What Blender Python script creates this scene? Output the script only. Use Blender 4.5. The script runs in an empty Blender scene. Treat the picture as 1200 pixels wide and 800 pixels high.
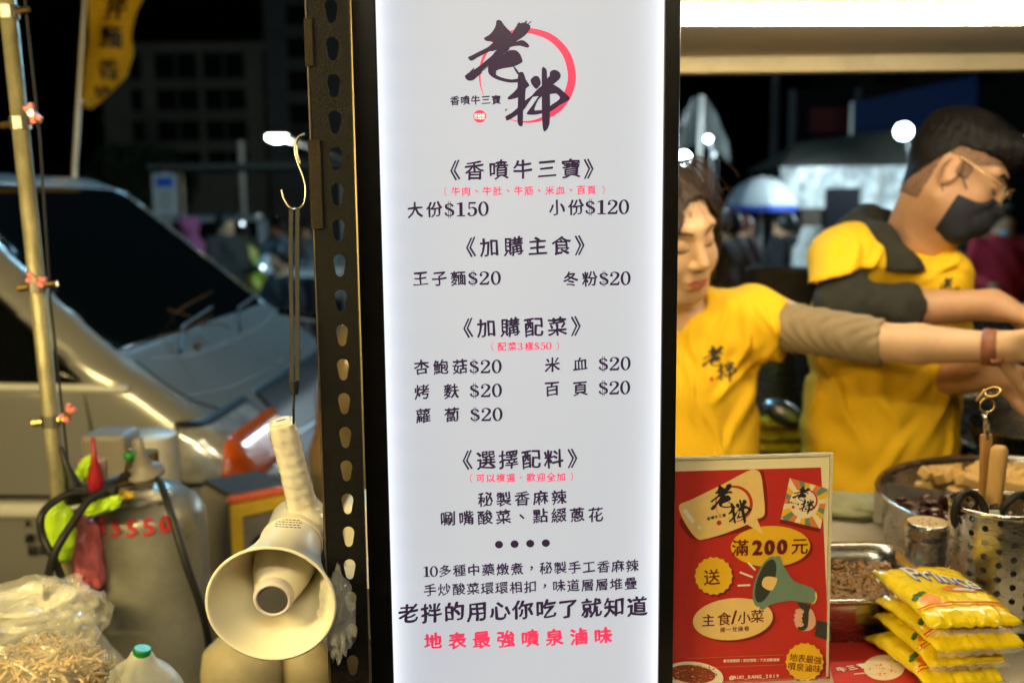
import bpy, bmesh, math, random
import numpy as np
from mathutils import Vector, Matrix, noise
from mathutils.geometry import tessellate_polygon
random.seed(7); np.random.seed(7)
S = bpy.context.scene
COL = S.collection
# ------------------------------------------------------------------ camera
PITCH, ROLL, F = math.radians(7.66), -0.010, 1166.67
CAMP = Vector((0, 0, 1.5))
RC = Matrix.Rotation(math.pi/2-PITCH, 3, 'X') @ Matrix.Rotation(ROLL, 3, 'Z')
cd = bpy.data.cameras.new('camera'); cam = bpy.data.objects.new('camera', cd); COL.objects.link(cam)
cam.matrix_world = Matrix.Translation(CAMP) @ RC.to_4x4()
cd.lens = 35; cd.sensor_width = 36; cd.clip_start = .05; cd.clip_end = 500
cd.dof.use_dof = True; cd.dof.focus_distance = 1.10; cd.dof.aperture_fstop = 3.3; cd.dof.aperture_blades = 9
S.camera = cam
# ------------------------------------------------------------------ world: night sky
w = bpy.data.worlds.new('World'); S.world = w; w.use_nodes = True
nt = w.node_tree; bg = nt.nodes['Background']
sky = nt.nodes.new('ShaderNodeTexSky'); sky.sky_type = 'NISHITA'; sky.sun_disc = False
sky.sun_elevation = math.radians(-4.0); sky.sun_rotation = math.radians(200)
nt.links.new(sky.outputs[0], bg.inputs[0]); bg.inputs[1].default_value = 0.035
sd = bpy.data.lights.new('moon', 'SUN'); sd.energy = 0.012; sd.angle = math.radians(.5); sd.color = (.8, .9, 1)
so = bpy.data.objects.new('moon', sd); COL.objects.link(so); so.rotation_euler = (math.radians(40), 0, math.radians(160))
S.view_settings.view_transform = 'Standard'; S.view_settings.look = 'None'; S.view_settings.exposure = 0
try:
    S.cycles.use_denoising = True; S.cycles.sample_clamp_indirect = 6; S.cycles.max_bounces = 8; S.cycles.transparent_max_bounces = 12
    S.cycles.caustics_reflective = False; S.cycles.caustics_refractive = False
except Exception: pass

# ------------------------------------------------------------------ helpers
def MXR(l):
    r = l[0]
    for q in l[1:]: r = np.maximum(r, q)
    return r
def P(px, py, d):
    return CAMP + RC @ Vector(((px-600)/F*d, (400-py)/F*d, -d))
def ray(px, py): return (RC @ Vector(((px-600)/F, (400-py)/F, -1)))
def PY(px, py, y):           # point of the pixel's ray on the vertical plane Y=y
    r = ray(px, py); return CAMP + r*(y/r.y)
def PZ(px, py, z):
    r = ray(px, py); return CAMP + r*((z-CAMP.z)/r.z)
def lin(c): return tuple(((v/255)/12.92 if v/255 <= .04045 else ((v/255+.055)/1.055)**2.4) for v in c)

def mat(name, col, rough=.5, metal=0., var=.12, vs=30., bump=0., bs=120., coat=0., emit=None, es=1., trans=0., alpha=1., sub=0., spec=.5, ior=1.45, stretch=None, rvar=0.):
    m = bpy.data.materials.new(name); m.use_nodes = True
    n = m.node_tree; b = n.nodes['Principled BSDF']; L = n.links.new
    c = (*col[:3], 1)
    b.inputs['Roughness'].default_value = rough; b.inputs['Metallic'].default_value = metal
    b.inputs['Base Color'].default_value = c; b.inputs['IOR'].default_value = ior
    b.inputs['Specular IOR Level'].default_value = spec
    tc = n.nodes.new('ShaderNodeTexCoord'); mp = n.nodes.new('ShaderNodeMapping')
    L(tc.outputs['Object'], mp.inputs[0])
    if stretch: mp.inputs['Scale'].default_value = stretch
    if var > 0 or rvar > 0:
        t = n.nodes.new('ShaderNodeTexNoise'); t.inputs['Scale'].default_value = vs; t.inputs['Detail'].default_value = 5
        t.inputs['Roughness'].default_value = .65
        L(mp.outputs[0], t.inputs['Vector'])
        if var > 0:
            mx = n.nodes.new('ShaderNodeMix'); mx.data_type = 'RGBA'
            rp = n.nodes.new('ShaderNodeMapRange'); rp.inputs[1].default_value = .3; rp.inputs[2].default_value = .7
            L(t.outputs[0], rp.inputs[0]); L(rp.outputs[0], mx.inputs[0])
            mx.inputs[6].default_value = (*[v*(1-var) for v in col[:3]], 1); mx.inputs[7].default_value = (*[min(1, v*(1+var)) for v in col[:3]], 1)
            L(mx.outputs[2], b.inputs['Base Color'])
        if rvar > 0:
            r2 = n.nodes.new('ShaderNodeMapRange'); r2.inputs[1].default_value = .3; r2.inputs[2].default_value = .7
            r2.inputs[3].default_value = max(.02, rough-rvar); r2.inputs[4].default_value = min(1, rough+rvar)
            L(t.outputs[0], r2.inputs[0]); L(r2.outputs[0], b.inputs['Roughness'])
    if bump > 0:
        t2 = n.nodes.new('ShaderNodeTexNoise'); t2.inputs['Scale'].default_value = bs; t2.inputs['Detail'].default_value = 4
        L(mp.outputs[0], t2.inputs['Vector'])
        bu = n.nodes.new('ShaderNodeBump'); bu.inputs['Strength'].default_value = bump; bu.inputs['Distance'].default_value = .004
        L(t2.outputs[0], bu.inputs['Height']); L(bu.outputs[0], b.inputs['Normal'])
    if coat: b.inputs['Coat Weight'].default_value = coat; b.inputs['Coat Roughness'].default_value = .08
    if emit: b.inputs['Emission Color'].default_value = (*emit, 1); b.inputs['Emission Strength'].default_value = es
    if trans: b.inputs['Transmission Weight'].default_value = trans
    if alpha < 1: b.inputs['Alpha'].default_value = alpha
    if sub: b.inputs['Subsurface Weight'].default_value = sub; b.inputs['Subsurface Radius'].default_value = (.01, .004, .002); b.inputs['Subsurface Scale'].default_value = 1
    return m

def tag(o, label=None, cat=None, group=None, kind=None):
    if label: o['label'] = label
    if cat: o['category'] = cat
    if group: o['group'] = group
    if kind: o['kind'] = kind
    return o
def thing(name, loc, label, cat, group=None):
    o = bpy.data.objects.new(name, None); COL.objects.link(o); o.location = loc; o.empty_display_size = .05
    return tag(o, label, cat, group)
def wloc(o):
    v = Vector((0, 0, 0))
    while o is not None: v += o.location; o = o.parent
    return v
def link(name, me, m, parent=None, origin=None, smooth=True):
    """world-space mesh -> object, its origin at the parent's (or at origin)"""
    o = bpy.data.objects.new(name, me); COL.objects.link(o)
    base = wloc(parent) if parent else Vector(origin if origin is not None else (0, 0, 0))
    me.transform(Matrix.Translation(-base))
    if parent: o.parent = parent
    else: o.location = base
    for x in (m if isinstance(m, (list, tuple)) else [m]): me.materials.append(x)
    if smooth:
        me.shade_smooth()
    return o
def pymesh(name, v, f):
    me = bpy.data.meshes.new(name); me.from_pydata([tuple(x) for x in v], [], f); me.update(); return me

class MB:
    def __init__(s): s.v = []; s.f = []
    def add(s, v, f, M=None):
        b = len(s.v)
        s.v += [ (M @ Vector(x)) if M is not None else Vector(x) for x in v]
        s.f += [tuple(b+i for i in q) for q in f]
    def box(s, c, d, R=None, bev=0.):
        M = Matrix.Translation(c) @ (R.to_4x4() if R is not None else Matrix())
        x, y, z = d[0]/2, d[1]/2, d[2]/2
        if bev <= 0:
            v = [(a*x, b*y, e*z) for a in (-1, 1) for b in (-1, 1) for e in (-1, 1)]
            s.add(v, [(0, 1, 3, 2), (4, 6, 7, 5), (0, 4, 5, 1), (2, 3, 7, 6), (0, 2, 6, 4), (1, 5, 7, 3)], M)
        else:
            bm = bmesh.new(); bmesh.ops.create_cube(bm, size=1)
            for q in bm.verts: q.co = Vector((q.co.x*d[0], q.co.y*d[1], q.co.z*d[2]))
            bmesh.ops.bevel(bm, geom=bm.edges[:], offset=bev, segments=2, profile=.5, affect='EDGES')
            bm.verts.index_update()
            s.add([q.co.copy() for q in bm.verts], [tuple(q.index for q in f.verts) for f in bm.faces], M); bm.free()
        return s
    def tube(s, pts, r, n=10, cap=True):
        pts = [Vector(p) for p in pts]; rs = r if isinstance(r, (list, tuple)) else [r]*len(pts)
        b = len(s.v); up = None
        for i, p in enumerate(pts):
            t = (pts[min(i+1, len(pts)-1)]-pts[max(i-1, 0)]).normalized()
            if up is None: up = t.orthogonal().normalized()
            up = (up - t*up.dot(t)).normalized(); sd_ = t.cross(up)
            for k in range(n):
                a = 2*math.pi*k/n; s.v.append(p + (up*math.cos(a)+sd_*math.sin(a))*rs[i])
        for i in range(len(pts)-1):
            for k in range(n):
                k2 = (k+1) % n
                s.f.append((b+i*n+k, b+i*n+k2, b+(i+1)*n+k2, b+(i+1)*n+k))
        if cap:
            s.f.append(tuple(b+k for k in range(n))[::-1]); s.f.append(tuple(b+(len(pts)-1)*n+k for k in range(n)))
        return s
    def lathe(s, prof, M, n=48, a0=0, a1=2*math.pi):
        """prof: (r, z) list, axis +Z of M"""
        b = len(s.v); full = abs(a1-a0-2*math.pi) < 1e-6; m = n if full else n+1
        for r, z in prof:
            for k in range(m):
                a = a0+(a1-a0)*k/n; s.v.append(M @ Vector((r*math.cos(a), r*math.sin(a), z)))
        for i in range(len(prof)-1):
            for k in range(n):
                k2 = (k+1) % m
                s.f.append((b+i*m+k, b+i*m+k2, b+(i+1)*m+k2, b+(i+1)*m+k))
        return s
    def ball(s, c, r, n=12, R=None):
        r = r if hasattr(r, '__len__') else (r, r, r)
        M = Matrix.Translation(c) @ (R.to_4x4() if R is not None else Matrix()) @ Matrix.Diagonal((*r, 1))
        h = n//2+2
        return s.lathe([(max(1e-4, math.sin(math.pi*i/h)), -math.cos(math.pi*i/h)) for i in range(h+1)], M, n)
    def build(s, name, m, parent=None, origin=None, smooth=False, auto=None):
        me = pymesh(name, s.v, s.f)
        o = link(name, me, m, parent, origin, smooth)
        if auto: 
            me.shade_smooth()
            try: me.set_sharp_from_angle(angle=math.radians(auto))
            except Exception: pass
        return o
def spline(pts, k=6):
    pts = [Vector(p) for p in pts]; out = []
    q = [pts[0]]+pts+[pts[-1]]
    for i in range(1, len(q)-2):
        for j in range(k):
            t = j/k; a, b, c, d = q[i-1], q[i], q[i+1], q[i+2]
            out.append(.5*((2*b)+(-a+c)*t+(2*a-5*b+4*c-d)*t*t+(-a+3*b-3*c+d)*t**3))
    out.append(pts[-1]); return out
def frame(z, x=None):
    z = Vector(z).normalized(); x = Vector(x) if x is not None else z.orthogonal()
    x = (x - z*x.dot(z)).normalized(); y = z.cross(x)
    return Matrix((x, y, z)).transposed()
def at(loc, R): return Matrix.Translation(loc) @ R.to_4x4()

# ------------------------------------------------------------------ 2D print on planes
class Plane:
    """U right, V up, N towards the viewer"""
    def __init__(s, O, U, V): s.O = Vector(O); s.U = Vector(U).normalized(); s.V = (Vector(V)-s.U*Vector(V).dot(s.U)).normalized(); s.N = s.U.cross(s.V)
    def px(s, x, y):
        r = ray(x, y); t = (s.O-CAMP).dot(s.N)/r.dot(s.N); q = CAMP+r*t-s.O
        return (q.dot(s.U), q.dot(s.V))
    def pt(s, u, v, n=0.): return s.O+s.U*u+s.V*v+s.N*n
    def scale(s, x, y):       # metres per photo pixel at that place
        a = s.px(x, y); b = s.px(x+10, y); return math.hypot(a[0]-b[0], a[1]-b[1])/10
def smooth_poly(p, k=3):
    n = len(p); out = []
    for i in range(n):
        a, b, c, d = [Vector((*p[(i+j) % n], 0)) for j in (-1, 0, 1, 2)]
        for j in range(k):
            t = j/k; q = .5*((2*b)+(-a+c)*t+(2*a-5*b+4*c-d)*t*t+(-a+3*b-3*c+d)*t**3); out.append((q.x, q.y))
    return out
def tri2(p):
    return tessellate_polygon([[Vector((*q, 0)) for q in p]])
class Print:
    """flat ink shapes in a plane's (u,v), every piece a hair above the one before"""
    def __init__(s, plane, n0=.0006, dn=.000012): s.p = plane; s.v = []; s.f = []; s.n = n0; s.dn = dn
    def poly(s, uv, holes=None):
        b = len(s.v); s.n += s.dn
        loops = [uv]+(holes or [])
        t = tessellate_polygon([[Vector((*q, 0)) for q in l] for l in loops])
        for l in loops: s.v += [s.p.pt(u, v, s.n) for u, v in l]
        flat = [q for l in loops for q in l]
        for a, c, d in t:
            (x1, y1), (x2, y2), (x3, y3) = flat[a], flat[c], flat[d]
            cr = (x2-x1)*(y3-y1)-(x3-x1)*(y2-y1)
            if abs(cr) < 1e-14: continue
            s.f.append((b+a, b+c, b+d) if cr > 0 else (b+a, b+d, b+c))
        return s
    def pxpoly(s, pts, sm=0):
        if sm: pts = smooth_poly(pts, sm)
        return s.poly([s.p.px(*q) for q in pts])
    def ellipse(s, cx, cy, rx, ry, rot=0, n=36, fn=None):
        c, sn = math.cos(rot), math.sin(rot); o = []
        for k in range(n):
            a = 2*math.pi*k/n; q = fn(a) if fn else 1
            x, y = rx*math.cos(a)*q, ry*math.sin(a)*q; o.append((cx+x*c-y*sn, cy+x*sn+y*c))
        return s.pxpoly(o)
    def mesh2(s, verts, faces):
        b = len(s.v); s.n += s.dn
        s.v += [s.p.pt(u, v, s.n) for u, v in verts]; s.f += [tuple(b+i for i in q) for q in faces]
    def build(s, name, m, parent=None, origin=None):
        return link(name, pymesh(name, s.v, s.f), m, parent, origin, False)
def ribbon(pts, ws):
    """centre line + widths -> outline"""
    n = len(pts); L = []; R = []
    for i in range(n):
        a = pts[max(0, i-1)]; b = pts[min(n-1, i+1)]; dx, dy = b[0]-a[0], b[1]-a[1]; l = math.hypot(dx, dy) or 1
        nx, ny = -dy/l, dx/l; L.append((pts[i][0]+nx*ws[i]/2, pts[i][1]+ny*ws[i]/2)); R.append((pts[i][0]-nx*ws[i]/2, pts[i][1]-ny*ws[i]/2))
    return L+R[::-1]
def sm_line(pts, ws, k=4):
    q = spline([(*p, w_) for p, w_ in zip(pts, ws)], k); return [(a.x, a.y) for a in q], [max(.002, a.z) for a in q]
_gl = {}
def glyph(ch):
    if ch in _gl: return _gl[ch]
    c = bpy.data.curves.new('g', 'FONT'); c.body = ch; c.size = 1; c.resolution_u = 2
    o = bpy.data.objects.new('g', c); COL.objects.link(o)
    me = bpy.data.meshes.new_from_object(o.evaluated_get(bpy.context.evaluated_depsgraph_get()))
    v = [(q.co.x, q.co.y) for q in me.vertices]; f = []
    for p in me.polygons:
        a = list(p.vertices); (x1, y1), (x2, y2), (x3, y3) = [v[i] for i in a[:3]]
        f.append(a if (x2-x1)*(y3-y1)-(x3-x1)*(y2-y1) > 0 else a[::-1])
    bpy.data.objects.remove(o); bpy.data.curves.remove(c); bpy.data.meshes.remove(me)
    if ch in '《》（），、．':
        cx = (min(q[0] for q in v)+max(q[0] for q in v))/2; cy = .38 if ch in '《》（）' else (min(q[1] for q in v)+max(q[1] for q in v))/2
    elif ord(ch) > 0x2000: cx, cy = .5, .38
    else:
        cx = (min(q[0] for q in v)+max(q[0] for q in v))/2; cy = .36
        if ch in '_': cy = .36
    v = [(x-cx, y-cy) for x, y in v]
    _gl[ch] = (v, f); return _gl[ch]
def serif(ch):
    o = []
    def st(p, w_, k=5): a, b = sm_line(p, w_, k); o.append(ribbon(a, b))
    E_ = lambda cx, cy, rx, ry, n=16: [(cx+rx*math.cos(2*math.pi*k/n), cy+ry*math.sin(2*math.pi*k/n)) for k in range(n)]
    if ch == '0': o.append(('ring', E_(.28, .35, .23, .365, 28), E_(.28, .35, .135, .32, 28)))
    if ch == '1': o += [[(.22, 0), (.34, 0), (.34, .70), (.29, .70), (.22, .66)], [(.1, 0), (.46, 0), (.46, .045), (.1, .045)], [(.1, .60), (.24, .62), (.32, .70), (.26, .70), (.1, .635)]]
    if ch == '2': st([(.08, .50), (.13, .64), (.27, .685), (.42, .60), (.42, .46), (.28, .28), (.08, .07)], [.05, .05, .04, .09, .10, .07, .05]); o += [[(.05, 0), (.46, 0), (.50, .19), (.46, .19), (.42, .10), (.05, .08)], E_(.115, .51, .055, .055, 10)]
    if ch == '5': st([(.15, .36), (.26, .43), (.41, .37), (.44, .2), (.36, .05), (.2, .015), (.09, .09)], [.03, .04, .09, .11, .07, .04, .04]); o += [[(.12, .36), (.15, .36), (.16, .62), (.44, .62), (.43, .70), (.13, .70)], E_(.12, .12, .055, .055, 10)]
    if ch == '3': st([(.1, .58), (.24, .685), (.41, .58), (.36, .43), (.22, .375)], [.05, .04, .1, .07, .03]); st([(.22, .375), (.38, .33), (.44, .17), (.3, .015), (.09, .1)], [.03, .07, .11, .05, .05]); o += [E_(.12, .56, .05, .05, 10), E_(.12, .13, .05, .05, 10)]
    if ch == '$': st([(.42, .50), (.37, .60), (.25, .64), (.12, .57), (.14, .44), (.28, .36), (.42, .26), (.41, .11), (.27, .045), (.13, .08), (.08, .2)], [.07, .05, .04, .08, .09, .1, .09, .08, .04, .05, .07]); o += [[(.21, -.07), (.235, -.07), (.235, .77), (.21, .77)], [(.30, -.07), (.325, -.07), (.325, .77), (.30, .77)]]
    return o
def put(pr, ch, x, y, em, bold=.0, rot=0., brush=True, sx=1.):
    """glyph centred on photo pixel (x,y); em in photo pixels; bold in em"""
    u0, v0 = pr.p.px(x, y); s_ = pr.p.scale(x, y)*em
    c, sn = math.cos(rot), math.sin(rot)
    if ch in '01235$' and brush:
        for q in serif(ch):
            loops = [q[1], q[2]] if q[0] == 'ring' else [q]
            loops = [[(u0+((a-.28)*1.1*c-(b-.35)*sn)*s_*1.0, v0+((a-.28)*sn+(b-.35)*c)*s_) for a, b in l] for l in loops]
            for o_ in ((0,) if ch == '$' and len(q) < 5 else (-.016, .016)): pr.poly([(a+o_*s_, b+o_*s_*.4) for a, b in loops[0]], [[(a+o_*s_, b+o_*s_*.4) for a, b in l] for l in loops[1:]])
        return
    v, f = glyph(ch); h = (hash_(ch) % 100)/100
    offs = [(0, 0)]
    if bold:
        offs = [(-.9*bold, -.55*bold), (.9*bold, .55*bold), (-.3*bold, .65*bold), (.3*bold, -.65*bold), (0, 0)]
    for ox, oy in offs:
        out = []
        for a, b in v:
            if brush:
                b = b*.96 + .085*a + .020*math.sin(a*9+h*6)+.014*math.sin(b*13+h*9)
                a = a*.97 + .015*math.sin(b*11+h*5) - .02*b
                k = .5+.5*math.sin(3*a+5*b+h*7)
            else: k = 1
            a, b = (a+ox*(.6+.6*k))*sx, b+oy*(.6+.6*k)
            out.append((u0+(a*c-b*sn)*s_, v0+(a*sn+b*c)*s_))
        pr.mesh2(out, f)
def hash_(c): return ord(c)*7919 % 1009
def row(pr, chars, x0, x1, y0, y1, em, bold=.03, **k):
    n = len(chars)
    for i, ch in enumerate(chars):
        t = i/(n-1) if n > 1 else 0
        if ch in ' ': continue
        put(pr, ch, x0+(x1-x0)*t, y0+(y1-y0)*t, em, bold, **k)
# the brush logo in the big sign's photo pixels
def _z(pts, ox, oy, s): return [(ox+a/s, oy+b/s) for a, b in pts]
A = lambda p: _z(p, 535, 15, 10.); B = lambda p: _z(p, 585, 65, 8.42)
LOGO = [A([(485,88),(520,95),(555,145),(600,195),(650,250),(640,330),(560,400),(450,445),(400,450),(430,350),(350,335),(320,300),(380,265),(430,210),(460,150),(465,105)]),
 A([(650,245),(700,160),(740,130),(800,118),(865,155),(850,215),(790,280),(715,330),(640,400),(560,450),(520,400),(560,345)]),
 A([(450,340),(420,365),(360,410),(270,455),(165,510),(135,520),(150,555),(185,565),(240,530),(310,495),(390,455),(470,440),(560,440),(650,400),(745,390),(820,412),(852,400),(835,365),(790,330),(750,325),(700,345),(640,370),(560,380)]),
 A([(600,400),(480,430),(420,500),(330,575),(250,640),(200,670),(210,640),(150,700),(95,745),(130,795),(190,795),(240,755),(300,705),(290,690),(380,620),(420,600),(450,580),(560,480),(620,430)]),
 A([(385,600),(440,570),(550,490),(600,450),(650,440),(700,445),(745,490),(772,560),(762,588),(700,622),(640,640),(560,652),(490,670),(462,690),(460,720),(385,700)]),
 A([(385,600),(460,660),(460,720),(490,745),(560,770),(650,785),(720,775),(735,812),(640,822),(540,805),(460,778),(400,742),(368,690)]),
 B([(135,110),(150,112),(200,180),(180,190)]),
 B([(190,180),(215,165),(240,175),(262,240),(300,300),(262,330),(255,440),(235,560),(232,690),(200,697),(180,660),(180,560),(185,400),(180,270)]),
 B([(190,270),(175,330),(120,385),(85,415),(90,437),(140,430),(200,405),(215,320)]),
 B([(65,600),(120,570),(190,510),(250,450),(320,400),(345,370),(420,300),(440,340),(400,405),(330,412),(250,530),(160,600),(80,645),(65,625)]),
 B([(310,240),(350,205),(390,215),(410,270),(400,300),(365,335),(330,300),(315,275)]),
 B([(420,130),(450,125),(470,160),(475,300),(500,390),(500,560),(495,680),(465,740),(440,750),(428,700),(420,560),(420,300)]),
 B([(470,300),(472,230),(498,205),(500,165),(545,143),(590,165),(607,200),(590,240),(530,290),(500,320)]),
 B([(430,300),(540,290),(640,365),(685,405),(690,440),(600,490),(500,560),(490,510),(560,460),(600,420),(560,378),(500,385),(430,380)]),
 B([(425,400),(385,440),(350,520),(355,545),(430,540),(430,570),(350,587),(280,585),(275,565),(330,490),(370,430),(400,395),(430,380)])]
HAIRS = [((609,27),(606,30),2),((617,25),(614,30),2.2),((622.5,25.5),(617,30),1.2),((612,28),(611,33),3),((560,80),(572,70),.9),((562,86),(574,77),.8),((592,130),(594,128),1.6)]
def ringshape():
    pts = []; ws = []
    for a, w_ in ((205,.6),(190,1.6),(170,2.6),(150,3.2),(130,3),(110,4.4),(90,6),(60,8),(30,9),(0,9.5),(-25,9.5),(-45,9),(-60,6),(-75,3.6),(-90,2.2),(-105,1.2),(-118,.5)):
        t = math.radians(a); r = 55.5-w_*.25; pts.append((617+r*math.cos(t), 89-r*.985*math.sin(t))); ws.append(w_)
    return sm_line(pts, ws, 5)
def logo(ink, red, T=lambda x, y: (x, y), sc=1.):
    p, ws = ringshape(); red.poly([red.p.px(*T(*q)) for q in ribbon(p, ws)])
    for q in LOGO: ink.poly([ink.p.px(*T(*s_)) for s_ in smooth_poly(q, 2)])
    for a, b, w_ in HAIRS: ink.poly([ink.p.px(*T(*s_)) for s_ in ribbon([a, b], [w_, w_*.7])])
def affine(cx, cy, s, rot):
    c, sn = math.cos(rot), math.sin(rot)
    return lambda x, y: (cx+((x-617)*c+(y-89)*sn)*s, cy+(-(x-617)*sn+(y-89)*c)*s)

# ------------------------------------------------------------------ implicit surfaces (one continuous skin per body)
class Field:
    def __init__(s, lo, hi, h):
        s.lo = np.array(lo, np.float32); s.h = h
        s.n = [int(math.ceil((hi[i]-lo[i])/h))+1 for i in range(3)]
        s.D = np.full(s.n, 9., np.float32); s.ax = [s.lo[i]+h*np.arange(s.n[i], dtype=np.float32) for i in range(3)]
    def _sl(s, a, b):
        i0 = [max(0, int((a[i]-s.lo[i])/s.h)) for i in range(3)]; i1 = [min(s.n[i], int((b[i]-s.lo[i])/s.h)+2) for i in range(3)]
        return tuple(slice(x, y) for x, y in zip(i0, i1))
    def _p(s, sl):
        return s.ax[0][sl[0]][:, None, None], s.ax[1][sl[1]][None, :, None], s.ax[2][sl[2]][None, None, :]
    def op(s, fn, a, b, k, mode='u'):
        sl = s._sl([v-k-2*s.h for v in a], [v+k+2*s.h for v in b])
        if any(q.stop <= q.start for q in sl): return s
        X, Y, Z = s._p(sl); d = fn(X, Y, Z); D = s.D[sl]
        if mode == 'u':
            hh = np.maximum(k-np.abs(D-d), 0)/max(k, 1e-6); r = np.minimum(D, d)-hh*hh*k*.25
        else:
            d = -d; hh = np.maximum(k-np.abs(D-d), 0)/max(k, 1e-6); r = np.maximum(D, d)+hh*hh*k*.25
        s.D[sl] = r; return s
    def cone(s, a, b, ra, rb, k=.02, mode='u', cut=None, flat=None):
        a = np.array(a, float); b = np.array(b, float); ba = b-a; L2 = float(ba@ba)+1e-9
        def fn(X, Y, Z):
            px, py, pz = X-a[0], Y-a[1], Z-a[2]; h = np.clip((px*ba[0]+py*ba[1]+pz*ba[2])/L2, 0, 1)
            d = np.sqrt((px-h*ba[0])**2+(py-h*ba[1])**2+(pz-h*ba[2])**2)-(ra+(rb-ra)*h)
            if cut is not None:
                for q, n in cut: d = np.maximum(d, (X-q[0])*n[0]+(Y-q[1])*n[1]+(Z-q[2])*n[2])
            return d.astype(np.float32)
        r = max(ra, rb); return s.op(fn, np.minimum(a, b)-r, np.maximum(a, b)+r, k, mode)
    def ell(s, c, r, R=None, k=.02, mode='u'):
        c = Vector(c); Ri = np.array(R.transposed()) if R is not None else np.eye(3)
        def fn(X, Y, Z):
            x, y, z = X-c.x, Y-c.y, Z-c.z
            q = [Ri[i][0]*x+Ri[i][1]*y+Ri[i][2]*z for i in range(3)]
            k0 = np.sqrt((q[0]/r[0])**2+(q[1]/r[1])**2+(q[2]/r[2])**2)+1e-6
            k1 = np.sqrt((q[0]/r[0]**2)**2+(q[1]/r[1]**2)**2+(q[2]/r[2]**2)**2)+1e-6
            return (k0*(k0-1)/k1).astype(np.float32)
        m = max(r); return s.op(fn, [v-m for v in c], [v+m for v in c], k, mode)
    def rbox(s, c, d, R=None, rad=.02, k=.02, mode='u'):
        c = Vector(c); Ri = np.array(R.transposed()) if R is not None else np.eye(3)
        def fn(X, Y, Z):
            x, y, z = X-c.x, Y-c.y, Z-c.z
            q = [np.abs(Ri[i][0]*x+Ri[i][1]*y+Ri[i][2]*z)-(d[i]/2-rad) for i in range(3)]
            return (np.sqrt(sum(np.maximum(v, 0)**2 for v in q))+np.minimum(np.maximum(np.maximum(q[0], q[1]), q[2]), 0)-rad).astype(np.float32)
        m = math.sqrt(sum((v/2)**2 for v in d)); return s.op(fn, [v-m for v in c], [v+m for v in c], k, mode)
    def half(s, q, n):           # keep the side where (p-q).n < 0
        X, Y, Z = s._p((slice(None),)*3); s.D = np.maximum(s.D, ((X-q[0])*n[0]+(Y-q[1])*n[1]+(Z-q[2])*n[2])).astype(np.float32); return s
    def warp(s, fn):
        X, Y, Z = s._p((slice(None),)*3); s.D = (s.D+fn(X, Y, Z)).astype(np.float32); return s
    def mesh(s, name):
        D = s.D; D[0], D[-1] = np.abs(D[0])+1e-4, np.abs(D[-1])+1e-4
        D[:, 0] = np.abs(D[:, 0])+1e-4; D[:, -1] = np.abs(D[:, -1])+1e-4; D[:, :, 0] = np.abs(D[:, :, 0])+1e-4; D[:, :, -1] = np.abs(D[:, :, -1])+1e-4
        I = D < 0
        c = I[:-1, :-1, :-1].astype(np.int8)
        for o in ((1,0,0),(0,1,0),(0,0,1),(1,1,0),(1,0,1),(0,1,1),(1,1,1)):
            c = c+I[o[0]:I.shape[0]-1+o[0], o[1]:I.shape[1]-1+o[1], o[2]:I.shape[2]-1+o[2]]
        act = np.argwhere((c > 0) & (c < 8)); idx = np.full(c.shape, -1, np.int32); idx[tuple(act.T)] = np.arange(len(act))
        pos = np.zeros((len(act), 3)); cnt = np.zeros(len(act))
        def g(o): q = act+np.array(o); return D[q[:, 0], q[:, 1], q[:, 2]]
        for ax in range(3):
            ot = [i for i in range(3) if i != ax]
            for a in (0, 1):
                for b in (0, 1):
                    o = [0, 0, 0]; o[ot[0]] = a; o[ot[1]] = b; d0 = g(o); o1 = list(o); o1[ax] = 1; d1 = g(o1)
                    m = (d0 < 0) != (d1 < 0); t = np.where(m, d0/np.where(m, d0-d1, 1), 0)
                    pp = np.tile(np.array(o, float), (len(act), 1)); pp[:, ax] = t; pos += pp*m[:, None]; cnt += m
        V = (act+pos/cnt[:, None])*s.h+s.lo
        faces = []
        for ax in range(3):
            sa = [slice(None)]*3; sb = [slice(None)]*3; sa[ax] = slice(0, -1); sb[ax] = slice(1, None)
            A_, B_ = I[tuple(sa)], I[tuple(sb)]; e = np.argwhere(A_ != B_)
            j, k_ = [(1, 2), (2, 0), (0, 1)][ax]
            e = e[(e[:, j] > 0) & (e[:, k_] > 0)]
            if not len(e): continue
            q = []
            for dj, dk in ((-1, -1), (0, -1), (0, 0), (-1, 0)):
                f = e.copy(); f[:, j] += dj; f[:, k_] += dk; q.append(idx[f[:, 0], f[:, 1], f[:, 2]])
            q = np.stack(q, 1); ins = A_[e[:, 0], e[:, 1], e[:, 2]]
            q[~ins] = q[~ins][:, ::-1]; faces.append(q)
        Fq = np.concatenate(faces) if faces else np.zeros((0, 4), int)
        Fq = Fq[(Fq >= 0).all(1)]
        me = bpy.data.meshes.new(name)
        me.vertices.add(len(V)); me.vertices.foreach_set('co', V.astype(np.float32).ravel())
        me.loops.add(len(Fq)*4); me.loops.foreach_set('vertex_index', Fq.astype(np.int32).ravel())
        me.polygons.add(len(Fq)); me.polygons.foreach_set('loop_start', np.arange(0, len(Fq)*4, 4, dtype=np.int32))
        me.update(); me.validate(); me.shade_smooth(); return me

def islands_drop(me, keep=1):
    bm = bmesh.new(); bm.from_mesh(me); seen = set(); comps = []
    for v in bm.verts:
        if v in seen: continue
        st = [v]; comp = []; seen.add(v)
        while st:
            a = st.pop(); comp.append(a)
            for e in a.link_edges:
                b = e.other_vert(a)
                if b not in seen: seen.add(b); st.append(b)
        comps.append(comp)
    comps.sort(key=len, reverse=True)
    for c in comps[keep:]: bmesh.ops.delete(bm, geom=c, context='VERTS')
    bm.to_mesh(me); bm.free(); return me

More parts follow.
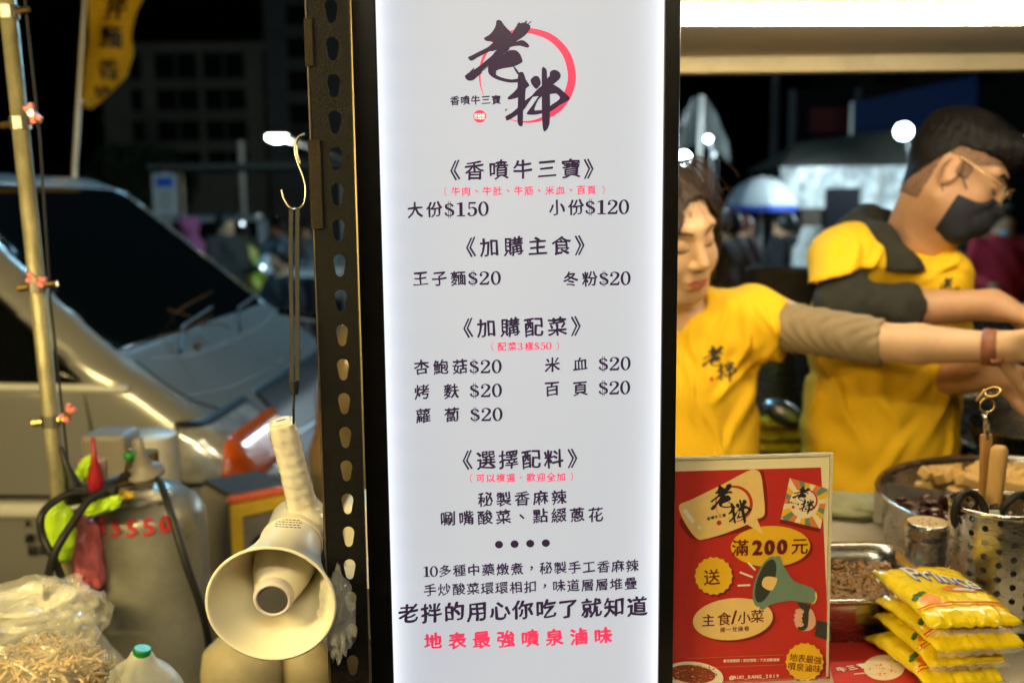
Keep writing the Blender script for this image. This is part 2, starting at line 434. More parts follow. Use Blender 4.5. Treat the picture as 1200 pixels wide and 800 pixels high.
# ------------------------------------------------------------------ materials
M_ = {}
M_['asphalt'] = mat('asphalt', (.045, .045, .045), .8, var=.35, vs=60, bump=.5, bs=300)
M_['black_frame'] = mat('black_anodised_frame', (.006, .0055, .006), .3, var=.3, vs=20, bump=.05, bs=400, spec=.2)
M_['post'] = mat('black_enamel_steel', (.006, .0055, .005), .5, 0, spec=.18, var=.5, vs=140, bump=.35, bs=900, rvar=.15)
M_['velcro'] = mat('velcro_brown', (.045, .033, .020), .95, var=.6, vs=900, bump=1, bs=1500)
M_['steel'] = mat('brushed_steel', (.62, .59, .54), .26, 1, var=.03, vs=25, bump=.02, bs=150, stretch=(1, 1, 6), rvar=.04)
M_['steel_dull'] = mat('dull_steel', (.45, .43, .40), .42, 1, var=.1, vs=20, bump=.05, bs=60, rvar=.08)
M_['wire'] = mat('steel_wire', (.55, .47, .34), .3, 1, var=.1)
M_['plastic_cream'] = mat('cream_plastic', (.88, .83, .68), .38, var=.04, vs=25, bump=.05, bs=60, sub=.1, rvar=.08)
M_['wrapped'] = mat('film_wrapped_plastic', (.78, .73, .60), .3, var=.06, vs=60, bump=.6, bs=55, coat=.8, stretch=(1, 1, .6))
M_['lens_dark'] = mat('dark_speaker_grille', (.075, .075, .075), .6, bump=.5, bs=1500)
M_['lilac'] = mat('pale_grey_ring', (.62, .57, .58), .4)
M_['film'] = mat('clear_film', (.85, .85, .82), .12, var=0, bump=1, bs=70, alpha=.2, spec=1, coat=.6)
M_['van'] = mat('van_silver_paint', (.36, .36, .345), .27, .35, var=.02, vs=4, coat=1)
M_['van_gloss'] = mat('gloss_moulding', (.80, .80, .74), .25, var=0, coat=1)  # whiter than the body: highlights of the side strips put into the colour
M_['van_glass'] = mat('van_dark_glass', (.004, .005, .005), .06, var=0, spec=.35)
M_['trim'] = mat('black_trim', (.012, .012, .013), .45)
M_['shade'] = mat('beige_sunshade', (.32, .29, .18), .7)
M_['chrome'] = mat('chrome', (.8, .8, .8), .1, 1, var=0)
M_['lamp_glass'] = mat('headlamp_glass', (.70, .70, .66), .14, .45, var=.5, vs=9, bump=1, bs=14, coat=1)
M_['orange'] = mat('orange_indicator', (.85, .13, .02), .18, var=.15, vs=20, coat=1, bump=.3, bs=80)
M_['pipe'] = mat('weathered_pipe', (.36, .33, .20), .5, .5, var=.35, vs=12, bump=.3, bs=60, stretch=(3, 3, 1))
M_['pink'] = mat('pink_plastic', (.72, .20, .20), .45)
M_['flag'] = mat('yellow_flag_cloth', (.86, .50, .015), .8, bump=.3, bs=40)
M_['ink'] = mat('black_print', (.012, .008, .014), .45, var=0)
M_['grey_cyl'] = mat('grey_cylinder_paint', (.29, .285, .24), .36, .3, var=.3, vs=8, bump=.2, bs=50, rvar=.12)
M_['beige_cyl'] = mat('beige_enamel', (.42, .36, .22), .5, var=.2, vs=10, bump=.1)
M_['red'] = mat('red_paint', (.55, .03, .03), .5)
M_['dark_red'] = mat('dark_red_plastic', (.28, .012, .02), .35)
M_['brass'] = mat('brass', (.55, .36, .12), .3, 1)
M_['rubber'] = mat('black_rubber', (.012, .012, .012), .5, bump=.1)
M_['lime'] = mat('lime_plastic_bag', (.50, .78, .03), .35, bump=.8, bs=30, sub=.1)
M_['rose'] = mat('rose_plastic_bag', (.62, .14, .16), .3, var=.25, vs=12, bump=.9, bs=40, coat=.4)
M_['pinkbag'] = mat('pale_pink_bag', (.75, .35, .45), .4, bump=.8, bs=40)
M_['bag'] = mat('translucent_bag', (.82, .80, .68), .2, var=.05, bump=.6, bs=40, alpha=.20, spec=1, coat=.7)
M_['sprout'] = mat('bean_sprouts', (.55, .38, .16), .6, var=.45, vs=60)
M_['milky'] = mat('milky_plastic', (.68, .68, .58), .4, sub=.15, bump=.15, bs=20)
M_['green_cap'] = mat('green_cap', (.02, .30, .05), .4)
M_['mach_grey'] = mat('machine_grey', (.22, .20, .17), .5, var=.15, vs=15)
M_['mach_dark'] = mat('machine_dark_top', (.05, .04, .03), .7, var=.2, spec=.15)
M_['yellow'] = mat('yellow_trim', (.80, .50, .03), .45)
M_['tin'] = mat('white_tin', (.60, .58, .50), .45, var=.1)
M_['blue_print'] = mat('blue_print', (.05, .06, .40), .5, var=0)
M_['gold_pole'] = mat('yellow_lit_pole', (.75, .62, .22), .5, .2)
M_['counter'] = mat('counter_sheet', (.52, .47, .37), .4, .15, var=.15, vs=12, bump=.15, bs=40, rvar=.1)
M_['beam'] = mat('enamel_beam', (.60, .50, .30), .55, var=.12, vs=10, bump=.1, bs=30)
M_['ceil'] = mat('ceiling_board', (.50, .42, .30), .6, var=.06, vs=5)
M_['concrete'] = mat('night_concrete', (.25, .24, .19), .85, var=.15, vs=.8)
M_['conc_dark'] = mat('night_concrete_grey', (.12, .12, .12), .85, var=.15, vs=.8)
M_['win'] = mat('unlit_window', (.01, .01, .012), .15)
M_['bark'] = mat('tree_bark', (.06, .045, .03), .9)
M_['leaf'] = mat('night_foliage', (.04, .06, .03), .7)

# ------------------------------------------------------------------ the lamps of the place
def emit(name, c, s):
    m = bpy.data.materials.new(name); m.use_nodes = True; n = m.node_tree; n.nodes.clear()
    e = n.nodes.new('ShaderNodeEmission'); o = n.nodes.new('ShaderNodeOutputMaterial'); e.inputs[0].default_value = (*c, 1); e.inputs[1].default_value = s
    n.links.new(e.outputs[0], o.inputs[0]); return m
WARM = (1, .80, .47); COOL = (.72, .92, 1)
E_TUBE = emit('tube_glow', (1, .88, .64), 42)
E_WARM = emit('warm_tube_glow', (1, .83, .50), 140)
E_WARM2 = emit('yellow_tube_glow', (1, .75, .29), 320)
E_WHITE = emit('cool_white_glow', COOL, 30)
E_STREET = emit('street_lamp_glow', (.85, 1, .93), 60)
def lamp(name, parent, loc, power, col, size=.1):
    l = bpy.data.lights.new(name, 'POINT'); l.energy = power; l.color = col; l.shadow_soft_size = size
    o = bpy.data.objects.new(name, l); COL.objects.link(o); o.parent = parent; o.location = Vector(loc)-wloc(parent); return o

# ------------------------------------------------------------------ setting
g = MB(); g.add([(-300, -20, 0), (300, -20, 0), (300, 400, 0), (-300, 400, 0)], [(0, 1, 2, 3)]); tag(g.build('ground', M_['asphalt']), kind='structure')

def building(loc, wd, dp, ht, m, rows, colsx, label, winh=1.2):
    t = thing('apartment_building', loc, label, 'building')
    x0, y0, _ = loc
    MB().box((x0+wd/2, y0+dp/2, ht/2), (wd, dp, ht)).build('wall', m, t)
    MB().box((x0+wd/2, y0+dp/2, ht+.2), (wd+.4, dp+.4, .4)).build('roof', m, t)
    for z in rows:
        MB().box((x0+wd/2, y0-.1, z-winh*.75), (wd, .22, .18)).build('ledge', m, t)
        for a, b in colsx:
            f = MB().box((x0+(a+b)/2, y0-.03, z), (b-a, .1, winh)).build('window', M_['conc_dark'], t)
            n = max(1, int((b-a)/.9))
            for i in range(n):
                MB().box((x0+a+(b-a)*(i+.5)/n, y0-.09, z), ((b-a)/n-.14, .04, winh-.2)).build('pane', M_['win'], f)
    return t
D0 = 48
bl = PY(128, 230, D0); br = PY(306, 50, D0)
b1 = building((bl.x, D0, 0), br.x-bl.x, 10, br.z-.4, M_['concrete'], [PY(0, y, D0).z for y in (80, 117, 153, 190)],
         [(PY(a, 0, D0).x-bl.x, PY(b, 0, D0).x-bl.x) for a, b in ((147, 162), (177, 228), (234, 284))], 'pale five storey apartment block standing dark beyond the market', 1.3)
b2 = building((PY(308, 0, 44).x, 44, 0), 9, 9, PY(0, -60, 44).z, M_['conc_dark'], [PY(0, y, 44).z for y in (-20, 18, 57, 96, 135, 170)], [(.9, 2.0), (3.2, 5.2)], 'dark grey taller apartment block just left of the perforated steel post', 1.3)
b3 = building((PY(1010, 0, 60).x, 60, 0), 26, 9, 13, M_['conc_dark'], [3, 6, 9, 12], [(1, 3), (5, 8), (11, 14)], 'dim apartment block behind the blue tarpaulin', 1.3)

def tree(base, h, r, label):
    t = thing('broadleaf_tree', base, label, 'tree'); b = Vector(base)
    m = MB(); m.tube([b, b+Vector((.1, 0, h*.35)), b+Vector((-.1, .1, h*.6))], [.25, .18, .08], 8)
    for i in range(6):
        a = i*1.05; m.tube([b+Vector((0, 0, h*(.3+.04*i))), b+Vector((math.cos(a)*r*.6, math.sin(a)*r*.6, h*(.55+.05*i)))], [.1, .03], 6)
    m.build('trunk', M_['bark'], t)
    v = []; f = []
    for i in range(5200):
        q = Vector((random.gauss(0, 1), random.gauss(0, 1), random.gauss(0, 1))).normalized()*(random.random()**.4)
        lob = 1+.35*noise.noise(q*2.2+b)
        c = b+Vector((q.x*r*lob, q.y*r*lob, h*.66+q.z*h*.34*lob))
        d = Vector((random.uniform(-1, 1), random.uniform(-1, 1), random.uniform(-1, 1))).normalized(); e = d.orthogonal().normalized(); s_ = .13
        k = len(v); v += [c-d*s_, c+e*s_*.5, c+d*s_, c-e*s_*.5]; f.append((k, k+1, k+2, k+3))
    link('crown', pymesh('crown', v, f), M_['leaf'], t, smooth=False)
    return t
tp = PY(175, 300, 40); tree((tp.x, 40, 0), PY(0, 172, 40).z, 2.2, 'dark round broadleaf tree in front of the pale apartment block')

# ------------------------------------------------------------------ parking sign, street lamp, flag, far poles
c = PY(194, 228, 14); t = thing('parking_sign', (c.x, 14, 0), 'white upright parking board with blue heading above the van windscreen', 'sign')
MB().tube([(c.x, 14.05, 0), (c.x, 14.05, c.z+.3)], .03, 8).build('pole', M_['steel_dull'], t)
MB().box((c.x, 14, c.z), (.34, .04, .57)).build('board', mat('board_white', (.55, .54, .48), .5), t)
pl = Plane((c.x, 13.978, c.z), (1, 0, 0), (0, 0, 1)); pr = Print(pl)
pr.poly([(-.12, .10), (.12, .10), (.12, .24), (-.12, .24)]); pr.build('heading_panel', mat('board_blue', (.03, .12, .5), .5), t)
pr = Print(pl, .002)
for i in range(5): pr.poly([(-.11, -.2+i*.055), (.11-.03*(i % 2), -.2+i*.055), (.11-.03*(i % 2), -.185+i*.055), (-.11, -.185+i*.055)])
pr.build('text_lines', mat('board_text', (.2, .2, .2), .6), t)

c = PY(325, 161, 26); t = thing('street_lamp', (c.x+1.6, 26, 0), 'lit white street lamp on a curved arm in the dark behind the hook', 'street lamp')
MB().tube(spline([(c.x+2.6, 26, 0), (c.x+2.5, 26, c.z-1.2), (c.x+2.2, 26, c.z-.75), (c.x+.55, 26, c.z-.14), (c.x+.2, 26, c.z)], 5), .07, 8).build('pole', M_['steel_dull'], t)
MB().box(c+Vector((0, 0, .08)), (.62, .26, .1), bev=.03).build('lamp_head', M_['steel_dull'], t)
MB().ball(c+Vector((0, 0, 0)), (.27, .13, .11), 14).build('lamp_glass', E_STREET, t, smooth=True)
lamp('street_light', t, c-Vector((0, 0, .3)), 500, (.85, 1, .93), .15)

for px, y0, d, lab in ((282, 165, 30, 'thin dim lamp post in front of the pale apartment block'), (910, 84, 22, 'slim grey pole rising behind the white parasol')):
    c = PY(px, y0, d); o = MB().tube([(c.x, d, 0), (c.x, d, c.z+(2 if px > 600 else 0))], .09, 8).build('steel_pole', M_['conc_dark'], origin=(c.x, d, 0)); tag(o, lab, 'pole')

a = PY(87, 200, 5.6); top = PY(103, -60, 5.6)
t = thing('feather_flag', (a.x, 5.6, 0), 'yellow feather flag with black brush lettering on a thin pole', 'flag')
MB().tube([(a.x-.1, 5.6, 0), a, top], .016, 8).build('flagpole', M_['steel_dull'], t)
nv = 26; v = []; f = []
for i in range(nv+1):
    y = -70+i*(197/nv)
    xl = 95+(y-125)*-.055+ (0 if y < 118 else (y-118)*.9)
    xr = {0: 0}.get(-1) or np.interp(y, [-70, 0, 15, 40, 65, 90, 110, 127], [182, 170, 161, 154, 156, 145, 124, 103])
    for j in range(13):
        s_ = j/12; q = PY(xl+(xr-xl)*s_, y, 5.6)+Vector((0, .035*math.sin(s_*5+y*.03)+.012*math.sin(y*.06+s_*7), 0)); v.append(q)
for i in range(nv):
    for j in range(12): k = i*13+j; f.append((k, k+13, k+14, k+1))
fl = link('flag_cloth', pymesh('flag_cloth', v, f), M_['flag'], t)
fl.modifiers.new('thick', 'SOLIDIFY').thickness = .003
pl = Plane(PY(110, 60, 5.42), (1, 0, 0), (0, 0, 1)); pr = Print(pl)
for ch, x, y, e in (('拌', 121, 0, 34), ('麵', 116, 38, 30), ('香', 113, 76, 26), ('味', 105, 105, 19)): put(pr, ch, x, y, e, .03, rot=-.12)
me_p = pymesh('lettering', pr.v, pr.f)
from mathutils.bvhtree import BVHTree
def drape(me, target_v, target_f, dirn, off):
    bv = BVHTree.FromPolygons([tuple(q) for q in target_v], [tuple(q) for q in target_f]); d = Vector(dirn).normalized(); bad = []
    for q in me.vertices:
        h = bv.ray_cast(q.co-d*1.0, d, 3.0)
        if h[0] is not None: q.co = h[0]-d*off
        else: bad.append(q.index)
    if bad:
        bm = bmesh.new(); bm.from_mesh(me); bm.verts.ensure_lookup_table(); bmesh.ops.delete(bm, geom=[bm.verts[i] for i in bad], context='VERTS'); bm.to_mesh(me); bm.free()
    return me
drape(me_p, v, f, (0, 1, 0), .01)
link('lettering', me_p, M_['ink'], t, smooth=False)

# ------------------------------------------------------------------ the menu light box
YAW = math.radians(3.1)
SU = Vector((math.cos(YAW), math.sin(YAW), 0)); SO = P(451, 400, 1.10)
SP = Plane(SO, SU, (0, 0, 1)); TH = .030
u0, u1 = SP.px(451, 400)[0], SP.px(774.5, 400)[0]; vt, vb = SP.px(600, -70)[1], SP.px(600, 900)[1]
t = thing('menu_light_box', (SP.pt((u0+u1)/2, 0).x, SP.pt((u0+u1)/2, 0).y, .55), 'tall black framed light box with a glowing white menu in dark brush lettering', 'menu sign')
m = bpy.data.materials.new('menu_panel_glow'); m.use_nodes = True; n = m.node_tree; b = n.nodes['Principled BSDF']; L = n.links.new
b.inputs['Base Color'].default_value = (.15, .16, .18, 1); b.inputs['Roughness'].default_value = .12
tc = n.nodes.new('ShaderNodeTexCoord'); sp = n.nodes.new('ShaderNodeSeparateXYZ'); L(tc.outputs['UV'], sp.inputs[0])
def mth(op, a, b_=None, c_=None):
    q = n.nodes.new('ShaderNodeMath'); q.operation = op
    for i, x in enumerate((a, b_, c_)):
        if x is None: continue
        if isinstance(x, (int, float)): q.inputs[i].default_value = x
        else: L(x, q.inputs[i])
    return q.outputs[0]
# edge-lit panel: the LED strips run down both long edges
ex = mth('MINIMUM', sp.outputs[0], mth('SUBTRACT', 1, sp.outputs[0]))
glow = mth('ADD', mth('MULTIPLY', mth('POWER', 2.718, mth('MULTIPLY', ex, -26)), .64), .575)
nz = n.nodes.new('ShaderNodeTexNoise'); nz.inputs['Scale'].default_value = 2.2; L(tc.outputs['Object'], nz.inputs[0])
glow2 = mth('MULTIPLY', glow, mth('ADD', .93, mth('MULTIPLY', nz.outputs[0], .14)))
b.inputs['Emission Color'].default_value = (.85, .895, 1.0, 1); L(glow2, b.inputs['Emission Strength'])
me = pymesh('light_panel', [SP.pt(u0, vb), SP.pt(u1, vb), SP.pt(u1, vt), SP.pt(u0, vt)], [(0, 1, 2, 3)])
uv = me.uv_layers.new(); [setattr(uv.data[i], 'uv', q) for i, q in enumerate(((0, 0), (1, 0), (1, 1), (0, 1)))]
panel = link('light_panel', me, m, t, smooth=False)
RS = Matrix((SU, -SP.N, Vector((0, 0, 1)))).transposed()
wL = u0-SP.px(424, 400)[0]; wR = SP.px(792, 400)[0]-u1
def sbar(name, ua, ub, va, vb_, n0, n1, m_='black_frame', bev=.0015):
    return MB().box(SP.pt((ua+ub)/2, (va+vb_)/2, (n0+n1)/2), (abs(ub-ua), abs(n1-n0), abs(vb_-va)), RS, bev).build(name, M_[m_], t, smooth=False)
sbar('frame_side', u0-wL, u0, vb-.03, vt+.03, -TH, .006); sbar('frame_side', u1, u1+wR, vb-.03, vt+.03, -TH, .006)
sbar('frame_end', u0, u1, vt, vt+.03, -TH, .005); sbar('frame_end', u0, u1, vb-.03, vb, -TH, .005)
sbar('back_panel', u0, u1, vb, vt, -TH+.001, -.004)
for uu in (u0, u1-.03): MB().box((SP.pt(uu+.015, 0, -.015).x, SP.pt(uu+.015, 0, -.015).y, (SO.z+vb-.03)/2), (.03, .02, SO.z+vb-.03), RS).build('leg', M_['black_frame'], t)
inkm = mat('menu_black_print', (.018, .010, .022), .25, var=0, emit=(.028, .014, .04), es=1); redm = mat('menu_red_print', (.6, .03, .09), .3, var=0, emit=(.72, .045, .12), es=.75)
ink = Print(SP); red = Print(SP, .0003)
logo(ink, red); ink.build('logo_brush', inkm, t); red.build('logo_ring', redm, t)
def BR(x, y, ch): q = Print(SP); put(q, ch, x, y, 25, .02); q.build('bracket', inkm, t)
def R_(s_, a, b, c_, d, e, bo=.030): q = Print(SP); row(q, s_, a, b, c_, d, e, bo); q.build('price_text' if '$' in s_ else 'menu_text', inkm, t)
def bold_lines():
    R_('香噴牛三寶', 556, 669, 199.5, 197.5, 24.3, .024); BR(533.5, 200, '《'); BR(689.5, 198, '》')
    R_('大份', 486.5, 509, 246, 245.5, 19.8, .025); R_('$150', 527, 566.5, 245.7, 244.7, 23)
    R_('小份', 652.7, 675, 243.3, 243, 19.8, .025); R_('$120', 692, 731, 243, 242.5, 23)
    R_('加購主食', 573.5, 658, 289.5, 287.5, 24.3, .024); BR(552, 290, '《'); BR(679, 287.5, '》')
    R_('王子麵', 492.7, 537, 326.5, 326, 19, .025); R_('$20', 554.5, 581, 326, 325.7, 22)
    R_('冬粉', 668.7, 691, 327, 326.6, 19, .025); R_('$20', 708, 733, 326.5, 326, 22)
    R_('加購配菜', 570, 653, 384, 382.5, 24.3, .024); BR(548.7, 384.5, '《'); BR(674.5, 382, '》')
    R_('杏鮑菇', 494, 539, 430, 429.5, 19, .025); R_('米', 647.3, 647.3, 426.8, 426, 19, .025); R_('血', 680, 680, 426.3, 426, 18, .025); R_('$20', 707.3, 733, 426.3, 425.6, 22)
    R_('烤', 494.5, 494.5, 458.5, 458, 19, .025); R_('麩', 529, 529, 458, 458, 19, .025); R_('百', 646.8, 646.8, 455.3, 455, 19, .025); R_('頁', 680, 680, 454.6, 454.6, 19, .025); R_('$20', 707.3, 732.5, 454.4, 453.8, 22)
    R_('蘿', 496, 496, 486.5, 486, 19, .025); R_('蔔', 529.5, 529.5, 486, 486, 19, .025)
    for y, x in ((429.5, 556), (457.5, 556.3), (485.5, 557)): R_('$20', x, x+26, y, y-.4, 22)
    R_('選擇配料', 569.5, 648.7, 538.5, 537, 24.3, .024); BR(548, 539, '《'); BR(670.5, 536.7, '》')
    R_('秘製香麻辣', 568.7, 655, 584.7, 582, 19, .025)
    R_('唰嘴酸菜、點綴蔥花', 525, 698, 607, 602, 19, .025)
    for i in range(4): q = Print(SP); q.ellipse(584.7+18.3*i, 637.5-.6*i, 4.7, 4.4); q.build('dot', inkm, t)
    R_('10', 500, 508.5, 669.2, 668.9, 18)
    R_('多種中藥燉煮，秘製手工香麻辣', 521.5, 740.7, 668.2, 661.9, 16, .022)
    R_('手炒酸菜環環相扣，味道層層堆疊', 504, 738.8, 690.7, 682.7, 16, .022)
    R_('老拌的用心你吃了就知道', 478.8, 746.5, 717.9, 709.3, 25.5, .038)
    R_('香噴牛三寶', 533, 581.4, 118, 117.2, 11.5, .035)
bold_lines()
def R2(s_, a, b, c_, d, e, bo): q = Print(SP); row(q, s_, a, b, c_, d, e, bo); q.build('red_text', redm, t)
R2('牛肉、牛肚、牛筋、米血、百頁', 534, 693, 224.3, 222.5, 11.3, .02); R2('（', 522, 522, 224.7, 0, 11, 0); R2('）', 707, 707, 222.5, 0, 11, 0)
R2('配菜', 588, 600, 406, 405.8, 11.3, .02); R2('3', 609.5, 609.5, 405.6, 405, 12, 0); R2('樣', 620, 620, 405.5, 405, 11.3, .02); R2('$50', 629.3, 643, 405.3, 405, 12, 0); R2('（', 577, 577, 406, 0, 11, 0); R2('）', 653.5, 653.5, 405, 0, 11, 0)
R2('可以複選．歡迎全加', 563, 657.5, 559.8, 558.2, 11.3, .02); R2('（', 552, 552, 560, 0, 11, 0); R2('）', 670, 670, 558, 0, 11, 0)
R2('地表最強噴泉滷味', 507.3, 706.5, 750.7, 744, 22, .045)
q = Print(SP); q.ellipse(562.2, 136.6, 7.6, 7.4); q.build('seal_disc', redm, t)
seal = Print(SP, .0012); put(seal, '旺', 559.6, 136.6, 8, .02); put(seal, '佳', 565, 136.6, 8, .02); seal.build('seal_mark', mat('seal_white', (.7, .7, .7), .4, emit=(.75, .8, .85), es=.6), t)

# ------------------------------------------------------------------ slotted steel post
tpx = lambda y: 350+ (y/800)*40.5; tpw = lambda y: 48-6*(y/800)
PT, PB = P(tpx(-30)+24, -30, 1.02), P(tpx(850)+20, 850, 1.02+.16)
PT = PY(374, -30, 1.03); PB = PY(412.5, 850, 1.03)
ax = (PT-PB).normalized(); PU = Vector((1, .10, 0)); PP = Plane(PB, PU, ax)
Lp = (PT-PB).length; WP = .0405
t = thing('slotted_angle_post', PB-ax*(PB.z-0), 'black slotted steel angle post with keyhole holes between the megaphone and the light box', 'post')
def keyhole(n=16):
    o = []
    for k in range(n):
        a = 2*math.pi*k/n+math.pi/n; x, y = math.cos(a), math.sin(a)
        if y > -.2: o.append((.0063*x*1.0, .0030+.0068*y))
        else: o.append((.0036*x/.75 if abs(x) < .75 else math.copysign(.0040, x), -.0075+.0058*(y+.2)/.8))
    return o
def perim(a, w_, h_):
    x, y = math.cos(a), math.sin(a); k = 1/max(abs(x)/(w_/2), abs(y)/(h_/2)); return (x*k, y*k)
def holed(mb, fn, w_, h_, hole, depth):
    """one plate cell with a real hole; fn maps (x,y,n) to space"""
    n = len(hole); an = [math.atan2(y, x) for x, y in hole]
    corners = [math.atan2(sy*h_, sx*w_) for sx in (-1, 1) for sy in (-1, 1)]
    outer = []
    for i, a in enumerate(an):
        c_ = min(corners, key=lambda q: abs(math.atan2(math.sin(q-a), math.cos(q-a))))
        dd = abs(math.atan2(math.sin(c_-a), math.cos(c_-a)))
        others = [abs(math.atan2(math.sin(c_-b_), math.cos(c_-b_))) for b_ in an]
        outer.append(perim(c_ if dd <= min(others)+1e-9 else a, w_, h_))
    v = []
    for z in (0, -depth): v += [fn(x, y, z) for x, y in outer]+[fn(x, y, z) for x, y in hole]
    f = []
    for i in range(n):
        j = (i+1) % n
        f += [(i, j, n+j, n+i), (2*n+j, 2*n+i, 3*n+i, 3*n+j), (n+i, n+j, 3*n+j, 3*n+i)]
    mb.add(v, f)
holes_px = [55, 98, 142, 184, 226, 268, 312, 353, 394, 433, 473, 513, 550, 590, 627, 665, 703, 740, 777, 814]
zs = [PP.px(tpx(y)+25, y)[1] for y in holes_px]
zs = [zs[0]+i*(zs[-1]-zs[0])/(len(zs)-1) for i in range(-3, len(zs)+20)]
zs = [z for z in zs if PP.pt(0, z).z > .03]; pitch = abs(zs[1]-zs[0])
fm = MB(); kh = keyhole()
for z in zs: holed(fm, lambda x, y, nn, z=z: PP.pt(x+.003, z+y, nn), WP-.008, pitch, kh, .0018)
z0, z1 = min(zs)-pitch/2, max(zs)+pitch/2
MBx = fm
for xa, xb in ((-WP/2-.001, -WP/2+.007), (WP/2-.001, WP/2)):
    q = [PP.pt(xa, z0), PP.pt(xb, z0), PP.pt(xb, z1), PP.pt(xa, z1)]; q2 = [a-PP.N*.0018 for a in q]
    fm.add(q+q2, [(0, 1, 2, 3), (7, 6, 5, 4), (0, 3, 7, 4), (1, 5, 6, 2)])
fm.build('front_flange', M_['post'], t)
RP = Matrix((PP.U, -PP.N, PP.V)).transposed()
MB().box(PP.pt(-WP/2-.0022, (z0+z1)/2, -.0185), (.0018, .037, z1-z0), RP, .0006).build('side_flange', M_['post'], t)
# rolled edge, coloured paler as if catching the light
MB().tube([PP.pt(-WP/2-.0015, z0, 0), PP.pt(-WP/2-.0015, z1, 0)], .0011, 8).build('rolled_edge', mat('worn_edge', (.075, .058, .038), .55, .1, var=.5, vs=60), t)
MB().tube([PP.pt(WP/2, z0, -.001), PP.pt(WP/2, z1, -.001)], .0010, 8).build('worn_edge', mat('dark_worn_edge', (.045, .036, .026), .55, .1, var=.6, vs=60), t)  # second edge, its lighter line also put into the colour
for ya, yb, xa, xb in ((22, 78, 356, 368), (164, 268, 361, 379)):
    a_ = PP.px(xa, ya); b_ = PP.px(xb, yb)
    MB().box(PP.pt((a_[0]+b_[0])/2, (a_[1]+b_[1])/2, .0018), (abs(b_[0]-a_[0]), .0022, abs(b_[1]-a_[1])), RP, .0005).build('hook_tape_strip', M_['velcro'], t)

# ------------------------------------------------------------------ hook, strap, megaphone
HD = 1.02
hp = lambda pts, d=HD, k=5: spline([P(x, y, d) for x, y in pts], k)
hk = MB(); hk.tube(hp([(357, 158), (350, 160), (346, 170), (346, 180), (350, 194), (356, 210), (358, 222), (357, 236), (352, 243), (344, 245), (337, 241), (332, 231), (329.5, 222)]), .0011, 8)
hk.tube(hp([(357.5, 157), (351.5, 159), (348, 169), (348.5, 180), (352, 193)], HD+.004), .0010, 8)
o = hk.build('s_hook', M_['wire'], origin=P(345, 243, HD), smooth=True); tag(o, 'thin bent wire hook hanging on the left edge of the black post', 'hook')
t = thing('hanging_strap', P(345, 243, HD), 'long thin black doubled strap hanging straight down from the wire hook', 'strap')
sm_ = mat('black_webbing', (.025, .022, .02), .6, var=.3, vs=400, bump=.4, bs=900)
for x0_, x1_ in ((341.2, 341.8), (348.8, 348.6)):
    q = MB(); pts = [(x0_, 246), (x0_-.6, 300), (x1_, 380), (x1_, 446)]
    for (a_, b_) in zip(pts[:-1], pts[1:]):
        A_, B_ = P(*a_, HD), P(*b_, HD); R = frame((A_-B_).normalized(), (1, 0, 0)); q.box((A_+B_)/2, (.0042, .0015, (A_-B_).length+.0005), R)
    q.build('webbing_strand', sm_, t)
MB().tube([P(344.5, 446, HD), P(344.5, 462, HD)], [.0052, .0042], 12).build('slider', M_['rubber'], t, smooth=False)
MB().tube([P(344.5, 462, HD), P(344, 478, HD), P(344, 496, HD+.01)], .0013, 8).build('cord', M_['rubber'], t)

# megaphone: seen from the mouth, hung by its grip end
mc = P(318, 707, 1.03); tail = P(352, 606, 1.03+.185)
axm = (tail-mc).normalized(); Rm = frame(axm, (1, 0, 0)); Mm = at(mc, Rm)
t = thing('megaphone', P(344, 496, 1.12), 'cream plastic megaphone hung upside down by its film-wrapped grip', 'megaphone')
rm = .0662
outer = [(rm, .000), (rm+.001, -.0015), (rm-.0012, -.0028), (rm-.003, -.001)]
prof_in = [(rm-.003, -.001), (rm-.0052, .006), (.0555, .022), (.0480, .045), (.041, .07), (.036, .1), (.033, .125)]
prof_out = [(.0345, .125), (.0372, .1), (.0425, .072), (.0500, .046), (.0575, .023), (rm-.003, .007), (rm, .001)]
MB().lathe(prof_out+outer[1:3]+prof_in, Mm, 72).build('horn', M_['plastic_cream'], t, smooth=True)
MB().lathe([(.0, .19), (.026, .19), (.031, .186), (.0335, .178), (.034, .128), (.0365, .1265), (.0365, .1225), (.0330, .122)], Mm, 56).build('rear_housing', M_['wrapped'], t, smooth=False, auto=40)
MB().lathe([(.0195, .012), (.0215, .022), (.0265, .042), (.0315, .065), (.0345, .09)], Mm, 48).build('inner_tube', M_['plastic_cream'], t, smooth=True)
MB().lathe([(.0150, .009), (.0165, .0055), (.0190, .0055), (.0208, .010), (.0206, .022)], Mm, 48).build('tube_lip', M_['lilac'], t, smooth=True)
MB().lathe([(.0001, .0062), (.0155, .0066)], Mm, 40).build('grille', M_['lens_dark'], t, smooth=True)
ga = P(357, 602, 1.175); gb = P(332, 503, 1.130); gd = (gb-ga).normalized(); Rg = frame(gd, (1, .35, 0))
gf = Field([min(ga[i], gb[i])-.06 for i in range(3)], [max(ga[i], gb[i])+.06 for i in range(3)], .0018)
L_ = (gb-ga).length
for i in range(9):
    s_ = i/8; c_ = ga.lerp(gb, s_)
    gf.rbox(c_, (.0335-.004*s_-.002*math.sin(s_*3), .033-.003*s_, .035), Rg, .011, .006)
gf.half(gb+gd*.010, gd)
gf.ell(ga-gd*.012, (.030, .030, .022), Rg, .014)
gf.warp(lambda X, Y, Z: .0003*np.sin(X*500+Z*160)*np.sin(Z*220+Y*200)+.00018*np.sin(Z*900+X*200))
link('grip', islands_drop(gf.mesh('grip')), M_['wrapped'], t)
MB().box(gb+gd*.0105, (.020, .016, .0016), Rg, .0005).build('battery_cap', M_['plastic_cream'], t)
MB().box(gb+gd*.0120, (.010, .0009, .0007), Rg).build('coin_slot', M_['lens_dark'], t)
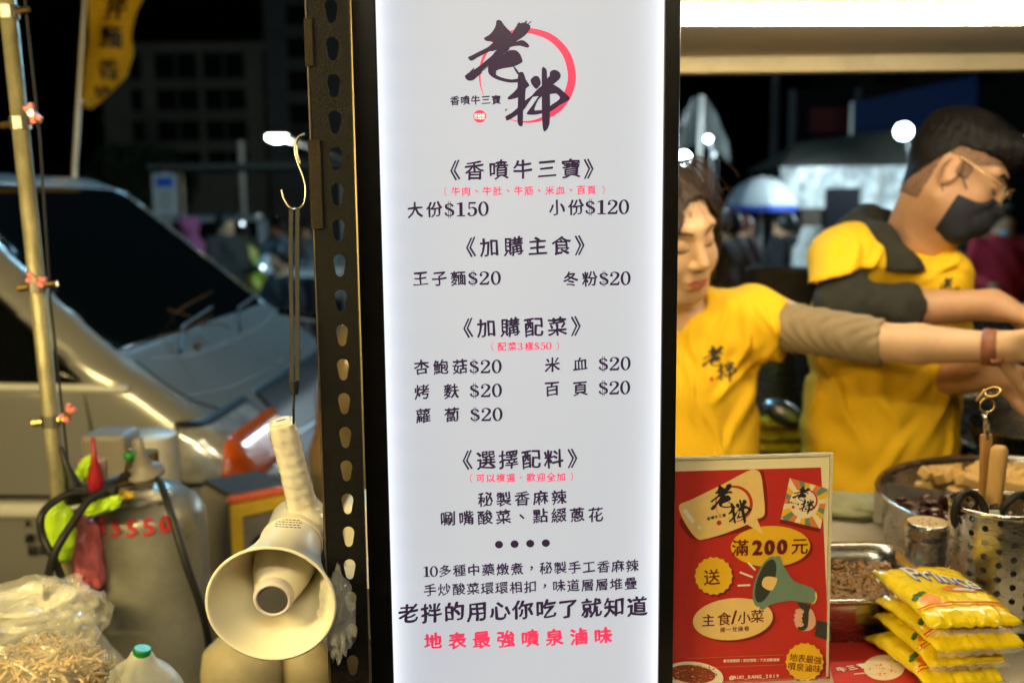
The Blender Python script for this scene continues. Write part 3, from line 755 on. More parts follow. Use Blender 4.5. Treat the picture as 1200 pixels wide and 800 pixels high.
nb = Rg.col[1]; cam_side = -1 if (CAMP-gb).dot(nb) < 0 else 1
MB().box(gb-gd*.012+Rg.col[0]*.007+nb*cam_side*.0141, (.005, .001, .0016), Rg).build('screw_hole', M_['lens_dark'], t)
# printed lines on the horn top
lp = Plane(P(340, 614, 1.10), Vector((1, .15, -.05)), Vector((0, .35, 1))); pr = Print(lp, 0, 0)
for i in range(4):
    x = 322
    while x < 352:
        w_ = random.uniform(1.5, 4.5); pr.pxpoly([(x, 607+i*2.9+(x-322)*.06), (x+w_, 607+i*2.9+(x+w_-322)*.06), (x+w_, 608.1+i*2.9+(x+w_-322)*.06), (x, 608.1+i*2.9+(x-322)*.06)]); x += w_+1.2
lm = pymesh('label_print', pr.v, pr.f)
hv = MB(); hv.lathe(prof_out+[(.034, .128)][:0]+[], Mm, 72); hv.lathe([(.034, .128), (.0335, .178)], Mm, 56)
drape(lm, hv.v, hv.f, ray(340, 614), .0006)
link('label_print', lm, mat('label_grey', (.12, .10, .08), .6, var=0), t, smooth=False)
def crumple(name, c, r, m, parent, R=None, amp=.25, fr=3., sub=4, seed=0, cut=None):
    bm = bmesh.new(); bmesh.ops.create_icosphere(bm, subdivisions=sub, radius=1)
    for q in bm.verts:
        p = q.co.copy(); so_ = Vector((seed*3.1, seed*1.7, seed))
        d = noise.ridged_multi_fractal(p*fr*.6+so_, 1, 2, 4, 1, 2)*.35-.3+.6*noise.noise(p*fr+so_)
        p = p*(1+amp*d); q.co = Vector((p.x*r[0], p.y*r[1], p.z*r[2]))
        if R is not None: q.co = R @ q.co
        q.co += Vector(c)
    if cut: bmesh.ops.delete(bm, geom=[q for q in bm.verts if cut(q.co)], context='VERTS')
    me = bpy.data.meshes.new(name); bm.to_mesh(me); bm.free()
    return link(name, me, m, parent, origin=c)
crumple('film_tail', P(394, 722, 1.06), (.016, .012, .040), M_['film'], t, amp=.9, fr=3.5, seed=3)

# ------------------------------------------------------------------ lamps of this stall row (tubes hung under the awnings)
def tube_lamp(name, a, b, r, em, label, power=None, col=None):
    a, b = Vector(a), Vector(b); t = thing(name, (a+b)/2, label, 'lamp')
    MB().tube([a, b], r, 14).build('tube', em, t, smooth=False, auto=40)
    d = (b-a).normalized()
    for q, s_ in ((a, -1), (b, 1)): MB().tube([q+d*s_*.001, q+d*s_*.03], r*1.15, 12).build('end_cap', M_['tin'], t)
    return t
# ------------------------------------------------------------------ van
VY = math.radians(2.0); VB = Vector((-.60, 2.66, 0)); VH = Vector((math.cos(VY), -math.sin(VY), 0)); VW = Vector((math.sin(VY), math.cos(VY), 0))
def VP(x, y, z): return VB+VH*x+VW*y+Vector((0, 0, z))   # x along heading (0 = bumper), y across (0 = near side)
prof = [(-3.6, .28), (-.16, .28), (-.07, .38), (-.05, .55), (-.11, .70), (-.19, .84), (-.29, .945), (-.40, 1.035), (-.49, 1.10), (-1.03, 1.575), (-1.18, 1.635), (-1.6, 1.665), (-3.6, 1.67)]
def poly_sdf(X, Z, pg):
    d = np.full(np.broadcast(X, Z).shape, 1e9, np.float32); sgn = np.ones_like(d)
    n = len(pg)
    for i in range(n):
        a = pg[i]; b = pg[i-1]; ex, ez = b[0]-a[0], b[1]-a[1]; wx, wz = X-a[0], Z-a[1]
        h = np.clip((wx*ex+wz*ez)/(ex*ex+ez*ez), 0, 1); d = np.minimum(d, (wx-ex*h)**2+(wz-ez*h)**2)
        c1 = Z >= a[1]; c2 = Z < b[1]; c3 = ex*wz > ez*wx
        m_ = (c1 & c2 & c3) | (~c1 & ~c2 & ~c3); sgn = np.where(m_, -sgn, sgn)
    return sgn*np.sqrt(d)
vh = .0135; vf = Field((-2.35, -.10, .2), (.12, 1.75, 1.75), vh)
X, Y, Z = vf._p((slice(None),)*3)
inner = [(x-(.07 if x > -1.0 else .0), z) for x, z in prof]
d2 = poly_sdf(X[:, 0, :], Z[0, :, :] if Z.ndim == 3 else Z, prof) if False else poly_sdf(X[:, 0, 0][:, None], Z[0, 0, :][None, :], prof)[:, None, :]
tumble = np.maximum(Z-1.06, 0)*.22+np.maximum(.5-Z, 0)*.1
wy = np.abs(Y-.825)-(.825-tumble)
R_ = .085
q1 = d2+R_; q2 = wy+R_
D = np.minimum(np.maximum(q1, q2), 0)+np.sqrt(np.maximum(q1, 0)**2+np.maximum(q2, 0)**2)-R_
plan = ((np.maximum(X+.55, 0)/.53)**3.2+(np.abs(Y-.825)/.845)**6)**(1/4.) - 1     # plan taper to the nose
D = np.maximum(D, plan*.5)
vf.D = D.astype(np.float32)
VD = vf.D.copy()
def vmesh(name, D_):
    f_ = Field((-2.35, -.10, .2), (.12, 1.75, 1.75), vh); f_.D = D_.astype(np.float32)
    me = f_.mesh(name)
    co = np.empty(len(me.vertices)*3, np.float32); me.vertices.foreach_get('co', co); co = co.reshape(-1, 3)
    Mx = np.array([VH, VW, (0, 0, 1)]).T; co = co @ Mx.T + np.array(VB); me.vertices.foreach_set('co', co.astype(np.float32).ravel()); me.update()
    bmv = bmesh.new(); bmv.from_mesh(me)
    for _ in range(8): bmesh.ops.smooth_vert(bmv, verts=bmv.verts, factor=.5, use_axis_x=True, use_axis_y=True, use_axis_z=True)
    bmv.to_mesh(me); bmv.free(); return me
t_van = t = thing('parked_van', VP(-1.3, .8, 0), 'white van parked side-on under warm light, its short bluish bonnet pointing at the hook', 'van')
# window openings are sunk into the body
lineA = lambda x0_, z0_, x1_, z1_: ((Z-z0_)*(x1_-x0_)-(X-x0_)*(z1_-z0_))/math.hypot(x1_-x0_, z1_-z0_)   # >0 above the line
sd_side = MXR([1.035-Z+.012*np.cos(X*14)+0*Y, Z-1.49+0*X+0*Y, (X+.585)+(Z-1.05)*1.16+.25*np.maximum(1.10-Z, 0)+0*Y, Y-.2+0*X+0*Z])
sd_wind = MXR([-( (X+.47)+(Z-1.10)*1.13 )-.13+0*Y, (1.108-Z)+0*X+0*Y, (Z-1.585)+0*X+0*Y, np.abs(Y-.825)-(.738-(Z-1.06)*.22)+0*X])
cutd = np.minimum(sd_side, sd_wind)
body = np.maximum(VD, -np.maximum(cutd, -(VD+.06)))
van_body = link('body', vmesh('body', body), M_['van'], t)
link('side_window', vmesh('side_window', MXR([VD+.005, sd_side-.006, -(VD+.08)])), M_['van_glass'], t)
link('windscreen', vmesh('windscreen', MXR([VD+.004, sd_wind-.006, -(VD+.08)])), M_['van_glass'], t)
link('sunshade', vmesh('sunshade', MXR([VD-.001, sd_side, -(VD+.05)+0*X, 1.22+(X+1.25)*.03-Z+0*Y+0*X])), M_['shade'], t)  # beige panel filling the upper part of the side window
# seams: thin dark strips that stand a millimetre proud
def vline(pts, name, m_='trim', r=.0045):
    return MB().tube(spline([VP(*p) for p in pts], 6), r, 6).build(name, M_[m_], t)
vline([(-.52, .006, .30), (-.54, -.001, .7), (-.57, .004, 1.0), (-.60, .013, 1.06)], 'door_seam')
vline([(-.60, .013, 1.06), (-.83, .055, 1.28), (-1.10, .095, 1.50)], 'pillar_seam', r=.006)
_bd = van_body.data; _bv = BVHTree.FromPolygons([tuple(v.co+t.location) for v in _bd.vertices], [tuple(p.vertices) for p in _bd.polygons])
def hoodline(pts, name, r=.0035, m_='trim', lift=.0):
    o = []
    for q in spline([VP(a, b, 0) for a, b in pts], 8):
        h = _bv.ray_cast(Vector((q.x, q.y, 2.2)), Vector((0, 0, -1)))
        if h[0] is not None: o.append(h[0]+h[1]*lift)
    return MB().tube(o, r, 6).build(name, M_[m_], t)
hoodline([(-.455, .16), (-.42, .5), (-.42, 1.1), (-.455, 1.5)], 'cowl_seam', .005)
hoodline([(-.47, .10), (-.38, .09), (-.31, .12), (-.27, .2)], 'bonnet_seam')
hoodline([(-.33, .10), (-.30, .4), (-.29, .85), (-.30, 1.3), (-.34, 1.55)], 'bonnet_crease', .004)
MB().tube(spline([VP(-2.5, -.003, 1.035), VP(-1.3, -.006, 1.035), VP(-.45, .002, 1.02)], 6), .012, 10).build('belt_strip', M_['van_gloss'], t, smooth=True)  # strip along the belt crease, its highlight painted white
MB().tube(spline([VP(-2.5, -.008, .685), VP(-1.3, -.010, .685), VP(-.56, -.006, .68)], 6), .024, 10).build('rub_strip', M_['van_gloss'], t, smooth=True)  # moulding painted white to carry its highlight
MB().tube(spline([VP(-2.5, -.004, .722), VP(-1.3, -.006, .722), VP(-.56, -.002, .716)], 6), .006, 8).build('rub_shadow_gap', M_['trim'], t, smooth=True)  # black strip drawn as a shadow line along the moulding
# headlamp wraps the near corner
hl = lambda x0_, x1_, y1_, za, zb, e: MXR([VD-e+0*X, -(VD+.06), x0_-X+0*Y+0*Z, X-x1_+0*Y+0*Z, Y-y1_+0*X+0*Z, (za+(X+.30)*.10)-Z+0*Y, Z-(zb-(X+.3)*.10)+0*Y])
h_ = link('headlamp', vmesh('headlamp', hl(-.325, .2, .42, .745, .915, .012)), M_['lamp_glass'], t)
link('indicator', vmesh('indicator', hl(-.205, .2, .52, .72, .905, .020)), M_['orange'], h_)
link('lamp_bezel', vmesh('lamp_bezel', hl(-.34, .2, .45, .73, .93, .006)), M_['trim'], h_)
grille = link('front_grille', vmesh('front_grille', MXR([VD-.008, -(VD+.06), .52-Z+0*X+0*Y, Z-.925+0*X+0*Y, .50-Y+0*X+0*Z, Y-1.5+0*X+0*Z, -.3-X+0*Y+0*Z])), M_['trim'], t)
for z in (.60, .68, .76): MB().tube(spline([VP(-.075-(z-.6)*.5, .46, z), VP(-.04-(z-.6)*.5, .85, z), VP(-.075-(z-.6)*.5, 1.2, z)], 5), .010, 8).build('grille_bar', mat('grille_bar_grey', (.25, .30, .33), .25, .6), grille, smooth=True)
link('bumper', vmesh('bumper', MXR([VD-.022, -(VD+.06), Z-.60+0*X+0*Y, -.44-X+0*Y+0*Z])), M_['trim'], t)
for yy, zz in ((.35, 0), (.95, 0)):
    MB().tube([VP(-.43, yy+.0, 1.075), VP(-.50, yy+.22, 1.125), VP(-.53, yy+.60, 1.15)], [.006, .005, .004], 8).build('wiper', M_['trim'], t)
MB().box(VP(-.43, .5, 1.07), (.02, .02, .02)).build('wiper_pivot', M_['trim'], t)
for xx in (-.72,):
    Mw = at(VP(xx-.0, .12, .31), frame(VW)); w_ = MB().lathe([(.17, -.09), (.29, -.09), (.31, -.07), (.31, .07), (.29, .09), (.17, .09)], Mw, 36).build('wheel', M_['rubber'], t, smooth=True)
    MB().lathe([(.001, -.06), (.12, -.07), (.17, -.085), (.17, -.05)], Mw, 24).build('rim', M_['steel_dull'], w_, smooth=True)
# side lettering
vp_ = Plane(VP(-1.2, -.003, .6), VH, (0, 0, 1)); pr = Print(vp_, 0)
for ch, x, y, e in (('A', 33, 613, 13), ('B', 46, 613, 13), ('標', 35, 631, 13), ('準', 49, 630, 13), ('駿', 39, 645, 14), ('業', 52, 644, 14)): put(pr, ch, x, y, e, .02, brush=False)
lm = pymesh('side_lettering', pr.v, pr.f); bd = van_body.data
bm_v = [v.co+t.location for v in bd.vertices]; bm_f = [tuple(p.vertices) for p in bd.polygons]
drape(lm, bm_v, bm_f, (0, 1, 0), .004); link('side_lettering', lm, M_['ink'], t, smooth=False)
# roof box that glints orange
o = MB().box(VP(-1.55, .55, 1.685), (.55, .35, .05), bev=.02).build('roof_cargo_strap_bar', M_['orange'], t)
for o in [c_ for c_ in t.children if c_.name.startswith('roof_cargo')]: bpy.data.objects.remove(o)
# twigs that lie on the scuttle
for i, (a, b, c_) in enumerate((((165, 404), (215, 392), (250, 372)), ((125, 380), (175, 363), (232, 378)), ((205, 372), (222, 360), (250, 345)), ((218, 385), (222, 400), (226, 388)), ((235, 385), (262, 384), (268, 392)))):
    pts = [P(q[0], q[1], 3.35 if i != 0 else 3.1)+Vector((0, 0, .012)) for q in (a, b, c_)]
    o = MB().tube(spline(pts, 4), [.0045, .0045, .004, .004, .0035, .003, .003, .002, .0015], 6).build('dry_twig', M_['bark'], origin=pts[0], smooth=True)
    tag(o, ['dry twig lying nearest the driver side of the van bonnet', 'long dry twig along the foot of the dark windscreen', 'dry twig resting high against the windscreen', 'short broken twig hanging over the bonnet edge', 'stubby forked twig at the far end of the scuttle'][i], 'twig')

# ------------------------------------------------------------------ leaning awning pole with clamps
pa, pb = P(6, -25, 1.62), P(68, 570, 1.75); pd = (pb-pa).normalized(); pe = pb+pd*((pb.z)/-pd.z)*.99 if pd.z < 0 else pb
t = thing('awning_pole', pe, 'leaning weathered metal pole with small clamps in front of the van', 'pole')
MB().tube([pa, pb, pe], .0135, 18).build('tube', M_['pipe'], t, smooth=True)
for px_, py_ in ((3, 12), (18, 135), (43, 324), (55, 487)):
    q = pa.lerp(pb, (py_+25)/595)
    MB().tube([q-pd*.010, q+pd*.010], .0165, 14).build('clamp_ring', M_['steel_dull'], t)
    MB().tube([q+Vector((-.03, -.004, -.004)), q+Vector((.036, -.004, .004))], [.006, .005], 8).build('clamp_bolt', M_['brass'], t)
MB().tube([pa+Vector((.024, .01, 0)), pa.lerp(pb, .3)+Vector((.030, 0, 0)), pa.lerp(pb, .62)+Vector((.020, 0, 0)), pa.lerp(pb, .97)+Vector((.022, 0, 0))], .0022, 6).build('cord', M_['rubber'], t)
def clip(px_, py_, d, ang, label):
    c_ = P(px_, py_, d); R = Matrix.Rotation(ang, 3, 'Y')
    t = thing('clothes_peg', c_, label, 'peg', 'pink pegs clipped on the leaning pole')
    MB().box(c_+R @ Vector((0, 0, 0)), (.034, .008, .0085), R @ Matrix.Rotation(.28, 3, 'Y'), .002).build('jaw', M_['pink'], t)
    MB().box(c_+R @ Vector((0, .002, -.0)), (.034, .008, .0085), R @ Matrix.Rotation(-.55, 3, 'Y'), .002).build('jaw', M_['pink'], t)
    MB().tube([c_+Vector((0, -.006, 0)), c_+Vector((0, .008, 0))], .005, 8).build('spring', M_['wire'], t)
clip(38, 133, 1.60, 1.2, 'pink plastic peg near the top of the leaning pole below the flag')
clip(42, 328, 1.64, .5, 'pink plastic peg gripping the pole in front of the van pillar')
clip(79, 484, 1.70, -.8, 'pink plastic peg at the pole above the gas bottle hoses')

# ------------------------------------------------------------------ gas bottles with regulator and hoses
cc = P(178, 680, 1.92); cx, cy = cc.x, cc.y; CR = .108
ztop = PY(178, 598, cy-.05).z
t = thing('gas_cylinder', (cx, cy, 0), 'grey gas cylinder with red digits on its shoulder and a brass regulator', 'gas cylinder')
Mc = at((cx, cy, 0), Matrix.Identity(3))
MB().lathe([(.09, .0), (CR, .01), (CR, ztop-.045), (CR*.97, ztop-.018), (CR*.86, ztop+.006), (CR*.6, ztop+.028), (.03, ztop+.042), (.001, ztop+.043)], Mc, 48).build('body', M_['grey_cyl'], t, smooth=True)
MB().lathe([(.020, ztop+.035), (.020, ztop+.07), (.026, ztop+.075), (.026, ztop+.10), (.001, ztop+.10)], Mc, 16).build('valve', M_['brass'], t)
for i, ch in enumerate('955550'):
    a = -math.pi/2-.72+i*.27; pl = Plane((cx+(CR*.965+.003)*math.cos(a), cy+(CR*.965+.003)*math.sin(a), ztop-.014), (-math.sin(a), math.cos(a), 0), (-.2*math.cos(a), -.2*math.sin(a), 1))
    pr = Print(pl, .001); v_, f_ = glyph(ch)
    for ox in (-.0016, -.0008, 0, .0008, .0016): pr.mesh2([(p_[0]*.044+ox, p_[1]*.044+ox*.5) for p_ in v_], f_)
    pr.build('digit', M_['red'], t)
reg = P(168, 548, 1.80)
t = thing('gas_regulator', reg, 'grey bell-shaped gas regulator with brass fittings screwed onto the grey cylinder', 'regulator')
MB().lathe([(.001, .062), (.007, .06), (.009, .03), (.016, .012), (.018, 0), (.034, -.004), (.036, -.012), (.001, -.014)], at(reg, Matrix.Rotation(.25, 3, 'X')), 24).build('bonnet', M_['mach_grey'], t, smooth=True)
MB().tube([reg+Vector((-.01, 0, -.02)), reg+Vector((-.05, .0, -.03)), reg+Vector((-.085, .01, -.045))], [.011, .009, .008], 10).build('inlet', M_['brass'], t)
MB().tube([reg+Vector((-.03, 0, -.01)), reg+Vector((-.022, 0, .035))], [.006, .004], 8).build('needle_valve', M_['brass'], t)
MB().ball(P(152, 534, 1.80), (.011, .011, .009), 10).build('green_knob', M_['green_cap'], t, smooth=True)
for a_, lab, mm in (((112, 560), 'dark red', 'dark_red'), ((86, 568), 'black', 'rubber')):
    c_ = P(a_[0], a_[1], 1.72)
    t = thing('hose_connector', c_, lab+' tapered hose connector standing on the hose junction beside the lime bag', 'valve')
    MB().lathe([(.0001, .072), (.004, .07), (.006, .03), (.014, 0), (.014, -.03), (.001, -.03)], at(c_, Matrix.Rotation(-.25 if mm == 'rubber' else 0, 3, 'Y')), 16).build('cone', M_[mm], t, smooth=True)
    MB().tube([c_+Vector((-.03, 0, -.03)), c_+Vector((.035, 0, -.02))], .010, 10).build('coupling', M_['rubber'], t)
def hose(pts, r, label, name='gas_hose'):
    v_ = spline([P(*p) for p in pts], 7); o = MB().tube(v_, r, 12).build(name, M_['rubber'], origin=v_[0], smooth=True); return tag(o, label, 'hose', 'black gas hoses')
hose([(178, 556, 1.80), (188, 566, 1.78), (200, 600, 1.74), (218, 660, 1.72), (238, 720, 1.74), (246, 770, 1.8), (248, 850, 1.9)], .0068, 'black hose running down the right side of the grey cylinder')
hose([(112, 578, 1.72), (84, 578, 1.70), (60, 590, 1.68), (48, 606, 1.66), (50, 628, 1.66), (64, 656, 1.66), (78, 690, 1.70), (95, 720, 1.8)], .0064, 'black hose looping left around the lime bag')
hose([(128, 574, 1.72), (106, 584, 1.70), (84, 614, 1.67), (66, 644, 1.65), (56, 680, 1.66), (54, 730, 1.72)], .0068, 'black hose crossing in front of the lime bag')
hose([(150, 556, 1.78), (128, 566, 1.74), (108, 572, 1.72), (88, 574, 1.71)], .0075, 'short black hose joining the regulator and the red connector')
def bagobj(name, c_, r, m_, label, cat='bag', **k):
    o = crumple(name, c_, r, m_, None, **k); tag(o, label, cat); return o
bagobj('lime_bag', P(70, 622, 1.72), (.026, .016, .055), M_['lime'], 'bright lime plastic bag hanging inside the loop of black hose', amp=.35, seed=1)
bagobj('lime_ribbon', P(99, 550, 1.76), (.012, .010, .028), M_['lime'], 'small lime plastic knot between the black and red connectors', amp=.6, seed=2, R=Matrix.Rotation(.6, 3, 'Y'))
bagobj('lime_wrapper', P(120, 592, 1.73), (.036, .012, .013), M_['lime'], 'lime plastic wrapper lying across the shoulder of the grey cylinder', amp=.5, seed=5, R=Matrix.Rotation(-.35, 3, 'Y'))
bagobj('yellow_wrapper', P(142, 580, 1.76), (.022, .012, .009), M_['yellow'], 'small yellow wrapper beside the lime one on the grey cylinder', amp=.5, seed=6)
bagobj('lilac_bag', P(105, 545, 1.80), (.022, .012, .016), M_['pinkbag'], 'pale pink plastic scrap behind the red connector', amp=.6, seed=4)
bagobj('rose_bag', P(94, 652, 1.80), (.040, .030, .085), M_['rose'], 'rose red plastic bag hanging against the grey cylinder', amp=.4, seed=8)
bagobj('white_cloth', P(165, 582, 1.84), (.05, .03, .016), M_['tin'], 'crumpled off-white cloth on top of the grey cylinder', 'cloth', amp=.6, seed=9)
# white tin with blue label behind the regulator
c_ = P(176, 560, 2.28); t = thing('paper_canister', (c_.x, c_.y, c_.z-.07), 'white canister with a small dark blue label behind the regulator', 'canister')
MB().lathe([(.001, -.16), (.062, -.16), (.065, -.15), (.065, .10), (.058, .105), (.001, .105)], at(c_, Matrix.Identity(3)), 32).build('body', M_['tin'], t, smooth=False, auto=50)
pl = Plane((c_.x, c_.y-.0675, c_.z+.03), (1, 0, 0), (0, 0, 1)); pr = Print(pl, .001); pr.poly([(-.012, -.02), (.03, -.02), (.03, .018), (-.012, .018)]); pr.build('label', M_['blue_print'], t)
# kettle-like steel can
c_ = P(128, 548, 2.2); t = thing('steel_box', (c_.x, c_.y, c_.z-.14), 'dull grey steel box with a small square window behind the hoses', 'box')
MB().box(c_+Vector((0, .02, -.02)), (.10, .10, .20), bev=.012).build('body', M_['mach_grey'], t)
MB().box(c_+Vector((-.018, -.034, .0)), (.052, .008, .060), bev=.004).build('window_frame', M_['steel_dull'], t)
# boxy machine with yellow trim
Rq = Matrix.Rotation(math.radians(50), 3, 'Z'); mz = PY(270, 586, 2.10).z; cn = PY(271, 586, 2.10)
t = thing('boxy_machine', (cn.x, cn.y+.15, 0), 'grey boxy machine with yellow and orange edging and a dark round port', 'machine')
bw, bd_ = .22, .20; ctr = Vector((cn.x, cn.y, 0))+Rq @ Vector((-0.0, 0, 0))
e1 = Vector((math.cos(math.radians(38)), math.sin(math.radians(38)), 0)); e2 = Vector((-math.sin(math.radians(38)), math.cos(math.radians(38)), 0))
Rb = Matrix((e1, e2, Vector((0, 0, 1)))).transposed(); cb = Vector((cn.x, cn.y, 0))+e1*.0675+e2*.08
MB().box(cb+Vector((0, 0, mz/2)), (.150, .175, mz), Rb, .01).build('cabinet', M_['mach_grey'], t)
MB().box(cb+Vector((0, 0, mz+.006)), (.135, .160, .012), Rb, .004).build('top_plate', M_['mach_dark'], t)
fc = cb-e2*.0885
MB().box(fc+Vector((0, 0, mz-.022)), (.153, .012, .034), Rb, .004).build('yellow_header', M_['yellow'], t)
for s_ in (-1, 1): MB().box(fc+e1*s_*.062+Vector((0, 0, mz-.115)), (.028, .012, .165), Rb, .004).build('yellow_stile', M_['yellow'], t)
MB().box(fc+Vector((0, 0, mz-.208)), (.153, .012, .024), Rb, .004).build('yellow_sill', M_['yellow'], t)
MB().box(fc+Vector((0, 0, mz+.004)), (.157, .024, .016), Rb, .004).build('orange_lip', M_['orange'], t)
MB().box(fc+e2*.004+Vector((0, 0, mz-.115)), (.10, .006, .165), Rb).build('port_plate', M_['mach_dark'], t)
MB().lathe([(.022, 0), (.029, -.006), (.034, -.004), (.034, .004)], at(fc+Vector((0, 0, mz-.12)), frame(e2)), 28).build('port_ring', M_['rubber'], t, smooth=True)
MB().lathe([(.0001, -.002), (.024, -.002)], at(fc+Vector((0, 0, mz-.12)), frame(e2)), 24).build('port_core', M_['dark_red'], t)
# pale cylinders standing under the megaphone
for i, (px_, d_, r_, zt, lab) in enumerate(((283, 1.62, .066, .80, 'pale beige cylinder standing behind the left half of the megaphone bell'), (362, 1.66, .055, .78, 'pale beige cylinder standing between the megaphone bell and the steel post'))):
    c_ = P(px_, 760, d_); o = MB().lathe([(.001, 0), (r_, 0), (r_, zt-.04), (r_*.93, zt-.01), (r_*.6, zt+.01), (.02, zt+.02), (.001, zt+.02)], at((c_.x, c_.y, 0), Matrix.Identity(3)), 36)
    t = thing('beige_cylinder', (c_.x, c_.y, 0), lab, 'gas cylinder', 'beige cylinders below the megaphone'); o.build('body', M_['beige_cyl'], t, smooth=True)
    MB().lathe([(.012, zt+.01), (.012, zt+.035), (.02, zt+.035), (.02, zt+.05), (.001, zt+.05)], at((c_.x, c_.y, 0), Matrix.Identity(3)), 16).build('cap', M_['green_cap'], t)
# low table carrying bag and jug
tz = PZ(60, 860, .62).z
t = thing('low_stand', (-.80, 1.22, 0), 'low dark folding stand under the bag of sprouts and the jug', 'table')
MB().box((-.72, 1.24, .60), (.75, .42, .03), bev=.005).build('top', M_['mach_dark'], t)
for x_ in (-1.05, -.39):
    for y_ in (1.07, 1.41): MB().box((x_, y_, .29), (.03, .03, .58)).build('leg', M_['steel_dull'], t)
c_ = P(164, 803, 1.36); t = thing('plastic_jug', (c_.x, c_.y, .617), 'milky plastic jug with a green screw cap beside the bag of sprouts', 'jug')
jf = Field((c_.x-.09, c_.y-.08, .60), (c_.x+.09, c_.y+.08, c_.z+.09), .004)
jf.rbox((c_.x, c_.y, (.617+c_.z)/2), (.105, .095, c_.z-.617), None, .025, .01); jf.ell((c_.x, c_.y, c_.z-.005), (.052, .045, .042), None, .02)
jf.cone((c_.x+.0, c_.y-.01, c_.z+.0), (c_.x+.008, c_.y-.01, c_.z+.044), .028, .016, .02)
link('body', jf.mesh('body'), M_['milky'], t)
MB().lathe([(.001, .008), (.0105, .008), (.0120, .006), (.0120, -.006), (.001, -.006)], at((c_.x+.010, c_.y-.012, c_.z+.052), Matrix.Rotation(.2, 3, 'Y')), 20).build('cap', M_['green_cap'], t, smooth=False)
# bag of sprouts
c_ = P(45, 790, 1.16)
t = thing('food_bag', (c_.x, c_.y, .617), 'clear plastic bag full of bean sprouts at the lower left, its mouth folded over', 'bag')
crumple('clear_bag', c_, (.088, .07, .072), M_['bag'], t, amp=.26, fr=2.3, sub=5, seed=11)
crumple('folded_mouth', P(30, 716, 1.14), (.065, .045, .028), M_['bag'], t, amp=.7, fr=2.6, sub=5, seed=12, R=Matrix.Rotation(-.2, 3, 'Y'))
crumple('bag_corner', P(95, 722, 1.15), (.028, .03, .032), M_['bag'], t, amp=.7, fr=2.6, sub=4, seed=14)
v_ = []; f_ = []
for i in range(900):
    q = Vector((random.gauss(0, 1), random.gauss(0, 1), random.gauss(0, 1))).normalized()*(random.random()**.35); q = Vector((q.x*.078, q.y*.06, min(q.z, .45)*.066-.006))+c_
    d_ = Vector((random.uniform(-1, 1), random.uniform(-1, 1), random.uniform(-.6, .6))).normalized(); mb = MB(); d2_ = d_.orthogonal().normalized()
    mb.tube([q-d_*.012, q+d2_*.002, q+d_*.012], .0021, 5); k = len(v_); v_ += mb.v; f_ += [tuple(k+j for j in z) for z in mb.f]
tag(link('sprouts', pymesh('sprouts', v_, f_), M_['sprout'], t), kind='stuff')
c_ = P(38, 700, 1.62); t = thing('rimmed_tray', (c_.x, c_.y, .66), 'pale rimmed tray showing behind the clear bag', 'tray')
MB().lathe([(.05, -.04), (.062, .0), (.066, .0), (.066, -.006)], at(c_, Matrix.Identity(3)), 32).build('basin', M_['tin'], t, smooth=True)
MB().tube([(c_.x, c_.y, 0), (c_.x, c_.y, c_.z-.04)], .045, 16).build('stand', M_['mach_dark'], t)
# yellow pole between post and light box, tubs behind
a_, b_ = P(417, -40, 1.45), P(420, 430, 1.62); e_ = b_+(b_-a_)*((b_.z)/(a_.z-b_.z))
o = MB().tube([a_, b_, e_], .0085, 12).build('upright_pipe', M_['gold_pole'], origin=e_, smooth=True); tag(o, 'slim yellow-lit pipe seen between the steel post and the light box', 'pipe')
c_ = P(437, 690, 1.66); t = thing('white_basin', (c_.x, c_.y, c_.z-.08), 'white plastic basin showing beside the lower light box frame', 'basin')
MB().lathe([(.001, -.075), (.040, -.07), (.056, .03), (.060, .03), (.060, .024)], at(c_, Matrix.Identity(3)), 36).build('bowl', M_['tin'], t, smooth=True)
MB().tube([(c_.x, c_.y, 0), (c_.x, c_.y, c_.z-.075)], .06, 20).build('stand', M_['mach_dark'], t)
c_ = P(430, 560, 2.05); o = MB().box((c_.x, c_.y, .40), (.09, .12, .80+c_.z-.72), bev=.02).build('cream_drum', M_['plastic_cream'], origin=(c_.x, c_.y, 0)); tag(o, 'cream plastic drum glimpsed through the gap beside the light box', 'drum')
c_ = P(414, 470, 3.1)
t = thing('scooter', (c_.x, c_.y, 0), 'parked scooter showing its tan shell in the gap right of the steel post', 'scooter')
sf = Field((c_.x-.35, c_.y-.3, .1), (c_.x+.35, c_.y+.3, 1.3), .015)
sf.ell(c_+Vector((0, 0, .08)), (.10, .13, .22), Matrix.Rotation(.3, 3, 'Y'), .05); sf.cone(c_+Vector((-.05, 0, -.2)), (c_.x+.02, c_.y, .35), .10, .12, .1)
link('front_shell', sf.mesh('front_shell'), mat('tan_shell', (.30, .22, .10), .25, coat=.6), t)
MB().tube([c_+Vector((-.22, 0, .28)), c_+Vector((0, 0, .24)), c_+Vector((.22, 0, .28))], .014, 10).build('handlebar', M_['chrome'], t, smooth=True)
MB().lathe([(.13, -.05), (.21, -.05), (.225, 0), (.21, .05), (.13, .05)], at((c_.x, c_.y-.05, .225), frame((1, .3, 0))), 28).build('wheel', M_['rubber'], t, smooth=True)

# ------------------------------------------------------------------ lamps outside the frame: the row's own tubes, one added cool lamp
tube_lamp('awning_tube_lamp', (-1.95, .20, 1.88), (-.75, .10, 1.88), .02, E_WARM2, 'warm tube lamp hung under the awning above the gas bottles')
tube_lamp('awning_tube_lamp', (-.45, -.5, 2.35), (.75, -.55, 2.35), .02, E_WARM, 'warm tube lamp hung over the customers before the menu')

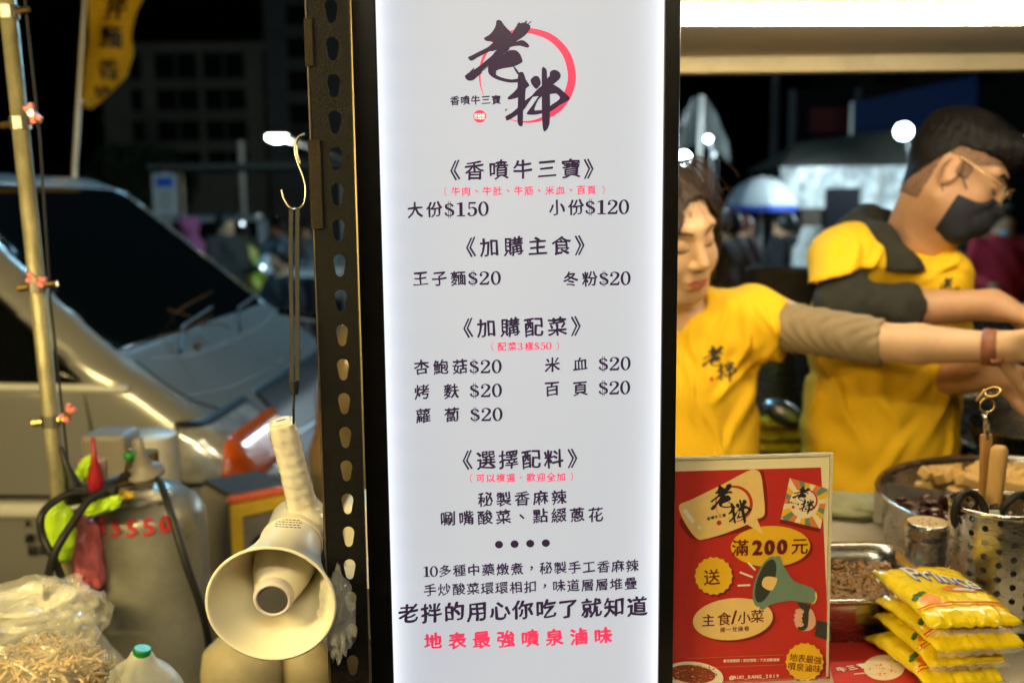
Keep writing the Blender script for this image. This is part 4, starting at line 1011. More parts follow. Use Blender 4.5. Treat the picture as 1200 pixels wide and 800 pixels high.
# ------------------------------------------------------------------ the stall on the right: ceiling, tube, beam, counter
ty = 1.62; c1 = PY(560, 17.5, ty); c2 = PY(1500, 15.5, ty)
t = tube_lamp('ceiling_tube_lamp', c1, c2, .0172, E_TUBE, 'long glowing tube lamp under the stall ceiling right of the menu')
t['category'] = 'tube lamp'
t = thing('stall_canopy', (1.0, 1.6, 0), 'cream boarded canopy and beam over the yellow shirted stall keepers', 'canopy')
zc = c1.z+.032
MB().box((1.25, 1.70, zc+.02), (2.4, 1.5, .035)).build('ceiling', M_['ceil'], t)
bt, bb = PY(900, 52, 2.34), PY(900, 85, 2.34)
MB().box((1.25, 2.36, (bt.z+bb.z)/2), (2.5, .05, bt.z-bb.z), bev=.004).build('beam', M_['beam'], t)
MB().box((1.25, 2.37, bt.z+.05), (2.5, .03, .11)).build('fascia', M_['ceil'], t)
for x_ in (-.02, 2.48): MB().box((x_, 2.40, zc/2), (.03, .03, zc)).build('post', M_['steel_dull'], t)
CZ = .93
t = thing('stall_counter', (1.0, 1.4, 0), 'pale sheet-covered stall counter carrying the pans and noodle packets', 'counter')
MB().box((1.10, 1.375, CZ-.0125), (1.84, .85, .025), bev=.004).build('top', M_['counter'], t)
MB().box((1.10, .98, CZ-.33), (1.80, .02, .60)).build('front_panel', M_['mach_grey'], t)
for x_ in (.25, 1.95):
    for y_ in (1.02, 1.75): MB().box((x_, y_, (CZ-.03)/2), (.035, .035, CZ-.03)).build('leg', M_['steel_dull'], t)

# ------------------------------------------------------------------ red promotion card in its acrylic stand
CYAW = math.radians(4.5); CU = Vector((math.cos(CYAW), math.sin(CYAW), 0))
q = PY(973, 545, 1.150); KP = Plane(q, CU, Vector((0, .03, 1)))
ur, vtop = KP.px(972, 534); ul = ur-.213; vbot = -(q.z-CZ)
t = thing('promotion_card', KP.pt((ul+ur)/2, vbot+.001), 'red promotion card in a clear acrylic stand with a cartoon loudhailer and coupon offer', 'card')
def kquad(name, a, b, c_, d, n0, n1, m_):
    return MB().box(KP.pt((a+b)/2, (c_+d)/2, (n0+n1)/2), (b-a, n1-n0, d-c_), Matrix((KP.U, -KP.N, KP.V)).transposed()).build(name, m_, t)
acr = mat('clear_acrylic', (.9, .9, .86), .05, var=0, alpha=.22, spec=.8)
kquad('acrylic_back', ul-.002, ur+.003, vbot+.002, vtop+.004, -.004, -.002, acr)
paper = mat('cream_paper', (.78, .70, .47), .55, var=.03)
kquad('paper', ul, ur, vbot+.004, vtop, -.0018, -.0003, paper)
for nm, a, b, c_, d in (('acrylic_edge', ul-.002, ur+.004, vtop+.0005, vtop+.0035), ('acrylic_edge', ur+.001, ur+.0035, vbot+.004, vtop)):
    kquad(nm, a, b, c_, d, -.004, .0022, mat('acrylic_edge', (.62, .58, .45), .2, spec=.8))
TH_ = MB().box(KP.pt((ul+ur)/2, vbot+.0015, -.02), (ur-ul, .06, .003), Matrix((KP.U, -KP.N, KP.V)).transposed()).build('acrylic_foot', acr, t)
z5 = lambda x, y: (780+x/2.857, 520+y/2.857)
Z5 = lambda pts: [z5(*p) for p in pts]
cm = {k: mat('card_'+k, v_, .5, var=.04, vs=60) for k, v_ in dict(red=(.50, .028, .022), dark=(.22, .012, .012), cream=(.80, .56, .22), yellow=(.80, .47, .02), pale=(.82, .70, .50), teal=(.16, .25, .20), deepteal=(.10, .17, .15), charcoal=(.035, .045, .038), skin=(.72, .40, .30), maroon=(.13, .012, .010), white=(.80, .76, .66), food=(.25, .05, .02), orange=(.70, .22, .06)).items()}
layers = [0]
def shape(name, m_, fn, mat_=None):
    layers[0] += 1; pr = Print(KP, .00002+.00006*layers[0], .000004); fn(pr); return pr.build(name, mat_ or cm[m_], t)
shape('red_panel', 'red', lambda p: p.pxpoly(Z5([(-90, 95), (520, 78), (553, 830), (-90, 830)])))
shape('burst_bubble_shadow', 'dark', lambda p: p.pxpoly(Z5([(60, 232), (295, 98), (332, 112), (342, 235), (312, 262), (305, 275), (275, 288), (135, 322), (108, 322), (70, 300)]), 3))
def scal(cx_, cy_, r, n, a=.07): return lambda p: p.ellipse(*z5(cx_, cy_), r/2.857, r/2.857, n=n*6, fn=lambda t_: 1-a*abs(math.sin(t_*n/2)))
shape('ellipse_shadow', 'dark', lambda p: p.ellipse(*z5(361, 348), 46.5, 24, -.02))
shape('offer_ellipse', 'yellow', lambda p: p.ellipse(*z5(351, 342), 46.5, 24, -.02))
shape('speech_bubble', 'cream', lambda p: (p.pxpoly(smooth_poly(Z5([(45, 205), (80, 188), (180, 140), (270, 92), (298, 85), (318, 100), (326, 150), (332, 225), (322, 245), (305, 250), (300, 258), (200, 298), (130, 318), (108, 318), (85, 295), (55, 245)]), 3)), p.pxpoly(Z5([(262, 262), (304, 246), (327, 302)]))))
shape('bubble_shine', 'white', lambda p: (p.pxpoly(ribbon(Z5([(63, 220), (94, 262)]), [4.5, 4.5])), p.ellipse(*z5(113, 279), 2.2, 2.2)))
kink = mat('card_ink', (.018, .016, .022), .5, var=0); kred = cm['orange']
def klogo(cx_, cy_, s_, rot, sub=True):
    layers[0] += 1; a_ = Print(KP, .00002+.00006*layers[0], .000003); layers[0] += 1; b_ = Print(KP, .00002+.00006*layers[0], .000003)
    T = affine(*z5(cx_, cy_), s_, rot); logo(b_, a_, T)
    for i, ch in enumerate('香噴牛三寶'): put(b_, ch, *T(533+12.1*i, 118-.2*i), 11.5*s_, .03, rot=rot)
    a_.ellipse(*T(562, 137), 7.6*s_, 7.4*s_)
    a_.build('logo_ring', cm['red'], t); b_.build('logo_brush', kink, t)
klogo(228, 200, .385, math.radians(11))
BQ = [(415, 113), (545, 150), (518, 282), (385, 250)]
shape('badge_shadow', 'dark', lambda p: p.pxpoly(Z5([(a+ -4, b+13) for a, b in BQ])))
shape('ray_badge', 'pale', lambda p: p.pxpoly(Z5(BQ)))
def rays(p, k0):
    C_ = (466, 199)
    def edge(a):
        dx, dy = math.cos(a), math.sin(a); best = 1e9
        for i in range(4):
            (x1, y1), (x2, y2) = BQ[i], BQ[(i+1) % 4]; ex, ey = x2-x1, y2-y1; den = dx*ey-dy*ex
            if abs(den) < 1e-6: continue
            s_ = ((x1-C_[0])*ey-(y1-C_[1])*ex)/den; u_ = ((x1-C_[0])*dy-(y1-C_[1])*dx)/den
            if s_ > 0 and -.001 <= u_ <= 1.001: best = min(best, s_)
        return (C_[0]+dx*best, C_[1]+dy*best)
    for i in range(k0, 24, 4):
        a0 = i*math.pi/12; a1 = a0+math.pi/12; p.pxpoly(Z5([C_, edge(a0), edge((a0+a1)/2), edge(a1)]))
shape('ray_stripes', 'orange', lambda p: rays(p, 0)); shape('ray_stripes', 'teal', lambda p: rays(p, 1)); shape('ray_stripes', 'yellow', lambda p: rays(p, 2))
shape('badge_disc', 'pale', lambda p: p.ellipse(*z5(464, 198), 17.5, 17.5))
klogo(470, 188, .235, math.radians(-14))
def words(nm, m_, items):
    layers[0] += 1; p = Print(KP, .00002+.00006*layers[0], .000003)
    for it in items: put(p, it[0], *z5(it[1], it[2]), it[3]/2.857, it[4] if len(it) > 4 else .015, rot=it[5] if len(it) > 5 else 0, brush=False)
    return p.build(nm, cm[m_], t)
words('offer_words', 'maroon', [('滿', 249, 346, 58), ('2', 306, 345, 66, .055), ('0', 347, 344, 66, .055), ('0', 389, 342, 66, .055), ('元', 448, 340, 58)])
shape('burst_shadow', 'dark', scal(166, 446, 66, 18)); shape('burst_badge', 'yellow', scal(160, 440, 65, 18)); words('gift_word', 'maroon', [('送', 154, 444, 56, .015, .06)])
shape('ellipse_shadow', 'dark', lambda p: p.ellipse(*z5(233, 590), 47, 24.5, -.09)); shape('dish_ellipse', 'cream', lambda p: p.ellipse(*z5(224, 584), 47, 24.5, -.09))
words('dish_words', 'maroon', [('主', 142, 588, 45), ('食', 195, 583, 47), ('/', 228, 577, 62, .03), ('小', 262, 579, 45), ('菜', 306, 574, 46)])
words('dish_words_small', 'maroon', [(c_, 190+20*i, 620-1.2*i, 18, .02) for i, c_ in enumerate('擇一兌換卷')])
shape('sound_strokes', 'white', lambda p: [p.pxpoly(ribbon(Z5(s_), [2.2, 2.2])) for s_ in ([(275, 395), (299, 420)], [(247, 427), (291, 444)], [(240, 472), (282, 470)])])
shape('drawn_sleeve', 'charcoal', lambda p: p.pxpoly(Z5([(506, 588), (550, 597), (553, 659), (497, 640)])))
shape('drawn_hand', 'skin', lambda p: p.pxpoly(Z5([(448, 548), (436, 570), (430, 590), (436, 612), (455, 622), (480, 622), (498, 606), (500, 580), (488, 552), (470, 545)]), 3))
shape('drawn_grip', 'charcoal', lambda p: p.pxpoly(Z5([(438, 528), (482, 536), (478, 560), (474, 610), (456, 622), (440, 615), (446, 600), (458, 560)]), 2))
shape('drawn_fingers', 'skin', lambda p: [p.ellipse(*z5(x_, y_), 5.2, 3.1, .1) for x_, y_ in ((447, 558), (443, 572), (442, 587), (446, 601))])
shape('drawn_end_cap', 'cream', lambda p: p.ellipse(*z5(494, 512), 4, 7.5, .2))
shape('drawn_body', 'teal', lambda p: p.pxpoly(Z5([(368, 374), (390, 400), (418, 445), (440, 462), (492, 480), (498, 500), (492, 530), (430, 522), (400, 524), (350, 535), (312, 548)]), 2))
shape('drawn_bell', 'teal', lambda p: p.ellipse(*z5(334, 458), 12.5, 31, .33)); shape('drawn_mouth', 'charcoal', lambda p: p.ellipse(*z5(333, 456), 9.8, 26.5, .33))
shape('drawn_cone', 'cream', lambda p: p.pxpoly(Z5([(326, 448), (340, 441), (366, 444), (372, 452), (362, 478), (352, 488), (332, 482), (320, 468)]), 2))
shape('fine_rules', 'orange', lambda p: (p.pxpoly(ribbon(Z5([(70, 715), (395, 702)]), [.45, .45])), p.pxpoly(ribbon(Z5([(60, 748), (395, 735)]), [.45, .45]))))
words('small_print', 'white', [(c_, 197+11.0*i, 722.5-.25*i, 11.5, .02) for i, c_ in enumerate('無兌換期限｜限定環境｜下次消費適用')])
words('account_name', 'white', [(c_, 219+11.8*i, 778-.45*i, 16, .03) for i, c_ in enumerate('@RUO_BANG_2019')])
shape('burst_shadow', 'dark', scal(470, 734, 66, 18)); shape('burst_badge', 'yellow', scal(463, 726, 65, 18))
words('badge_words', 'maroon', [(c_, 426+27*i, 711+3*i, 28, .012, -.1) for i, c_ in enumerate('地表最強')]+[(c_, 420+28*i, 740+3*i, 28, .012, -.1) for i, c_ in enumerate('噴泉滷味')])
shape('printed_plate', 'white', lambda p: p.ellipse(*z5(92, 772), 35, 16.5, .1)); shape('printed_plate_well', 'pale', lambda p: p.ellipse(*z5(90, 768), 30, 13, .1))
def foodbits(p, n, k):
    random.seed(k)
    for i in range(n):
        a = random.random()*6.28; r = random.random()**.5; x_, y_ = 88+78*r*math.cos(a), 765+30*r*math.sin(a); p.pxpoly(Z5([(x_+random.uniform(-9, 9), y_+random.uniform(-5, 5)) for _ in range(3)]))
shape('printed_food', 'food', lambda p: (p.ellipse(*z5(88, 766), 27, 10.5, .1), foodbits(p, 60, 1))); shape('printed_food', 'orange', lambda p: foodbits(p, 26, 2)); shape('printed_food', 'maroon', lambda p: foodbits(p, 30, 3)); shape('printed_food', 'cream', lambda p: foodbits(p, 8, 4))

# ------------------------------------------------------------------ flyer lying on the counter
FZ = CZ+.0015; fa, fb, fc_, fd = [PZ(x, y, FZ) for x, y in ((965, 752), (1030, 748), (1090, 812), (985, 830))]
t = thing('flyer', (fa+fb+fc_+fd)/4, 'red printed flyer lying flat on the counter under the noodle packets', 'flyer')
FP = Plane(fd, fc_-fd, fa-fd)
if FP.N.z < 0: FP.N = -FP.N
link('sheet', pymesh('sheet', [fd, fc_, fb, fa], [(0, 1, 2, 3)]), cm['red'], t, smooth=False)
pr = Print(FP, .0004, .00002); 
def fell(cx_, cy_, rx, ry): pr.ellipse(cx_, cy_, rx, ry)
fell(1036, 782, 24, 15); pr.build('printed_bowl', cm['pale'], t)
pr = Print(FP, .0008, .00002)
for i in range(40): a = random.random()*6.28; r = random.random()**.5; x_, y_ = 1037+19*r*math.cos(a), 782+11*r*math.sin(a); pr.pxpoly([(x_+random.uniform(-3, 3), y_+random.uniform(-2, 2)) for _ in range(3)])
pr.build('printed_noodles', cm['orange'], t)
pr = Print(FP, .0014, .00002)
for ch, x_, y_ in (('牛', 986, 785), ('三', 998, 783), ('寶', 1011, 781)): put(pr, ch, x_, y_, 12, .05, brush=False)
for i in range(12): pr.pxpoly([(1001+i*2.4, 790-i*.25), (1002.4+i*2.4, 790-i*.25), (1002.4+i*2.4, 791.5-i*.25), (1001+i*2.4, 791.5-i*.25)])
pr.build('flyer_words', cm['white'], t)

# ------------------------------------------------------------------ steel pan of minced topping
def pan(name, xa, xb, ya, yb, za, zb, label, cat):
    t = thing(name, ((xa+xb)/2, (ya+yb)/2, za), label, cat)
    rim = [(xa, ya), (xb, ya), (xb, yb), (xa, yb)]
    def rr(ins, z, r=.03):
        o = []
        for (cx_, cy_, a0) in ((xa+ins+r, ya+ins+r, math.pi), (xb-ins-r, ya+ins+r, 1.5*math.pi), (xb-ins-r, yb-ins-r, 0), (xa+ins+r, yb-ins-r, .5*math.pi)):
            for k in range(7): a = a0+k*math.pi/12; o.append((cx_+r*math.cos(a), cy_+r*math.sin(a), z))
        return o
    levels = [rr(.016, za), rr(.006, zb-.012), rr(.004, zb-.002), rr(-.006, zb), rr(-.008, zb-.002), rr(-.008, zb+.001), rr(-.006, zb+.003), rr(.006, zb+.002), rr(.010, zb-.02), rr(.020, za+.003)]
    v_ = [p for l in levels for p in l]; n_ = 28; f_ = [(i*n_+k, i*n_+(k+1) % n_, (i+1)*n_+(k+1) % n_, (i+1)*n_+k) for i in range(len(levels)-1) for k in range(n_)]
    f_.append(tuple((len(levels)-1)*n_+k for k in range(n_))); f_.append(tuple(range(n_))[::-1])
    o = link('pan_body', pymesh('pan_body', v_, f_), M_['steel'], t); 
    return t
yA = PZ(1010, 703, CZ+.065).y; 
t = pan('steel_pan', .30, .565, yA, yA+.21, CZ, CZ+.065, 'square steel pan half full of browned minced topping behind the red card', 'pan')
mince = mat('browned_mince', (.26, .125, .022), .3, var=.7, vs=120, coat=.5)
def chunks(n, cfn, r, m_, name, par, seed=0, cube=False, squash=.7):
    random.seed(seed); v_ = []; f_ = []
    base = [Vector((x, y, z)) for x in (-1, 1) for y in (-1, 1) for z in (-1, 1)]; fc = [(0, 1, 3, 2), (4, 6, 7, 5), (0, 4, 5, 1), (2, 3, 7, 6), (0, 2, 6, 4), (1, 5, 7, 3)]
    for i in range(n):
        c_ = Vector(cfn()); R = Matrix.Rotation(random.random()*6.28, 3, 'Z') @ Matrix.Rotation(random.uniform(-.9, .9), 3, 'X') @ Matrix.Rotation(random.uniform(-.9, .9), 3, 'Y'); s_ = r*random.uniform(.6, 1.3); k = len(v_)
        v_ += [c_+R @ Vector((q.x*s_*random.uniform(.6, 1), q.y*s_*random.uniform(.6, 1), q.z*s_*squash)) for q in base]; f_ += [tuple(k+j for j in q) for q in fc]
    o = link(name, pymesh(name, v_, f_), m_, par); bv = o.modifiers.new('soft', 'SUBSURF'); bv.levels = 1; bv.render_levels = 1
    return tag(o, kind='stuff')
def mpos():
    x = random.uniform(.33, .545); y = random.uniform(yA+.03, yA+.185); h_ = .022+.030*((y-yA)/.21)+.012*noise.noise(Vector((x*22, y*22, 0)))
    return (x, y, CZ+h_)
chunks(2600, mpos, .0042, mince, 'minced_topping', t, 1)
MB().box((.43, yA+.11, CZ+.012), (.22, .17, .02)).build('sauce', mat('brown_sauce', (.16, .08, .02), .2, coat=1), t)

# ------------------------------------------------------------------ big round pot with divider, tofu and braised meat
pc = Vector((.875, 1.555, CZ)); pr_ = .27; pz = CZ+.095
t = thing('divided_pot', pc, 'wide round steel pot split by a divider with braised meat and tofu', 'pot')
Mp = at(pc, Matrix.Identity(3))
MB().lathe([(.001, .001), (pr_-.03, .001), (pr_-.012, .012), (pr_-.002, .09), (pr_+.002, .093), (pr_+.006, .097), (pr_+.003, .101), (pr_-.003, .098), (pr_-.006, .09), (pr_-.016, .016), (pr_-.03, .006), (.001, .006)], Mp, 96).build('pot_body', M_['steel'], t, smooth=True)
dv = Vector((math.cos(.35), math.sin(.35), 0))
MB().box(pc+Vector((-.02, .02, .045)), (pr_*1.9, .003, .075), Matrix.Rotation(2.55, 3, 'Z')).build('divider', M_['steel_dull'], t)
for a in (math.radians(215),):
    d_ = Vector((math.cos(a), math.sin(a), 0)); e_ = Vector((-d_.y, d_.x, 0)); b_ = pc+d_*(pr_-.004)+Vector((0, 0, .06))
    MB().tube([b_-e_*.045, b_-e_*.045+d_*.008, b_-e_*.04+d_*.010+Vector((0, 0, -.032)), b_+e_*.04+d_*.010+Vector((0, 0, -.032)), b_+e_*.045+d_*.008, b_+e_*.045], .0035, 8).build('side_handle', M_['steel'], t, smooth=True)
    MB().box(b_+d_*.002+Vector((0, 0, -.008)), (.105, .003, .05), Matrix.Rotation(a+math.pi/2, 3, 'Z'), .001).build('handle_plate', M_['steel_dull'], t)
nrm = Vector((-math.sin(2.55), math.cos(2.55), 0))
meatm = mat('braised_meat', (.055, .018, .010), .22, var=.5, vs=70, coat=.8)
def meatpos():
    while True:
        x, y = random.uniform(-.24, .24), random.uniform(-.24, .24)
        if math.hypot(x, y) < .235 and (Vector((x, y, 0))-Vector((-.02, .02, 0))).dot(nrm)*(1 if nrm.y < 0 else -1) > .012: return (pc.x+x, pc.y+y, CZ+.045+random.uniform(0, .028))
chunks(260, meatpos, .023, meatm, 'braised_meat', t, 3, squash=.32)
MB().lathe([(.001, .043), (.245, .043)], Mp, 64).build('broth', mat('dark_broth', (.035, .015, .006), .06, coat=1), t)
tm = mat('tofu', (.66, .43, .15), .45, sub=.2, var=.12, vs=50, bump=.3, bs=120)
random.seed(9); n_t = 0; first = None
for i in range(900):
    px_, py_ = random.uniform(1066, 1215), random.uniform(549, 590)
    zz = CZ+.075+(.022 if n_t > 18 else 0); q = PZ(px_, py_, zz); r_ = q-pc; r_.z = 0
    if r_.length > .225 or (r_-Vector((-.02, .02, 0))).dot(nrm)*(1 if nrm.y < 0 else -1) > -.028: continue
    if any((q-o_.location).length < .020 for o_ in bpy.data.objects if o_.name.startswith('tofu_cube')): continue
    R = Matrix.Rotation(random.random()*3, 4, 'Z') @ Matrix.Rotation(random.uniform(-.5, .5), 4, 'X') @ Matrix.Rotation(random.uniform(-.4, .4), 4, 'Y')
    if first is None: o = MB().box((0, 0, 0), (.028, .025, .019), bev=.003).build('tofu_cube', tm); first = o
    else: o = first.copy(); COL.objects.link(o)
    o.rotation_euler = R.to_euler(); o.location = q; tag(o, 'golden cube of tofu among the others piled in the divided pot', 'tofu', 'tofu cubes heaped in the pot'); n_t += 1
    if n_t > 46: break

# ------------------------------------------------------------------ seasoning shaker
sc_ = Vector((.592, 1.375, CZ)); t = thing('seasoning_shaker', sc_, 'small steel seasoning jar with a tan perforated lid left of the utensil holder', 'shaker')
shz = PY(1088, 612, 1.37).z-CZ
MB().lathe([(.001, .001), (.029, .001), (.031, .006), (.031, shz-.042), (.028, shz-.034), (.029, shz-.03), (.029, shz-.026), (.0275, shz-.022)], at(sc_, Matrix.Identity(3)), 40).build('jar', M_['steel'], t, smooth=True)
lid = MB().lathe([(.0275, shz-.024), (.0305, shz-.022), (.0315, shz-.004), (.030, shz), (.0285, shz+.0005)], at(sc_, Matrix.Identity(3)), 40).build('lid_ring', M_['steel'], t, smooth=True)
MB().lathe([(.0001, shz-.0005), (.0288, shz-.0005)], at(sc_, Matrix.Identity(3)), 32).build('lid_top', mat('tan_lid', (.62, .47, .25), .5), t)
for i in range(7): a = i*.9; MB().ball(sc_+Vector((.012*math.cos(a)*(i > 0), .012*math.sin(a)*(i > 0), shz)), (.0016, .0016, .0006), 6).build('lid_hole', M_['lens_dark'], t)

# ------------------------------------------------------------------ perforated utensil holder
hc = Vector((.648, 1.285, CZ)); HR = .0625; hz = .172
t = thing('utensil_holder', hc, 'perforated steel utensil holder with scissors and wooden handles at the right edge', 'utensil holder')
nc, nr = 22, 8; cw = 2*math.pi*HR/nc; ch_ = .0185
hm = MB(); hole = [(.0042*math.cos(2*math.pi*k/12+math.pi/12), .0042*math.sin(2*math.pi*k/12+math.pi/12)) for k in range(12)]
for c_i in range(nc):
    for r_i in range(nr):
        yy = .020+ch_*(r_i+.5+(.5 if c_i % 2 else 0))-(ch_*.25)
        a0 = 2*math.pi*c_i/nc
        holed(hm, lambda x, y, n_, a0=a0, yy=yy: hc+Vector(((HR+n_)*math.cos(a0+x/HR), (HR+n_)*math.sin(a0+x/HR), yy+y)), cw, ch_, hole, .0012)
    a0 = 2*math.pi*(c_i-.5)/nc; a1 = a0+2*math.pi/nc
    for za_, zb_ in ((0, .020+(ch_*.5 if c_i % 2 else 0)-ch_*.25), (.020+ch_*(nr+(.5 if c_i % 2 else 0))-ch_*.25, hz)):
        for r_ in (HR, HR-.0012):
            q_ = [hc+Vector((r_*math.cos(a), r_*math.sin(a), z)) for a, z in ((a0, za_), (a1, za_), (a1, zb_), (a0, zb_))]; hm.add(q_, [(0, 1, 2, 3)])
ho = hm.build('perforated_wall', M_['steel'], t, smooth=False); 
bm = bmesh.new(); bm.from_mesh(ho.data); bmesh.ops.remove_doubles(bm, verts=bm.verts, dist=.0003); bm.to_mesh(ho.data); bm.free(); ho.data.shade_smooth(); ho.data.set_sharp_from_angle(angle=math.radians(35))
MB().lathe([(HR-.002, hz-.002), (HR-.0015, hz+.002), (HR+.0005, hz+.003), (HR+.0022, hz+.001), (HR+.0012, hz-.003)], at(hc, Matrix.Identity(3)), 64).build('rolled_rim', M_['steel'], t, smooth=True)
MB().lathe([(.001, -.000), (HR+.003, .0005), (HR+.004, .004), (HR+.004, .014), (HR+.0015, .017), (.001, .017)], at(hc, Matrix.Identity(3)), 64).build('base_ring', M_['rubber'], t, smooth=True)
# scissors
t = thing('kitchen_scissors', hc+Vector((0, 0, .03)), 'black handled kitchen scissors standing in the utensil holder', 'scissors')
for px_, py_, s_ in ((1136, 601, -1), (1192, 602, 1)):
    c_ = PY(px_, py_, 1.275); R = Matrix.Rotation(s_*.25, 3, 'Y')
    MB().tube([c_+R @ Vector((.021*math.cos(a), .004*math.sin(a*2), .028*math.sin(a))) for a in [2*math.pi*k/24 for k in range(25)]], .0050, 10, cap=False).build('finger_loop', M_['rubber'], t, smooth=True)
c_ = PY(1164, 607, 1.272); MB().box(c_+Vector((0, 0, -.03)), (.010, .003, .10)).build('blade', M_['steel'], t); MB().box(c_+Vector((0, 0, .004)), (.014, .008, .016), bev=.002).build('pivot_joint', M_['tin'], t)
wood = mat('turned_wood', (.42, .22, .075), .5, var=.25, vs=60, stretch=(1, 1, .15), bump=.1)
a_, b_ = PY(1160, 625, 1.30), PY(1172, 522, 1.30)
t = thing('wooden_ladle', a_, 'round wooden ladle handle sticking out of the utensil holder in front', 'ladle')
MB().tube([a_.lerp(b_, k) for k in (0, .15, .5, .85, .96, 1)], [.0085, .010, .0105, .0112, .0108, .007], 20).build('handle', mat('light_wood', (.55, .33, .12), .5, var=.2, vs=60, stretch=(1, 1, .15)), t, smooth=True)
MB().tube([a_+(a_-b_).normalized()*.03, a_], [.006, .0095], 14).build('ferrule', M_['tin'], t, smooth=True)
a_, b_ = PY(1152, 640, 1.335), PY(1156, 508, 1.335)
t = thing('wooden_turner', a_, 'flat dark wooden turner handle with a hanging hole behind the round ladle handle', 'turner')
dr = (b_-a_).normalized(); Rw = frame(dr, (1, 0, 0)); MB().box((a_+b_)/2, (.016, .008, (b_-a_).length), Rw, .003).build('handle', wood, t, smooth=False)
MB().ball(b_-dr*.006+Vector((0, -.0042, 0)), (.0022, .0012, .0022), 8).build('hanging_hole', M_['lens_dark'], t)
MB().tube([b_-dr*.004, b_+dr*.02, b_+dr*.028+Vector((-.004, 0, 0))], .0042, 10).build('steel_neck', M_['steel'], t, smooth=True)
cr = b_+dr*.032
for i, (dx, dz, r_) in enumerate(((0, .008, .010), (-.010, .022, .009), (.006, .026, .010))):
    R = Matrix.Rotation(i*1.1, 3, 'Z') @ Matrix.Rotation(.5*i, 3, 'X')
    MB().tube([cr+Vector((dx, 0, dz))+R @ Vector((r_*math.cos(a), 0, r_*math.sin(a))) for a in [2*math.pi*k/18 for k in range(19)]], .0016, 6, cap=False).build('hanging_ring', M_['brass'], t, smooth=True)

